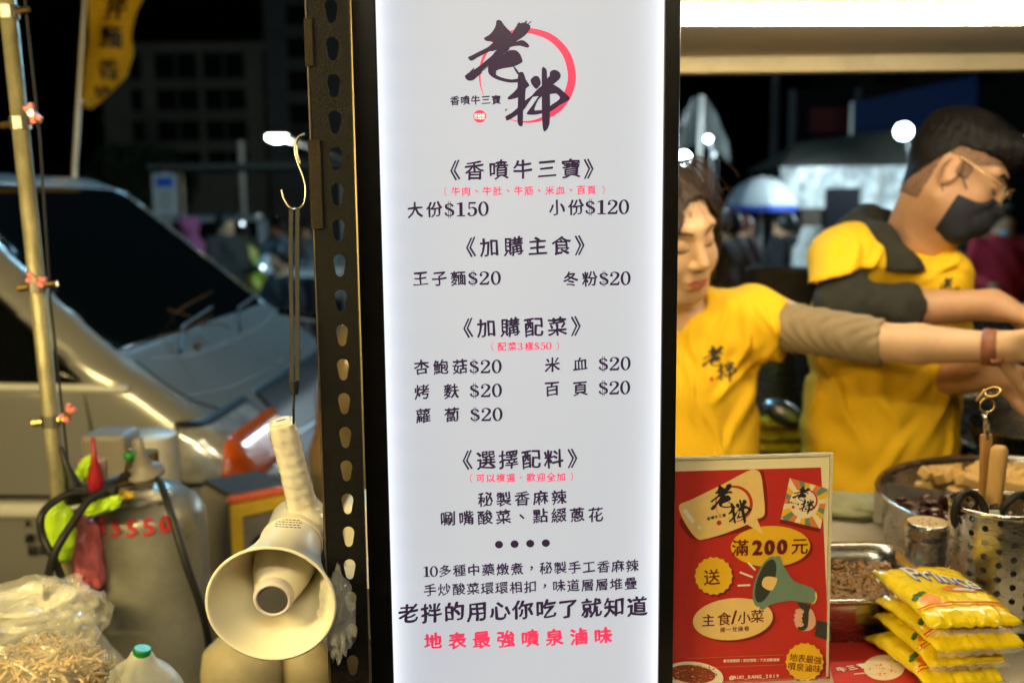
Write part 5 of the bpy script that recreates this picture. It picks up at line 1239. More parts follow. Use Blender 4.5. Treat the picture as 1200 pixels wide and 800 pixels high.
# ------------------------------------------------------------------ noodle packets
pk_y = mat('yellow_packet_film', (.86, .64, .012), .24, var=.10, vs=26, bump=1, bs=46, coat=.7, rvar=.1)
pk_o = mat('packet_orange_print', (.80, .26, .03), .3, var=.1, coat=.6); pk_r = mat('packet_red_print', (.62, .06, .02), .3, coat=.6); pk_b = mat('packet_blue_print', (.03, .10, .42), .3, coat=.6)
pk_w = mat('packet_white_print', (.80, .80, .78), .3, coat=.6); pk_g = mat('packet_green_print', (.03, .12, .02), .35, coat=.6); pk_f = M_['film']
def hpk(u, v, th): 
    a_ = max(0, 1-abs(u)**3.2); b_ = max(0, 1-abs(v)**4); return th*(a_**.6)*(b_**.5)
def packet(corners, zc_, th, label, prints, seed):
    A_, B_, C_, D_ = [PZ(x, y, zc_) for x, y in corners]        # far-left, far-right, near-right, near-left
    O = (A_+B_+C_+D_)/4; Ux = ((C_+D_)-(A_+B_)); Vx = ((B_+C_)-(A_+D_)); la, lb = Ux.length/4, Vx.length/4
    Ux.normalize(); Vx = (Vx-Ux*Vx.dot(Ux)).normalized(); tilt = Vector((0, 0, 1))
    t = thing('noodle_packet', O-Vector((0, 0, th)), label, 'noodle packet', 'yellow noodle packets stacked on the counter')
    NU, NV = 44, 30
    def pos(u, v, s_, lift=0.):
        pinch = 1-.05*(abs(u)**6)*math.cos(v*9+seed)
        wr = .0011*noise.ridged_multi_fractal(Vector((u*3+seed*5, v*3.4, 1.7)), 1, 2, 3, 1, 2)*(.5+abs(u))-.001+.0016*noise.noise(Vector((u*4+seed*7, v*5, s_)))*(.6+abs(u)*1.4)+ .0011*math.sin(v*26+seed+3*noise.noise(Vector((v*3, seed, 0))))*(abs(u)**4)
        z = s_*hpk(u, v, th)*(1 if s_ > 0 else .8)+wr+lift*s_
        droop = -.006*abs(u)**4*(1.0 if seed == 1 else 1.6)
        return O+Ux*(u*la)+Vx*(v*lb*pinch)+Vector((0, 0, z+droop))
    v_ = []; f_ = []
    for s_ in (1, -1):
        b0 = len(v_)
        for i in range(NU+1):
            for j in range(NV+1):
                u, v = -1+2*i/NU, -1+2*j/NV; 
                if s_ < 0 and (i in (0, NU) or j in (0, NV)): v_.append(pos(u, v, 1))
                else: v_.append(pos(u, v, s_))
        for i in range(NU):
            for j in range(NV):
                k = b0+i*(NV+1)+j; q = (k, k+NV+1, k+NV+2, k+1); f_.append(q if s_ > 0 else q[::-1])
    me = pymesh('film', v_, f_); bm = bmesh.new(); bm.from_mesh(me); bmesh.ops.remove_doubles(bm, verts=bm.verts, dist=1e-6); bmesh.ops.recalc_face_normals(bm, faces=bm.faces); bm.to_mesh(me); bm.free()
    body = link('film', me, pk_y, t)
    def pm(nm, polys, m_, lift, par=None):
        vv = []; ff = []
        for pg in polys:
            lift += .00002
            bmq = bmesh.new(); vs_ = [bmq.verts.new((x, y, 0)) for x, y in pg]
            try: fq = bmq.faces.new(vs_)
            except Exception: bmq.free(); continue
            bmesh.ops.triangulate(bmq, faces=bmq.faces[:])
            for _ in range(4):
                lg = [e for e in bmq.edges if (Vector((e.verts[0].co.x*la, e.verts[0].co.y*lb, 0))-Vector((e.verts[1].co.x*la, e.verts[1].co.y*lb, 0))).length > .004]
                if not lg: break
                bmesh.ops.subdivide_edges(bmq, edges=lg, cuts=1); bmesh.ops.triangulate(bmq, faces=bmq.faces[:])
            bmq.verts.index_update(); k = len(vv); vv += [pos(max(-1, min(1, w_.co.x)), max(-1, min(1, w_.co.y)), 1, lift) for w_ in bmq.verts]; ff += [tuple(k+w_.index for w_ in fq.verts) for fq in bmq.faces]; bmq.free()
        if vv:
            o = link(nm, pymesh(nm, vv, ff), m_, t)
            return o
    # red pin lines and blobs along the near end
    pm('red_lines', [[(.60, -.98), (.63, -.98), (.63, .98), (.60, .98)], [(.67, -.98), (.69, -.98), (.69, .98), (.67, .98)]], pk_r, .0006)
    def blob(cx_, cy_, rx, ry, n=14, wob=.15, ph=0): return [(cx_+rx*math.cos(a)*(1+wob*math.sin(3*a+ph)), cy_+ry*math.sin(a)*(1+wob*math.cos(4*a+ph))) for a in [2*math.pi*k/n for k in range(n)]]
    pm('noodle_picture', [blob(.50, -.62, .13, .22)], pk_o, .0007)
    pm('sprig_picture', [blob(.34, -.78, .06, .10, ph=1), blob(.30, -.66, .05, .08, ph=2), blob(.40, -.88, .05, .07, ph=3)], pk_g, .0008)
    pm('orange_marks', [blob(-.86, x_, .06, .13, ph=x_*5) for x_ in (-.7, -.3, .1, .45, .75)], pk_o, .0006)
    if prints:
        # curved brand word: white letters on a blue shadow
        vv = []; 
        for nm, m_, lift, grow, off in (('word_shadow', pk_b, .0009, .055, (.045, .02)), ('word_shadow', pk_b, .00095, .05, (0, 0)), ('brand_word', pk_w, .0016, .018, (0, 0))):
            V2 = []; F2 = []
            for i, ch in enumerate('Prince'):
                gv, gf_ = glyph(ch); sc2 = .60 if i == 0 else .50
                k5 = [0, .21, .37, .55, .77, .97][i]; y0_ = -.34+1.02*k5; x0_ = -.40+.42*k5-.05*math.sin(k5*3.1)
                for (ox, oy) in ((-grow*.3, 0), (grow*.3, 0), (0, -grow*.25), (0, grow*.25), (0, 0)):
                    lift += .000012; k = len(V2)
                    for (a, b) in gv:      # x of the glyph runs along v, up along -u
                        V2.append((x0_-b*sc2*1.4+a*sc2*.34+off[0]+ox, y0_+a*sc2*.98+b*sc2*.1+off[1]+oy, lift))
                    F2 += [tuple(k+q for q in f0) for f0 in gf_]
            o = link(nm, pymesh(nm, [pos(max(-1, min(1, a)), max(-1, min(1, b)), 1, l_) for a, b, l_ in V2], F2), m_, t)
            vv.append(o)
        pm('orange_swoosh', [blob(.22, .30, .13, .42, 24, .08), ], pk_o, .0007); pm('pale_swoosh', [blob(.25, .33, .06, .25, 24, .1)], pk_w, .0009)
    # clear crimped end
    vv = []; ff = []
    for i in range(3):
        for j in range(25):
            v = -1+j/12; e_ = 1.0+.03*i; vv.append(O+Ux*(e_*la)+Vx*(v*lb*.99)+Vector((0, 0, -.006*1.3-.002*i+.0013*math.sin(v*22+seed)*(.4+i*.4))))
    for i in range(2):
        for j in range(24): k = i*25+j; ff.append((k, k+25, k+26, k+1))
    o = link('crimped_end', pymesh('crimped_end', vv, ff), pk_f, t); return t
zt = CZ
packet([(1026, 671), (1104, 660), (1190, 721), (1097, 737)], CZ+.101, .013, 'topmost yellow noodle packet of the stack with a printed word', True, 1)
packet([(1026, 700), (1110, 688), (1188, 741), (1112, 766)], CZ+.074, .013, 'second yellow noodle packet from the top jutting forward to the right', False, 2)
packet([(1021, 718), (1100, 708), (1178, 765), (1092, 776)], CZ+.046, .013, 'third yellow noodle packet from the top between two others', False, 3)
packet([(1013, 742), (1092, 730), (1180, 788), (1090, 802)], CZ+.018, .013, 'lowest yellow noodle packet resting on the counter and flyer', False, 4)
# folded cloth on the counter
c_ = PZ(1000, 592, CZ+.015); o = crumple('folded_cloth', c_, (.075, .06, .016), mat('olive_cloth', (.30, .30, .17), .9, var=.2, bump=.6, bs=200), None, amp=.45, seed=21, fr=2); tag(o, 'crumpled olive green cloth at the back of the counter left of the pot', 'cloth')

# ------------------------------------------------------------------ people
SK = mat('skin_warm', (.64, .40, .225), .45, sub=.25, var=.10, vs=18, bump=.08, bs=300, rvar=.06)
SK2 = mat('skin_tan', (.50, .28, .15), .45, sub=.25, var=.12, vs=18, bump=.08, bs=300, rvar=.06)
TEE = mat('yellow_tee', (.90, .53, .010), .85, var=.05, vs=14, bump=.25, bs=500)
HAIRB = mat('black_hair', (.006, .005, .005), .6, spec=.25, var=.6, vs=120, bump=.8, bs=260, stretch=(1, 1, .25)); HAIRW = mat('brown_hair', (.035, .018, .010), .6, var=.6, vs=120, bump=.7, bs=260, stretch=(1, 1, .25))
BLK = mat('black_hoodie', (.022, .022, .016), .9, var=.25, vs=30, bump=.4, bs=300); KHA = mat('khaki_sleeve', (.27, .20, .11), .9, var=.12, vs=40, bump=.4, bs=250)
MASK = mat('black_mask', (.018, .020, .030), .8, bump=.3, bs=400, var=.1); LIP = mat('lips', (.62, .10, .09), .35); BROW = mat('brow', (.05, .028, .018), .7, var=0); GOLD = mat('gold_wire', (.75, .55, .28), .25, 1)
LEATH = mat('tan_strap', (.28, .10, .045), .5, bump=.3, bs=200); DENIM = mat('dark_trousers', (.02, .022, .03), .9)
def basis(f, u):
    f = Vector(f).normalized(); u = Vector(u); u = (u-f*u.dot(f)).normalized(); return Matrix((f.cross(u), f, u)).transposed()
def head_ops(fd, c, R, s, fem):
    Lc = lambda x, y, z: Vector(c)+R @ Vector((x*s, y*s, z*s)); q = lambda *r: tuple(v*s for v in r)
    fd.ell(Lc(0, -.014, .034), q(.076, .094, .088), R, .02*s); fd.ell(Lc(0, .018, -.022), q(.064, .070, .088), R, .03*s)
    fd.ell(Lc(0, .030, -.072), q(.046 if fem else .052, .050, .044), R, .03*s); fd.ell(Lc(0, .066, -.098), q(.020, .018, .016), R, .028*s)
    for sx in (-1, 1):
        fd.ell(Lc(sx*(.038 if fem else .036), .054, -.032), q(.029 if fem else .026, .029 if fem else .028, .030), R, .026*s)
        fd.cone(Lc(sx*.056, .0, -.055), Lc(sx*.03, .06, -.092), .018*s, .014*s, .03*s)
        fd.cone(Lc(sx*.012, .082, .036), Lc(sx*.048, .066, .034), .010*s, .008*s, .016*s)
    for sx in (-1, 1): fd.ell(Lc(sx*.031, .102 if fem else .098, .012), q(.019, .017, .012), R, .014*s, 's')
    for sx in (-1, 1): fd.ell(Lc(sx*.031, .070, .010), q(.0165, .0160, .0120), R, .008*s)
    fd.cone(Lc(0, .084, .024), Lc(0, .106, -.022), .0075*s, .0105*s, .014*s); fd.ell(Lc(0, .106, -.026), q(.0090 if fem else .0105, .009, .0085), R, .008*s)
    for sx in (-1, 1): fd.ell(Lc(sx*(.0108 if fem else .0125), .095, -.030), q(.0072 if fem else .0085, .009, .007), R, .008*s)
    fd.ell(Lc(0, .084, -.056), q(.026, .014, .014), R, .012*s)
    fd.cone(Lc(-.019, .090, -.0585), Lc(.019, .090, -.0585), .0045*s, .0045*s, .006*s); fd.cone(Lc(-.015, .0905, -.069), Lc(.015, .0905, -.069), .0055*s, .0055*s, .006*s)
    fd.cone(Lc(-.022, .097, -.0635), Lc(.022, .097, -.0635), .0018*s, .0018*s, .004*s, 's')
    for sx in (-1, 1):
        fd.ell(Lc(sx*.077, -.010, -.004), q(.009, .019, .031), R @ Matrix.Rotation(-sx*.35, 3, 'Z'), .008*s); fd.ell(Lc(sx*.087, .000, .002), q(.006, .010, .018), R, .005*s, 's')
def hand(fd, w_, d, side, pn, s=1., curl=.9, spread=0., thumb=1):
    """wrist, direction of the fingers, knuckle line, palm normal"""
    w_, d, side, pn = Vector(w_), Vector(d).normalized(), Vector(side).normalized(), Vector(pn).normalized()
    fd.cone(w_, w_+d*.03*s, .024*s, .026*s, .02)
    for i in range(4):
        o = (i-1.5)*.0185*s; b = w_+d*(.088-.004*abs(i-1.2))*s+side*o; fd.cone(w_+d*.012*s+side*o*.6, b, .0135*s, .0112*s, .012)
        ln = (.044, .050, .047, .036)[i]*s; dr = (d+side*(i-1.5)*.09*(1+spread)).normalized(); p = b; r = .0098*s; cv = curl*(.8+.12*i)
        for k, f_ in enumerate((1, .62, .46)):
            dr = (dr*math.cos(cv*.55)+pn*math.sin(cv*.55)).normalized(); p2 = p+dr*ln*f_; fd.cone(p, p2, r, r*.9, .004); p = p2; r *= .9
    b = w_+d*.022*s-side*.026*s*thumb; dr = (d*.75-side*.6*thumb+pn*.4).normalized(); p2 = b+dr*.042*s; fd.cone(b, p2, .0150*s, .0118*s, .012)
    dr = (dr+pn*.4+d*.3).normalized(); p3 = p2+dr*.031*s; fd.cone(p2, p3, .0112*s, .0098*s, .004); dr = (dr+pn*.35+side*.3*thumb).normalized(); fd.cone(p3, p3+dr*.024*s, .0098*s, .0085*s, .004)
def sh_warp(amp, sd, kx=1.):
    def fn(X, Y, Z):
        w1 = np.sin(X*9+Z*5+sd)*1.6+np.sin(Z*13+sd*2)*.7
        return (amp*np.sin(X*34*kx+w1*1.7+Z*6)*(.6+.4*np.sin(Z*7+sd))+amp*.6*np.sin(X*17-Z*24+w1+sd*3)+amp*.35*np.sin(Z*60+X*25+w1*2)).astype(np.float32)
    return fn
def folds(amp, segs, sd):
    """cloth creases: ridges along given lines (a -> b), each with its width"""
    def fn(X, Y, Z):
        wob = .012*np.sin(X*31+Z*17+sd)+.006*np.sin(Z*47-X*23+sd*2); o = 0*(X+Y+Z)
        for a, b, w_, k in segs:
            a = Vector(a); b = Vector(b); d = b-a; L2 = d.x*d.x+d.z*d.z+1e-9
            px, pz = X-a.x+wob, Z-a.z+wob*.5; h = np.clip((px*d.x+pz*d.z)/L2, 0, 1); dist = np.sqrt((px-h*d.x)**2+(pz-h*d.z)**2)
            o = o - k*amp*np.exp(-(dist/w_)**2)*np.sin(np.pi*np.clip(h*.9+.08, 0, 1))
            o = o + k*amp*.6*np.exp(-((dist-w_*1.6)/w_)**2)*np.sin(np.pi*np.clip(h*.9+.08, 0, 1))
        return o.astype(np.float32)
    return fn
def facepaint(c, R, s, body_me, wl, parts, parent):
    f = R.col[1]; pl = Plane(Vector(c)+f*.2*s, -R.col[0], R.col[2])
    bv = [v.co+wl for v in body_me.vertices]; bf = [tuple(p.vertices) for p in body_me.polygons]
    keep = [i for i, v in enumerate(bv) if (v-Vector(c)).length < .16*s]; ks = set(keep); mp = {k: i for i, k in enumerate(keep)}
    bf = [tuple(mp[i] for i in q) for q in bf if all(i in ks for i in q)]; bv = [bv[i] for i in keep]
    for nm, m_, polys, off in parts:
        pr = Print(pl, 0, 0)
        for pts, ws in polys:
            a, b = sm_line(pts, ws, 6)
            a = [(x*s, y*s) for x, y in a]; b = [w_*s for w_ in b]
            pg = ribbon(a, b); k = len(pr.v); n_ = len(a); pr.v += [pl.pt(*q, 0) for q in pg]
            for i in range(n_-1): pr.f.append((k+i, k+2*n_-1-i, k+2*n_-2-i, k+i+1))
        me = drape(pymesh(nm, pr.v, pr.f), bv, bf, -f, off*s); link(nm, me, m_, parent)
DN = lambda a: np.array(a, np.float32)

# ---- woman reaching across
wH = P(781, 276, 1.95); wR = basis((.50, -.82, -.26), (-.22, 0, 1)); ws_ = 1.06
wS, wE, wW = P(903, 372, 2.02), P(1031, 401, 1.90), P(1163, 407, 1.80); wS2 = P(700, 385, 2.08)
t_w = t = thing('person', (P(805, 450, 2.08).x, P(805, 450, 2.08).y, 0), 'woman in yellow printed tee and khaki undersleeve reaching her bare forearm across the counter', 'person')
fd = Field((.0, 1.62, .80), (1.14, 2.30, 1.80), .0042)
head_ops(fd, wH, wR, ws_, True)
nb_ = P(785, 385, 2.05); fd.cone(nb_, wH+wR @ Vector((0, -.02, -.05)), .056, .050, .03)
fd.ell(P(795, 440, 2.09), (.14, .08, .16), None, .05); fd.ell(P(800, 560, 2.11), (.13, .08, .16), None, .05)
fd.cone(P(795, 390, 2.06), wS, .05, .045, .04); fd.cone(wS, wE, .040, .036, .02); fd.cone(wE, wE.lerp(wW, .35), .0375, .0375, .01); fd.cone(wE.lerp(wW, .35), wW, .0375, .0275, .01)
fd.cone(P(795, 390, 2.06), wS2, .05, .045, .04); fd.cone(wS2, P(690, 500, 2.10), .042, .035, .02)
hand(fd, wW, P(1200, 405, 1.76)-wW, Vector((.05, .35, -.9)), Vector((-.1, .75, -.5)), .92, .8, thumb=-1)
body = link('body', islands_drop(fd.mesh('body')), SK, t)
fd = Field((.0, 1.80, .62), (.66, 2.36, 1.50), .006)
fd.ell(P(800, 440, 2.09), (.150, .105, .20), None, .06); fd.ell(P(806, 540, 2.10), (.145, .105, .26), None, .08); fd.ell(P(805, 640, 2.10), (.15, .11, .25), None, .08)
fd.cone(P(798, 384, 2.08), P(880, 372, 2.04), .062, .062, .05)
sd_d = (wE-wS).normalized()
fd.cone(P(868, 385, 2.05), P(925, 388, 2.0), .070, .062, .035, cut=[(P(921, 380, 2.0), (sd_d+Vector((.25, 0, .12))).normalized())])
fd.cone(P(795, 384, 2.08), wS2, .062, .062, .05); fd.cone(wS2, P(690, 440, 2.1), .062, .06, .03)
fd.warp(sh_warp(.006, 1.)); fd.warp(folds(.0075, [(P(a, b, 2.0), P(c_, d_, 2.0), w_, k) for a, b, c_, d_, w_, k in ((815, 360, 822, 440, .010, 1), (848, 345, 838, 400, .008, .8), (872, 350, 850, 470, .009, 1), (900, 405, 868, 520, .011, 1.1), (893, 415, 835, 470, .009, .9), (800, 400, 812, 520, .010, .8), (888, 440, 846, 540, .012, 1), (905, 350, 898, 400, .008, .9), (885, 345, 905, 395, .006, .8), (820, 470, 856, 560, .012, .8))], 1.))
fd.ell(P(790, 352, 2.03), (.066, .07, .045), None, .006, 's')
fd.half((0, 0, .70), (0, 0, -1))
tee = link('tee_shirt', fd.mesh('tee_shirt'), TEE, t)
fd = Field((.3, 1.76, 1.10), (.84, 2.2, 1.52), .0040)
u1_ = (wE-wS).normalized(); fd.cone(P(868, 374, 2.04), wE.lerp(wW, .06), .050, .0455, .01, cut=[(wE.lerp(wW, .03), (wW-wE).normalized())])
def wrinkle(X, Y, Z):
    a = (X-wS.x)*u1_.x+(Y-wS.y)*u1_.y+(Z-wS.z)*u1_.z
    return (.0016*np.sin(a*210+9*np.sin(Z*40+a*12))+.0010*np.sin(a*120+Z*90)*np.clip(a*6-.3, 0, 1.3)).astype(np.float32)
fd.warp(wrinkle); link('undersleeve', islands_drop(fd.mesh('undersleeve')), KHA, t)
wf = (wW-wE).normalized(); Mw_ = at(wW-wf*.004, frame(wf, (0, 0, 1)))
MB().lathe([(.0290, -.013), (.0335, -.012), (.0335, .012), (.0290, .013)], Mw_, 32).build('watch_strap', LEATH, t, smooth=True)
bk = wW-wf*.004+Vector((-.0, -.029, -.019)); MB().box(bk, (.022, .006, .012), frame((0, -1, -.6), wf), .001).build('buckle', LEATH, t)
# hair with loose strands
fd = Field([v-.20 for v in wH], [v+.20 for v in wH], .0038); head_ops(fd, wH, wR, ws_, True); HD_ = fd.D.copy(); X, Y, Z = fd._p((slice(None),)*3)
Ri = np.array(wR.transposed()); lx, ly, lz = [(Ri[i][0]*(X-wH.x)+Ri[i][1]*(Y-wH.y)+Ri[i][2]*(Z-wH.z))/ws_ for i in range(3)]
hairline = np.where(ly > .0, .088-.012*np.clip(1-ly/.06, 0, 1)-24*np.clip(np.abs(lx+.012)-.008, 0, 1)**2+.0012*np.sin(lx*300), -.055)
hairline = np.where((ly > 0) & (ly < .035), np.minimum(hairline, -.02+2.0*ly), hairline)
th_ = .011+.006*np.sin(lx*150+ly*40)*.3
fd.D = np.maximum(HD_-th_.astype(np.float32), (hairline-lz).astype(np.float32)*.8).astype(np.float32)
Lw = lambda x, y, z: wH+wR @ Vector((x*ws_, y*ws_, z*ws_))
for sx in (-1, 1): fd.cone(Lw(sx*.078, .012, .02), Lw(sx*.080, -.02, -.10), .014, .012, .02)
fd.ell(Lw(0, -.085, -.02), (.07, .04, .08), wR, .03); fd.warp(lambda X, Y, Z: (.0012*np.sin(lx*420+ly*60)+.001*np.sin(lx*190-lz*30)).astype(np.float32))
hw = link('hair', islands_drop(fd.mesh('hair')), HAIRW, t)
random.seed(5); sm2 = MB()
for i in range(230):
    a = random.uniform(-.9, .9); p0 = Lw(.075*math.sin(a*1.4)*random.uniform(.8, 1.08), .05*math.cos(a)*random.uniform(-.6, 1.2), random.uniform(.03, .125))
    out = (p0-Lw(0, -.01, .03)).normalized(); p1 = p0+out*random.uniform(.006, .02)+wR.col[2]*random.uniform(-.01, .015)-wR.col[0]*random.uniform(-.01, .02)
    p2 = p1+Vector((random.uniform(-.01, .035), random.uniform(-.02, .01), random.uniform(-.05, .01))); p3 = p2+Vector((random.uniform(-.01, .02), 0, random.uniform(-.05, -.01)))
    sm2.tube(spline([p0-out*.004, p1, p2, p3], 3), .00045, 3, cap=False)
for i in range(70):
    x_ = -.062-.018*random.random(); p0 = Lw(x_, .045+.02*random.random(), .055); sm2.tube(spline([p0, Lw(x_-.012, .052-.02*random.random(), .01), Lw(x_-.014-.01*random.random(), .035, -.04), Lw(x_-.006-.02*random.random(), .02, -.09-.03*random.random())], 4), .0006, 3, cap=False)
for i in range(150):
    x_ = random.uniform(-.05, .05); sm2.tube(spline([Lw(x_, .066, .082), Lw(x_*1.3, .05, .112), Lw(x_*1.5, .0, .134+.004*random.random()), Lw(x_*1.5, -.07, .10)], 3), .0006, 3, cap=False)
tag(sm2.build('loose_strands', HAIRW, t, smooth=True), kind='stuff')
wl = wloc(t)
facepaint(wH, wR, ws_, body.data, wl, [
 ('eyebrow', BROW, [([(-.050, .031), (-.036, .036), (-.022, .034), (-.014, .031)], [.0018, .0036, .0042, .003])], .0012),
 ('eyebrow', BROW, [([(.050, .031), (.036, .036), (.022, .034), (.014, .031)], [.0018, .0036, .0042, .003])], .0012),
 ('eyelid_line', BROW, [([(-.048, .006), (-.040, .001), (-.030, -.001), (-.017, .003)], [.001, .0026, .0026, .001])], .0012),
 ('eyelid_line', BROW, [([(.048, .006), (.040, .001), (.030, -.001), (.017, .003)], [.001, .0026, .0026, .001])], .0012),
 ('lips', LIP, [([(-.023, -.0595), (-.010, -.0590), (0, -.0605), (.010, -.0590), (.023, -.0595)], [.001, .0050, .0045, .0050, .001]), ([(-.021, -.0615), (-.008, -.0690), (.008, -.0690), (.021, -.0615)], [.001, .007, .007, .001])], .0009)], t)
def shirtlogo(plane_c, T, target, parent, dirn):
    pl = Plane(plane_c, (1, 0, 0), (0, 0, 1)); a_ = Print(pl, 0, 0)
    for q in LOGO: a_.poly([a_.p.px(*T(*s_)) for s_ in smooth_poly(q, 2)])
    me = pymesh('printed_words', a_.v, a_.f)
    wv = [v.co+wloc(target) for v in target.data.vertices]; wfc = [tuple(p.vertices) for p in target.data.polygons]
    bmq = bmesh.new(); bmq.from_mesh(me)
    for _ in range(2):
        lg = [e for e in bmq.edges if e.calc_length() > .005]
        if lg: bmesh.ops.subdivide_edges(bmq, edges=lg, cuts=1); bmesh.ops.triangulate(bmq, faces=bmq.faces[:])
    bmq.to_mesh(me); bmq.free()
    drape(me, wv, wfc, dirn, .0012); link('printed_words', me, mat('shirt_print', (.035, .022, .012), .7, var=0), parent, smooth=False)
shirtlogo(P(845, 428, 1.85), affine(847, 426, .36, .05), tee, t, ray(845, 428))
pl = Plane(P(835, 443, 1.85), (1, 0, 0), (0, 0, 1)); a_ = Print(pl, 0, 0); a_.ellipse(834, 444, 2.6, 2.9, n=12); me = drape(pymesh('red_seal', a_.v, a_.f), [v.co+wl for v in tee.data.vertices], [tuple(p.vertices) for p in tee.data.polygons], ray(835, 443), .0012); link('red_seal', me, M_['red'], t, smooth=False)
def legs(t, c, w_=.09, top=.86, m_=DENIM, yaw=(0, -1)):
    fx, fy = yaw; rx, ry = -fy, fx; f_ = Field((c[0]-.30, c[1]-.30, 0.0), (c[0]+.30, c[1]+.30, top+.05), .014)
    f_.ell((c[0], c[1], top-.06), (.15, .115, .12), None, .05)
    for s_ in (-1, 1): hx, hy = c[0]+rx*s_*w_, c[1]+ry*s_*w_; f_.cone((hx, hy, top-.1), (hx, hy, .46), .085, .06, .05); f_.cone((hx, hy, .46), (hx, hy, .09), .06, .05, .03)
    link('trousers', f_.mesh('trousers'), m_, t)
    for s_ in (-1, 1):
        hx, hy = c[0]+rx*s_*w_, c[1]+ry*s_*w_; f2 = Field((hx-.18, hy-.18, -.01), (hx+.18, hy+.18, .14), .009); f2.cone((hx-fx*.03, hy-fy*.03, .045), (hx+fx*.11, hy+fy*.11, .035), .042, .038, .02); f2.half((0, 0, .003), (0, 0, -1)); link('shoe', f2.mesh('shoe'), M_['trim'], t)
legs(t, (P(805, 450, 2.10).x, P(805, 450, 2.10).y))

# ---- man in the mask
mH = P(1119, 207, 2.06); mR = basis((.80, -.40, -.50), (.36, -.02, 1)); ms = 1.0
mS, mE, mW = P(988, 300, 2.10), P(990, 365, 2.03), P(1162, 357, 1.93)
t = thing('person', (P(1040, 450, 2.24).x, P(1040, 450, 2.24).y, 0), 'man in black mask, glasses and yellow tee over black hoodie, bent over the pot', 'person')
fd = Field((.60, 1.72, .80), (1.28, 2.48, 2.02), .0044)
head_ops(fd, mH, mR, ms, False)
Lm = lambda x, y, z: mH+mR @ Vector((x*ms, y*ms, z*ms))
fd.cone(P(1050, 322, 2.20), Lm(0, -.030, -.045), .058, .052, .03); fd.cone(Lm(0, .02, -.07), P(1075, 325, 2.17), .04, .045, .04)
fd.ell(P(1040, 390, 2.25), (.15, .10, .17), None, .05); fd.ell(P(1035, 520, 2.26), (.14, .10, .2), None, .05)
fd.cone(P(1030, 330, 2.2), mS, .06, .055, .04); fd.cone(mS, mE, .042, .038, .01); fd.cone(mE, mE.lerp(mW, .45), .039, .038, .01); fd.cone(mE.lerp(mW, .45), mW, .039, .029, .02)
m2S, m2E, m2W = P(1095, 345, 2.30), P(1085, 446, 2.20), P(1176, 440, 2.0)
fd.cone(P(1050, 340, 2.25), m2S, .06, .055, .04); fd.cone(m2S, m2E, .045, .040, .02); fd.cone(m2E, m2W, .038, .029, .02)
hand(fd, mW, P(1206, 372, 1.86)-mW, Vector((.1, -.85, -.3)), Vector((.3, 0, -.9)), .98, 1.0, thumb=1)
hand(fd, m2W, P(1206, 452, 1.94)-m2W, Vector((0, .25, -.95)), Vector((-.2, -.9, .0)), .98, 1.5, thumb=-1)
body = link('body', islands_drop(fd.mesh('body')), SK2, t)
fd = Field((.56, 1.90, .60), (1.10, 2.56, 1.74), .0062)
fd.ell(P(1040, 375, 2.24), (.170, .125, .20), None, .06); fd.ell(P(1035, 480, 2.25), (.168, .130, .26), None, .08); fd.ell(P(1030, 600, 2.26), (.165, .125, .30), None, .08)
fd.ell(P(1100, 335, 2.15), (.065, .08, .085), None, .06); fd.cone(P(1020, 298, 2.2), P(1085, 306, 2.24), .06, .05, .05); fd.cone(P(1010, 305, 2.12), P(1090, 325, 2.10), .055, .05, .05)
fd.cone(P(1010, 308, 2.18), P(992, 312, 2.12), .073, .070, .05)
fd.cone(P(990, 308, 2.12), P(985, 345, 2.05), .070, .071, .03, cut=[(P(985, 322, 2.07), (Vector((.30, -.10, -1))).normalized())])
fd.cone(m2S, P(1100, 400, 2.28), .065, .065, .04)
fd.warp(sh_warp(.006, 3.3, .7)); fd.warp(folds(.009, [(P(a, b, 2.15), P(c_, d_, 2.15), w_, k) for a, b, c_, d_, w_, k in ((960, 400, 1010, 560, .014, 1), (950, 440, 975, 580, .012, .9), (1010, 400, 1060, 520, .014, .8), (1120, 400, 1050, 470, .012, 1), (1125, 430, 1060, 540, .014, 1), (1100, 300, 1060, 325, .009, .8), (980, 275, 960, 320, .010, .9), (1015, 285, 985, 320, .009, .8), (1090, 470, 1000, 590, .014, .9), (1128, 480, 1085, 580, .011, .8), (1030, 300, 1110, 318, .008, .7))], 3.)); fd.ell(P(1062, 275, 2.2), (.070, .075, .05), mR, .006, 's'); fd.half((0, 0, .68), (0, 0, -1))
tee2 = link('tee_shirt', fd.mesh('tee_shirt'), TEE, t)
fd = Field((.56, 1.84, 1.20), (1.16, 2.5, 1.78), .0050)
fd.cone(P(988, 326, 2.08), P(990, 362, 2.035), .052, .058, .03); mf = (mW-mE).normalized(); fd.cone(P(990, 363, 2.032), mE.lerp(mW, .55), .057, .0485, .03, cut=[(P(1071, 360, 1.99), (1, .0, 0))])
fd.warp(lambda X, Y, Z: (.0022*np.sin(X*70+Z*55+2*np.sin(Z*30))+.0012*np.sin(X*150-Z*80))*np.clip((.86-X)*12, .15, 1).astype(np.float32))
link('hoodie_sleeve', islands_drop(fd.mesh('hoodie_sleeve')), BLK, t)
fd = Field((.56, 1.90, 1.36), (1.20, 2.56, 1.84), .0050)
for a, b, r1, r2 in (((1000, 268, 2.16), (1018, 260, 2.20), .030, .034), ((1018, 260, 2.20), (1030, 268, 2.26), .036, .040), ((1000, 270, 2.15), (1030, 282, 2.09), .032, .032), ((1028, 284, 2.09), (1058, 316, 2.06), .034, .033), ((1058, 316, 2.06), (1090, 338, 2.09), .030, .018), ((1030, 268, 2.26), (1080, 300, 2.28), .038, .034)):
    fd.cone(P(*a), P(*b), r1, r2, .03)
fd.warp(lambda X, Y, Z: (.002*np.sin(X*60+Z*40)).astype(np.float32)); link('hood_collar', islands_drop(fd.mesh('hood_collar')), BLK, t)
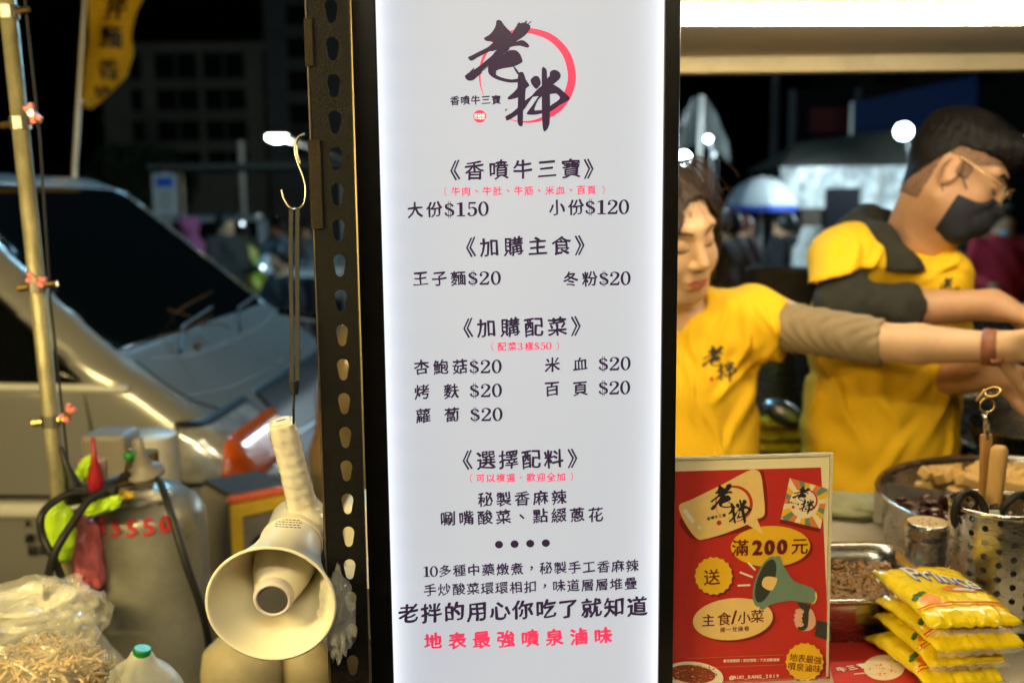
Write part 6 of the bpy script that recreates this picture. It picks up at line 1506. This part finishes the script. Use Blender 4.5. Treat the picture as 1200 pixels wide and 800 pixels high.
# mask, hair, glasses
fd = Field([v-.19 for v in mH], [v+.19 for v in mH], .0036); head_ops(fd, mH, mR, ms, False); fd.cone(P(1050, 322, 2.20), Lm(0, -.030, -.045), .058, .052, .03); HD_ = fd.D.copy(); X, Y, Z = fd._p((slice(None),)*3)
Ri = np.array(mR.transposed()); lx, ly, lz = [(Ri[i][0]*(X-mH.x)+Ri[i][1]*(Y-mH.y)+Ri[i][2]*(Z-mH.z))/ms for i in range(3)]
pass
mk = Field([v-.19 for v in mH], [v+.19 for v in mH], .0036)
shell = np.minimum(HD_-.005, (np.sqrt((lx/.058)**2+((ly-.058)/.058)**2+((lz+.055)/.050)**2)-1)*.05)
top_ = lz-(-.012+.0*lx+.006*np.cos(lx*30)-np.clip(np.abs(lx)-.03, 0, 1)*.55+.0*ly)
mk.D = MXR([shell, -(HD_+.006), top_, (.020+np.abs(lx)*.1)-ly, (-.128-lz)+0*ly]).astype(np.float32)
link('face_mask', islands_drop(mk.mesh('face_mask')), MASK, t)
hb = np.where(ly > .066, .064, np.where(ly > -.02, .046+.018*np.clip((ly+.02)/.08, 0, 1), .046+np.maximum((ly+.02)*1.9, -.115)))
thk = .0022+.013*np.clip((lz-.045)/.05, 0, 1)+.016*np.clip((ly-.01)/.08, 0, 1)*np.clip((lz-.05)/.03, 0, 1)+.002*np.clip((lz+.02)/.06, 0, 1)
fd.D = np.maximum(HD_-thk, (hb-lz)*.8).astype(np.float32); fd.ell(Lm(0, .070, .098), (.060, .040, .026), mR, .02)
nzz = .0022*np.sin(lx*210+ly*90+3*np.sin(lz*60))*np.sin(ly*170+lz*120)+.0014*np.sin(lx*400+lz*230)*np.sin(ly*330)
fd.warp(lambda X, Y, Z: (nzz*np.clip((lz-.02)/.05, .15, 1)).astype(np.float32)); link('hair', islands_drop(fd.mesh('hair')), HAIRB, t)
fb = Field([v-.19 for v in mH], [v+.19 for v in mH], .0036)
lowb = np.where(ly > .028, .028+(ly-.028)*.6, np.where(ly > -.002, -.006, np.where(ly > -.035, .026, -.078)))
fb.D = np.maximum(HD_-.0017, (lowb-lz)*.8).astype(np.float32); link('hair_fade', islands_drop(fb.mesh('hair_fade')), mat('cropped_hair', (.21, .115, .068), .8, var=.5, vs=180, bump=.5, bs=900), t)
random.seed(8); sp_ = MB()
for i in range(420):
    a = random.uniform(0, 6.283); r = random.random()**.5; b0 = Lm(.066*r*math.cos(a), -.005+.088*r*math.sin(a), .115-.035*r*r); dv_ = (mR @ Vector((.25*math.cos(a), .35+.35*math.sin(a), .75))).normalized()
    b0 = b0+(b0-mH).normalized()*.004; sp_.tube([b0, b0+dv_*.014, b0+dv_*.026+mR.col[1]*.010], [.0009, .0008, .0003], 3, cap=False)
tag(sp_.build('hair_spikes', HAIRB, t), kind='stuff')
gm = MB(); gm.tube(spline([Lm(.084, -.012, .022), Lm(.083, .0, .026), Lm(.078, .05, .020), Lm(.070, .096, .012)], 5), .0016, 6); 
gm.tube(spline([Lm(-.084, -.012, .022), Lm(-.083, .0, .026), Lm(-.078, .05, .020), Lm(-.070, .096, .012)], 5), .0016, 6)
for sx in (-1, 1): gm.tube([Lm(sx*(.036+.031*math.cos(a)), .113-.010*abs(math.cos(a)), .004+.020*math.sin(a)) for a in [2*math.pi*k/28 for k in range(29)]], .0015, 6, cap=False)
gm.tube([Lm(-.008, .112, .008), Lm(0, .115, .011), Lm(.008, .112, .008)], .0011, 6); gm.ball(Lm(.071, .096, .012), .0026, 8); 
gl = gm.build('glasses', GOLD, t, smooth=True)
lens = mat('spectacle_lens', (.9, .9, .9), .03, var=0, alpha=.12)
for sx in (-1, 1): lm_ = MB(); lm_.add([Lm(sx*(.035+.029*math.cos(a)), .108-.012*abs(math.cos(a)), .004+.019*math.sin(a)) for a in [2*math.pi*k/20 for k in range(20)]], [tuple(range(20))]); lm_.build('lens', lens, gl)
for pts in ([Lm(.078, -.002, .018), Lm(.076, .012, .0), Lm(.069, .036, -.020)], [Lm(.080, -.014, -.026), Lm(.073, .004, -.050), Lm(.060, .034, -.072)], [Lm(.080, -.020, .016), Lm(.086, -.024, -.006), Lm(.080, -.014, -.026)]):
    MB().tube(spline(pts, 5), .0012, 6).build('ear_loop', MASK, t, smooth=True)
facepaint(mH, mR, ms, body.data, wloc(t), [('eyebrow', HAIRB, [([(-.052, .032), (-.038, .039), (-.020, .036), (-.013, .032)], [.004, .008, .009, .006])], .0014),
  ('eyelid_line', HAIRB, [([(-.048, .006), (-.040, .001), (-.030, -.001), (-.017, .003)], [.001, .003, .003, .001])], .0012)], t)
shirtlogo(P(1116, 337, 2.0), affine(1116, 338, .22, .0), tee2, t, ray(1116, 337))
legs(t, (P(1035, 450, 2.26).x, P(1035, 450, 2.26).y), top=.88, yaw=(.9, -.43))
# tongs between the hands
a_, b_ = P(1196, 372, 1.90), P(1262, 470, 1.84); t = thing('steel_tongs', b_, 'steel tongs held between the two stall keepers at the right edge', 'tongs')
for s_ in (-1, 1): MB().tube([a_, a_.lerp(b_, .5)+Vector((.008*s_, 0, 0)), b_+Vector((.014*s_, 0, 0))], [.004, .005, .006], 8).build('arm', M_['steel'], t, smooth=True)
MB().tube(spline([a_+Vector((-.008, 0, .0)), a_+Vector((0, 0, .012)), a_+Vector((.008, 0, 0))], 4), .004, 8).build('spring_bend', M_['steel'], t, smooth=True)

# ------------------------------------------------------------------ passers-by
def person(px, py, Y_, label, top, pants=(.02, .02, .025), hair=(.012, .010, .009), heading=-1.57, seated=False, hood=None, mask=None, group=None, arms=0.3):
    hc_ = PY(px, py, Y_); hz_ = hc_.z+.11; x0, y0 = hc_.x, hc_.y; t = thing('person', (x0, y0, 0), label, 'person', group)
    fx, fy = math.cos(heading), math.sin(heading); rx, ry = -fy, fx; k = (hz_/1.70) if not seated else 1.0
    V = lambda f_, r_, z_: (x0+fx*f_+rx*r_, y0+fy*f_+ry*r_, z_)
    base = hz_ if not seated else 1.70; dz = hz_-base; G = .016
    z = lambda v: v*k+dz
    f = Field((x0-.5, y0-.5, max(0, -0.0)), (x0+.5, y0+.5, hz_+.05), G)
    Rh = basis((fx, fy, -.25), (0, 0, 1)); hd = Vector((x0, y0, hz_-.11)); f.ell(hd, (.078, .098, .115), Rh, .02); f.ell(hd+Rh @ Vector((0, .03, -.05)), (.055, .06, .06), Rh, .03); f.cone(hd+Rh @ Vector((0, .09, .0)), hd+Rh @ Vector((0, .105, -.025)), .012, .015, .01)
    f.cone(V(-.01, 0, z(1.40)), hd, .055, .05, .03); f.ell(V(0, 0, z(1.22)), (.16, .11, .24), None, .05)
    hl_, hr_ = V(arms, -.14, z(1.05)), V(arms, .14, z(1.05))
    for s_, hh in ((-1, hl_), (1, hr_)): f.cone(V(0, s_*.18, z(1.38)), V(.02, s_*.23, z(1.10)), .045, .04, .03); f.cone(V(.02, s_*.23, z(1.10)), hh, .036, .027, .02); f.ell(hh, (.045, .035, .03), None, .02)
    if not seated:
        for s_ in (-1, 1): f.cone(V(0, s_*.09, z(.95)), V(0, s_*.10, .12), .07, .045, .03)
    link('body', islands_drop(f.mesh('body')), SK2, t)
    f = Field((x0-.5, y0-.5, .5 if not seated else .2), (x0+.5, y0+.5, hz_), G)
    f.ell(V(0, 0, z(1.24)), (.19, .135, .23), None, .06); f.ell(V(0, 0, z(1.02)), (.185, .145, .22), None, .08)
    for s_, hh in ((-1, hl_), (1, hr_)): f.cone(V(0, s_*.17, z(1.39)), V(.02, s_*.24, z(1.10)), .066, .058, .05); e_ = Vector(V(.02, s_*.24, z(1.10))).lerp(Vector(hh), .82); f.cone(V(.02, s_*.24, z(1.10)), e_, .056, .045, .03)
    if hood: f.ell(hd+Rh @ Vector((0, -.02, .01)), (.115, .115, .14), Rh, .04); f.ell(hd+Rh @ Vector((0, .10, -.01)), (.075, .06, .095), Rh, .01, 's')
    f.warp(lambda X, Y, Z: (.006*np.sin(X*40+Z*25)).astype(np.float32)); link('jacket', f.mesh('jacket'), mat('jacket', top, .85, var=.2, vs=10), t)
    f = Field((x0-.6, y0-.6, 0), (x0+.6, y0+.6, 1.1), G)
    if seated:
        for s_ in (-1, 1): f.cone(V(0, s_*.09, z(.92)), V(.42, s_*.12, z(.95)), .09, .07, .05); f.cone(V(.42, s_*.12, z(.95)), V(.40, s_*.12, .05), .065, .045, .03)
        MB().box(V(0, 0, (z(.82))/2), (.3, .3, z(.82))).build('stool', M_['trim'], t)
    else:
        f.ell(V(0, 0, z(.93)), (.165, .125, .14), None, .05)
        for s_ in (-1, 1): f.cone(V(0, s_*.09, z(.86)), V(0, s_*.10, .06), .095, .06, .04); f.cone(V(-.02, s_*.10, .05), V(.11, s_*.10, .04), .045, .04, .02)
    link('trousers', f.mesh('trousers'), mat('trousers', pants, .9), t)
    if not hood:
        f = Field([v-.2 for v in hd], [v+.2 for v in hd], .012); f.ell(hd+Rh @ Vector((0, -.018, .022)), (.092, .105, .115), Rh, .01); f.ell(hd+Rh @ Vector((0, .10, -.03)), (.085, .075, .085), Rh, .01, 's')
        link('hair', f.mesh('hair'), mat('hair', hair, .5), t)
    if mask: MB().ball(hd+Rh @ Vector((0, .075, -.045)), (.05, .035, .042), 12, Rh).build('face_mask', mat('paper_mask', mask, .8), t, smooth=True)
    return t
person(219, 266, 10.5, 'figure in a pink hooded jacket beside the white parking board', (.30, .06, .14), heading=3.0, hood=True)
person(264, 264, 10.0, 'man with black hair and dark brown jacket standing in the market crowd', (.035, .028, .02), heading=-.6)
person(326, 268, 12.0, 'man with a dark cap of hair in blue grey coat behind the seated man', (.10, .13, .16), heading=-2.6)
person(329, 303, 8.4, 'seated man in black bending forward beside the hanging strap', (.012, .012, .013), heading=-2.5, seated=True)
person(357, 272, 12.5, 'shopper in a pale blue jacket half hidden behind the steel post', (.16, .22, .26), heading=-1.6)
person(285, 274, 13.5, 'shopper in a grey green jacket between two dark coats', (.09, .10, .07), heading=2.2)
person(852, 266, 7.6, 'person in a taupe jacket just behind the woman in yellow', (.15, .11, .09), heading=2.4, hair=(.015, .012, .012))
person(872, 268, 10.0, 'person with reddish brown hair under the white parasol', (.04, .02, .02), heading=-.4, hair=(.12, .03, .015))
person(919, 266, 9.6, 'man in a black suit jacket under the right side of the parasol', (.010, .010, .012), heading=2.9)
person(951, 280, 9.4, 'person in a white hooded coat next to the man in black', (.50, .50, .46), heading=1.2, hood=True)
person(1176, 262, 7.4, 'person in a red jacket and pale mask at the far right', (.42, .015, .03), heading=-1.7, mask=(.35, .55, .65))
person(1146, 268, 9.0, 'dark coated person left of the red jacket', (.015, .015, .02), heading=-1.2)

# ------------------------------------------------------------------ market behind the stall
c_ = PY(892, 250, 12.9); tp_ = PY(892, 216, 12.9); R0 = .47
t = thing('parasol', (c_.x, 12.9, 0), 'white market parasol with a blue hem behind the stall keepers', 'parasol')
MB().tube([(c_.x, 12.9, 0), (c_.x, 12.9, tp_.z+.1)], .025, 10).build('pole', M_['steel_dull'], t)
wm = mat('parasol_cloth', (.50, .53, .54), .8); bm_ = mat('parasol_blue_hem', (.03, .08, .45), .8)
for i in range(8):
    v_ = []; f_ = []
    for j in range(7):
        for k in range(7):
            ph = j/6*1.35; a = (i+k/6)*math.pi/4; r = R0*math.sin(ph)*(1-.05*math.sin(k/6*math.pi)*(j/6)); v_.append((c_.x+r*math.cos(a), 12.9+r*math.sin(a), c_.z+(tp_.z-c_.z)*math.cos(ph)*1.25))
    for j in range(6):
        for k in range(6): q = j*7+k; f_.append((q, q+7, q+8, q+1))
    o = link('panel', pymesh('panel', v_, f_), wm, t); 
    v_ = []
    for k in range(7): a = (i+k/6)*math.pi/4; r = R0*math.sin(1.35)*(1-.05*math.sin(k/6*math.pi)); z_ = c_.z+(tp_.z-c_.z)*math.cos(1.35)*1.25; v_ += [(c_.x+r*math.cos(a), 12.9+r*math.sin(a), z_), (c_.x+r*1.01*math.cos(a), 12.9+r*1.01*math.sin(a), z_-.07)]
    link('hem', pymesh('hem', v_, [(2*k, 2*k+2, 2*k+3, 2*k+1) for k in range(6)]), bm_, t)
# dark booth
a_ = PY(940, 244, 12.6); b_ = PY(1010, 330, 12.6)
t = thing('dark_booth', ((a_.x+b_.x)/2, 12.8, 0), 'dark booth with a dim serving hatch below the glowing tarpaulin', 'stall')
MB().box(((a_.x+b_.x)/2, 13.0, a_.z/2), (b_.x-a_.x, .8, a_.z)).build('box', M_['mach_dark'], t)
MB().box(((a_.x+b_.x)/2+.1, 12.57, 1.45), (b_.x-a_.x-.35, .05, .5)).build('hatch', M_['win'], t); MB().box(((a_.x+b_.x)/2, 12.5, 1.1), (b_.x-a_.x, .25, .05)).build('shelf', M_['steel_dull'], t)
# tent with tarpaulin
a_ = PY(916, 165, 13.2); b_ = PY(1150, 165, 13.2); e1_ = PY(920, 196, 13.2); g1 = PY(925, 250, 13.2)
t = thing('market_tent', ((a_.x+b_.x)/2, 15, 0), 'grey roofed market tent with a rain-spotted tarpaulin lit by the work lamp', 'tent')
xl_, xr_ = a_.x, b_.x; rz = e1_.z; rt = PY(1000, 158, 14.2).z
link('roof', pymesh('roof', [(xl_, 13.2, rz), (xr_, 13.2, rz), (xr_, 15.2, rz), (xl_, 15.2, rz), (xl_+.5, 14.2, rt-.1), (xr_-.5, 14.2, rt+.1)], [(0, 1, 5, 4), (1, 2, 5), (2, 3, 4, 5), (3, 0, 4)]), mat('tent_roof', (.075, .075, .06), .85), t, smooth=False)
tv = []; tf = []
for i in range(41):
    for j in range(9):
        s_ = i/40; x_ = xl_+(xr_-xl_)*s_; sag = .28*abs(math.sin(s_*math.pi*3))*(j/8); tv.append((x_, 13.2+.05*math.sin(s_*60)*(j/8), rz-(rz-g1.z)*(j/8)*(.78)-sag*.6))
for i in range(40):
    for j in range(8): q = i*9+j; tf.append((q, q+1, q+10, q+9))
tarp = mat('wet_tarpaulin', (.52, .56, .56), .35, var=.75, vs=7, bump=.8, bs=6, coat=.4)
link('tarpaulin', pymesh('tarpaulin', tv, tf), tarp, t)
for x_ in (xl_+.05, (xl_+xr_)/2, xr_-.05): MB().tube([(x_, 13.2, 0), (x_, 13.2, rz)], .03, 8).build('leg', M_['steel_dull'], t)
# blue sheet and framed board higher up
a_, b_, c2_, d2_ = PY(1000, 120, 17), PY(1145, 88, 17), PY(1145, 150, 17), PY(1000, 158, 17); t = thing('blue_tarpaulin', (a_+c2_)/2, 'deep blue tarpaulin stretched above the tent behind the man', 'tarpaulin')
MB().add([a_, b_, c2_, d2_]+[v+Vector((0, .03, 0)) for v in (a_, b_, c2_, d2_)], [(3, 2, 1, 0), (4, 5, 6, 7), (0, 1, 5, 4), (2, 3, 7, 6), (1, 2, 6, 5), (3, 0, 4, 7)]) if False else None
mb = MB(); mb.add([a_, b_, c2_, d2_]+[v+Vector((0, .03, 0)) for v in (a_, b_, c2_, d2_)], [(3, 2, 1, 0), (4, 5, 6, 7), (0, 1, 5, 4), (2, 3, 7, 6), (1, 2, 6, 5), (3, 0, 4, 7)]); mb.build('sheet', mat('blue_sheet', (.004, .024, .10), .6, var=.2, vs=2), t)
for q in (a_, b_): MB().tube([(q.x, 17.05, 0), (q.x, 17.05, q.z)], .03, 8).build('post', M_['steel_dull'], t)
a_, b_ = PY(930, 105, 19), PY(1004, 160, 19); t = thing('framed_board', ((a_.x+b_.x)/2, 19, 0), 'dim framed board with a dull red patch above the tent', 'board')
MB().box(((a_.x+b_.x)/2, 19.1, (a_.z+b_.z)/2), (b_.x-a_.x, .05, a_.z-b_.z)).build('panel', M_['win'], t)
MB().box(((a_.x+b_.x)/2+.15, 19.05, b_.z+.3), ((b_.x-a_.x)*.7, .04, .45)).build('red_patch', mat('dull_red', (.12, .012, .012), .7), t)
for x_ in (a_.x, b_.x): MB().box((x_, 19.05, a_.z/2), (.1, .1, a_.z)).build('upright', M_['conc_dark'], t)
# work lamp and small lamps
def globe(px_, py_, Y_, r_, em, label, pw=0, col=COOL, stem=True):
    c = PY(px_, py_, Y_); t = thing('work_lamp', c, label, 'lamp')
    MB().ball(c, (r_, r_*.6, r_*.9), 16).build('bulb', em, t, smooth=True); MB().box(c+Vector((0, r_*.75, 0)), (r_*1.5, r_*.3, r_*1.4), bev=r_*.05).build('housing', M_['trim'], t)
    MB().tube([c+Vector((r_*.6, r_*.9, -r_*.5)), c+Vector((r_*1.3, r_, -r_*3)), c+Vector((r_*.9, r_, -c.z))], .012, 8).build('stand', M_['trim'], t)
    if pw: lamp('lamp_light', t, c-Vector((0, r_*1.2, 0)), pw, col, r_)
    return t
globe(1059, 154, 11.8, .10, E_WHITE, 'brilliant white work lamp on a stand left of the man in the mask', 420)
globe(830, 163, 9, .030, E_WHITE, 'small bright lamp inside the pale plastic rain cover', 45); globe(801, 185, 9, .062, E_WHITE, 'larger white lamp just clearing the light box frame', 45); globe(836, 181, 10, .028, emit('dim_white', COOL, 3), 'fainter small lamp right of the two brighter ones')
globe(1206, 168, 10, .08, E_WHITE, 'white lamp at the right edge beside the man\'s hair', 40)
v_ = []; f_ = []
for i in range(15):
    for j in range(13):
        s_, u_ = i/14, j/12; xx = np.interp(u_, [0, .3, .7, 1], [815, 800, 792, 788])+(np.interp(u_, [0, .3, .7, 1], [822, 842, 852, 857])-np.interp(u_, [0, .3, .7, 1], [815, 800, 792, 788]))*s_
        q = PY(xx, 112+80*u_-24*math.sin(s_*math.pi)*u_, 9.5); v_.append(q+Vector((0, .25*math.sin(s_*math.pi)+.05*math.sin(s_*17+u_*9), 0)))
for i in range(14):
    for j in range(12): q = i*13+j; f_.append((q, q+1, q+14, q+13))
t = thing('plastic_rain_cover', PY(822, 112, 9.5), 'pale creased plastic rain cover draped over small lamps', 'cover')
link('sheet', pymesh('sheet', v_, f_), mat('creased_pvc', (.6, .62, .58), .2, var=.3, vs=8, bump=1, bs=6, alpha=.16), t)
q = PY(822, 112, 9.5); MB().tube([(q.x, 9.5, q.z), (q.x, 9.75, 0)], .025, 8).build('stand', M_['steel_dull'], t)

# work table behind the keepers with cookware
WZ = .90
t = thing('work_table', (1.2, 3.0, 0), 'dark steel work table behind the two keepers', 'table')
MB().box((1.2, 2.95, WZ-.02), (2.4, .7, .04)).build('top', M_['mach_dark'], t); MB().box((1.2, 3.0, .42), (2.3, .55, .8)).build('cabinet', M_['mach_dark'], t)
def potobj(px_, Y_, zb, r_, h_, label, name='cooking_pot', m_='steel'):
    c = PY(px_, 400, Y_); c.z = zb; t = thing(name, c, label, 'pot'); Mx = at(c, Matrix.Identity(3))
    MB().lathe([(.001, .001), (r_*.95, .001), (r_, h_*.1), (r_, h_), (r_*1.04, h_+.004), (r_*.97, h_), (r_*.96, h_*.2), (.001, h_*.15)], Mx, 32).build('pot_body', M_[m_], t, smooth=True)
    for s_ in (-1, 1): MB().tube([c+Vector((s_*r_, -.03, h_*.7)), c+Vector((s_*(r_+.035), -.02, h_*.7)), c+Vector((s_*(r_+.035), .02, h_*.7)), c+Vector((s_*r_, .03, h_*.7))], .006, 6).build('handle', M_['rubber'], t)
potobj(905, 2.95, WZ, .11, .22, 'tall steel stock pot seen between the two yellow shirts'); potobj(960, 3.1, WZ, .10, .16, 'low steel pot partly behind the man in the mask')
potobj(1165, 2.9, WZ, .13, .30, 'steel pot behind the right hand of the man'); potobj(915, 3.4, WZ+.12, .12, .26, 'dark pot at the back between the keepers', m_='mach_dark')
for i in range(9):
    px_, py_ = 899+(i % 3)*15+(i//3)*3, 522-(i//3)*14
    q = PY(px_, py_, 2.62); o = crumple('noodle_packet', q, (.055, .04, .016), pk_y, None, amp=.25, seed=30+i, sub=3, R=Matrix.Rotation(i*.5, 3, 'Z')); tag(o, 'yellow-green noodle packet in the heap between the two yellow shirts', 'noodle packet', 'heaped packets behind the counter')
MB_ = MB().box((PY(915, 500, 2.62).x, 2.64, .42), (.24, .20, .84)); o = MB_.build('packet_crate', M_['mach_dark'], origin=(PY(915, 500, 2.62).x, 2.64, 0)); tag(o, 'dark crate holding the heap of yellow packets', 'crate')
q = PY(918, 484, 2.45); t = thing('wok_ladle', q, 'steel wok ladle resting on the heap of yellow packets', 'ladle')
MB().ball(q, (.055, .05, .030), 20, Matrix.Rotation(.5, 3, 'Y')).build('bowl', M_['steel_dull'], t, smooth=True); MB().tube([q+Vector((-.05, 0, 0)), q+Vector((-.17, .05, .02))], .007, 8).build('handle', M_['steel'], t, smooth=True)
# steel griddle right of the man
t = thing('steel_griddle', (1.45, 2.1, 0), 'wide stainless griddle reflecting cool light behind the utensil holder', 'griddle')
MB().box((1.50, 2.12, .925), (.84, .50, .02), bev=.004).build('plate', M_['steel'], t); MB().box((1.50, 2.12, .45), (.80, .46, .9)).build('cabinet', M_['steel_dull'], t); MB().box((1.50, 2.36, 1.0), (.84, .015, .14)).build('splash_back', M_['steel'], t)
q = PY(1195, 505, 2.05); t = thing('steel_tub', (q.x+.08, 2.08, .936), 'shallow steel tub with a glinting inside right of the wooden handles', 'tub')
MB().lathe([(.001, .002), (.13, .002), (.16, .09), (.166, .092), (.158, .088), (.127, .006), (.001, .006)], at((q.x+.08, 2.08, .936), Matrix.Identity(3)), 40).build('bowl', M_['steel'], t, smooth=True)
# glowing balls made for small highlights and a parked car on the left
def car(x_, Y_, yaw, colr, label):
    t = thing('parked_car', (x_, Y_, 0), label, 'car'); R = Matrix.Rotation(yaw, 3, 'Z'); C = Vector((x_, Y_, 0)); f = Field((x_-2.4, Y_-2.4, .1), (x_+2.4, Y_+2.4, 1.6), .04)
    f.rbox(C+Vector((0, 0, .60)), (4.2, 1.7, .62), R, .2, .1); f.rbox(C+R @ Vector((-.2, 0, 1.12)), (2.2, 1.45, .62), R, .22, .15); link('body', f.mesh('body'), mat('car_paint', colr, .25, coat=.8, var=0), t)
    MB().box(C+R @ Vector((-.2, -.72, 1.16)), (1.7, .03, .32), R, .01).build('side_window', M_['van_glass'], t)
    for a in (-1.3, 1.3):
        for b in (-.8, .8): MB().lathe([(.001, -.1), (.3, -.1), (.32, 0), (.3, .1), (.001, .1)], at(C+R @ Vector((a, b, .32)), frame(R @ Vector((0, 1, 0)))), 20).build('wheel', M_['rubber'], t, smooth=True)
    for b in (-.6, .6): MB().ball(C+R @ Vector((2.08, b, .7)), (.06, .14, .08), 10, R).build('headlight', M_['lamp_glass'], t, smooth=True)
car(PY(245, 280, 17).x, 17, .5, (.35, .38, .38), 'silver car parked far behind the market crowd')
t = thing('market_stall', (PY(300, 300, 11).x, 11, 0), 'small market stall with a dark awning frame behind the black hook', 'stall')
sx_ = PY(300, 300, 11).x
MB().box((sx_, 11.2, .8), (1.8, .7, .06)).build('table_top', M_['tin'], t)
for a in (-.9, .9): MB().tube([(sx_+a, 11.4, 0), (sx_+a, 11.4, 1.95)], .02, 8).build('post', M_['steel_dull'], t)
MB().box((sx_, 11.2, 1.96), (2.0, 1.2, .05)).build('awning', M_['mach_dark'], t)
random.seed(4)
for i, (px_, py_, c0) in enumerate(((290, 300, (.5, .42, .08)), (303, 318, (.55, .7, .05)), (296, 330, (.6, .6, .1)), (312, 312, (.6, .62, .6)), (284, 312, (.6, .3, .1)))):
    q = PY(px_, py_, 10.4); o = crumple('goods_bag', q, (.10, .08, .12), mat('goods_cloth', c0, .5), None, amp=.3, seed=50+i, sub=3); tag(o, ['mustard', 'lime', 'yellow', 'white', 'orange'][i]+' bag of goods on the small stall behind the hook', 'bag')
for i, (px_, py_, Y_) in enumerate(((308, 313, 10.2), (293, 313, 10.2), (197, 268, 13), (284, 262, 13))):  # made-up glowing balls standing in for round highlights
    q = PY(px_, py_, Y_); t = thing('stall_bulb', q, ['round white bulb right of the lime bag', 'round warm bulb left of the lime bag', 'small white bulb low beside the parking board', 'small white bulb above the heads near the post'][i], 'lamp')
    MB().ball(q, .022, 10).build('bulb', emit('bulb_glow', (1, .9, .75) if i == 1 else COOL, 5), t, smooth=True); MB().tube([q+Vector((0, 0, .02)), q+Vector((0, 0, .06))], .012, 8).build('socket', M_['rubber'], t); MB().tube([q+Vector((0, 0, .06)), q+Vector((0, 0, .5))], .004, 6).build('wire', M_['rubber'], t)
# cool pole lamp added outside the frame to tint bonnet and crowd blue
q = Vector((-1.2, 6.4, 4.6)); t = thing('street_lamp', (q.x+1.6, q.y, 0), 'tall cool street lamp over the car park beyond the van', 'street lamp')
MB().tube(spline([(q.x+1.6, q.y, 0), (q.x+1.6, q.y, 3.9), (q.x+1.2, q.y, 4.6), (q.x+.2, q.y, 4.75)], 5), .06, 10).build('pole', M_['steel_dull'], t); MB().box(q+Vector((0, 0, .12)), (.5, .22, .08), bev=.02).build('lamp_head', M_['steel_dull'], t)
MB().ball(q+Vector((0, 0, .05)), (.2, .09, .04), 14).build('lamp_glass', E_WHITE, t, smooth=True); lamp('street_light', t, q-Vector((0, 0, .1)), 620, (.30, .70, 1), .12)
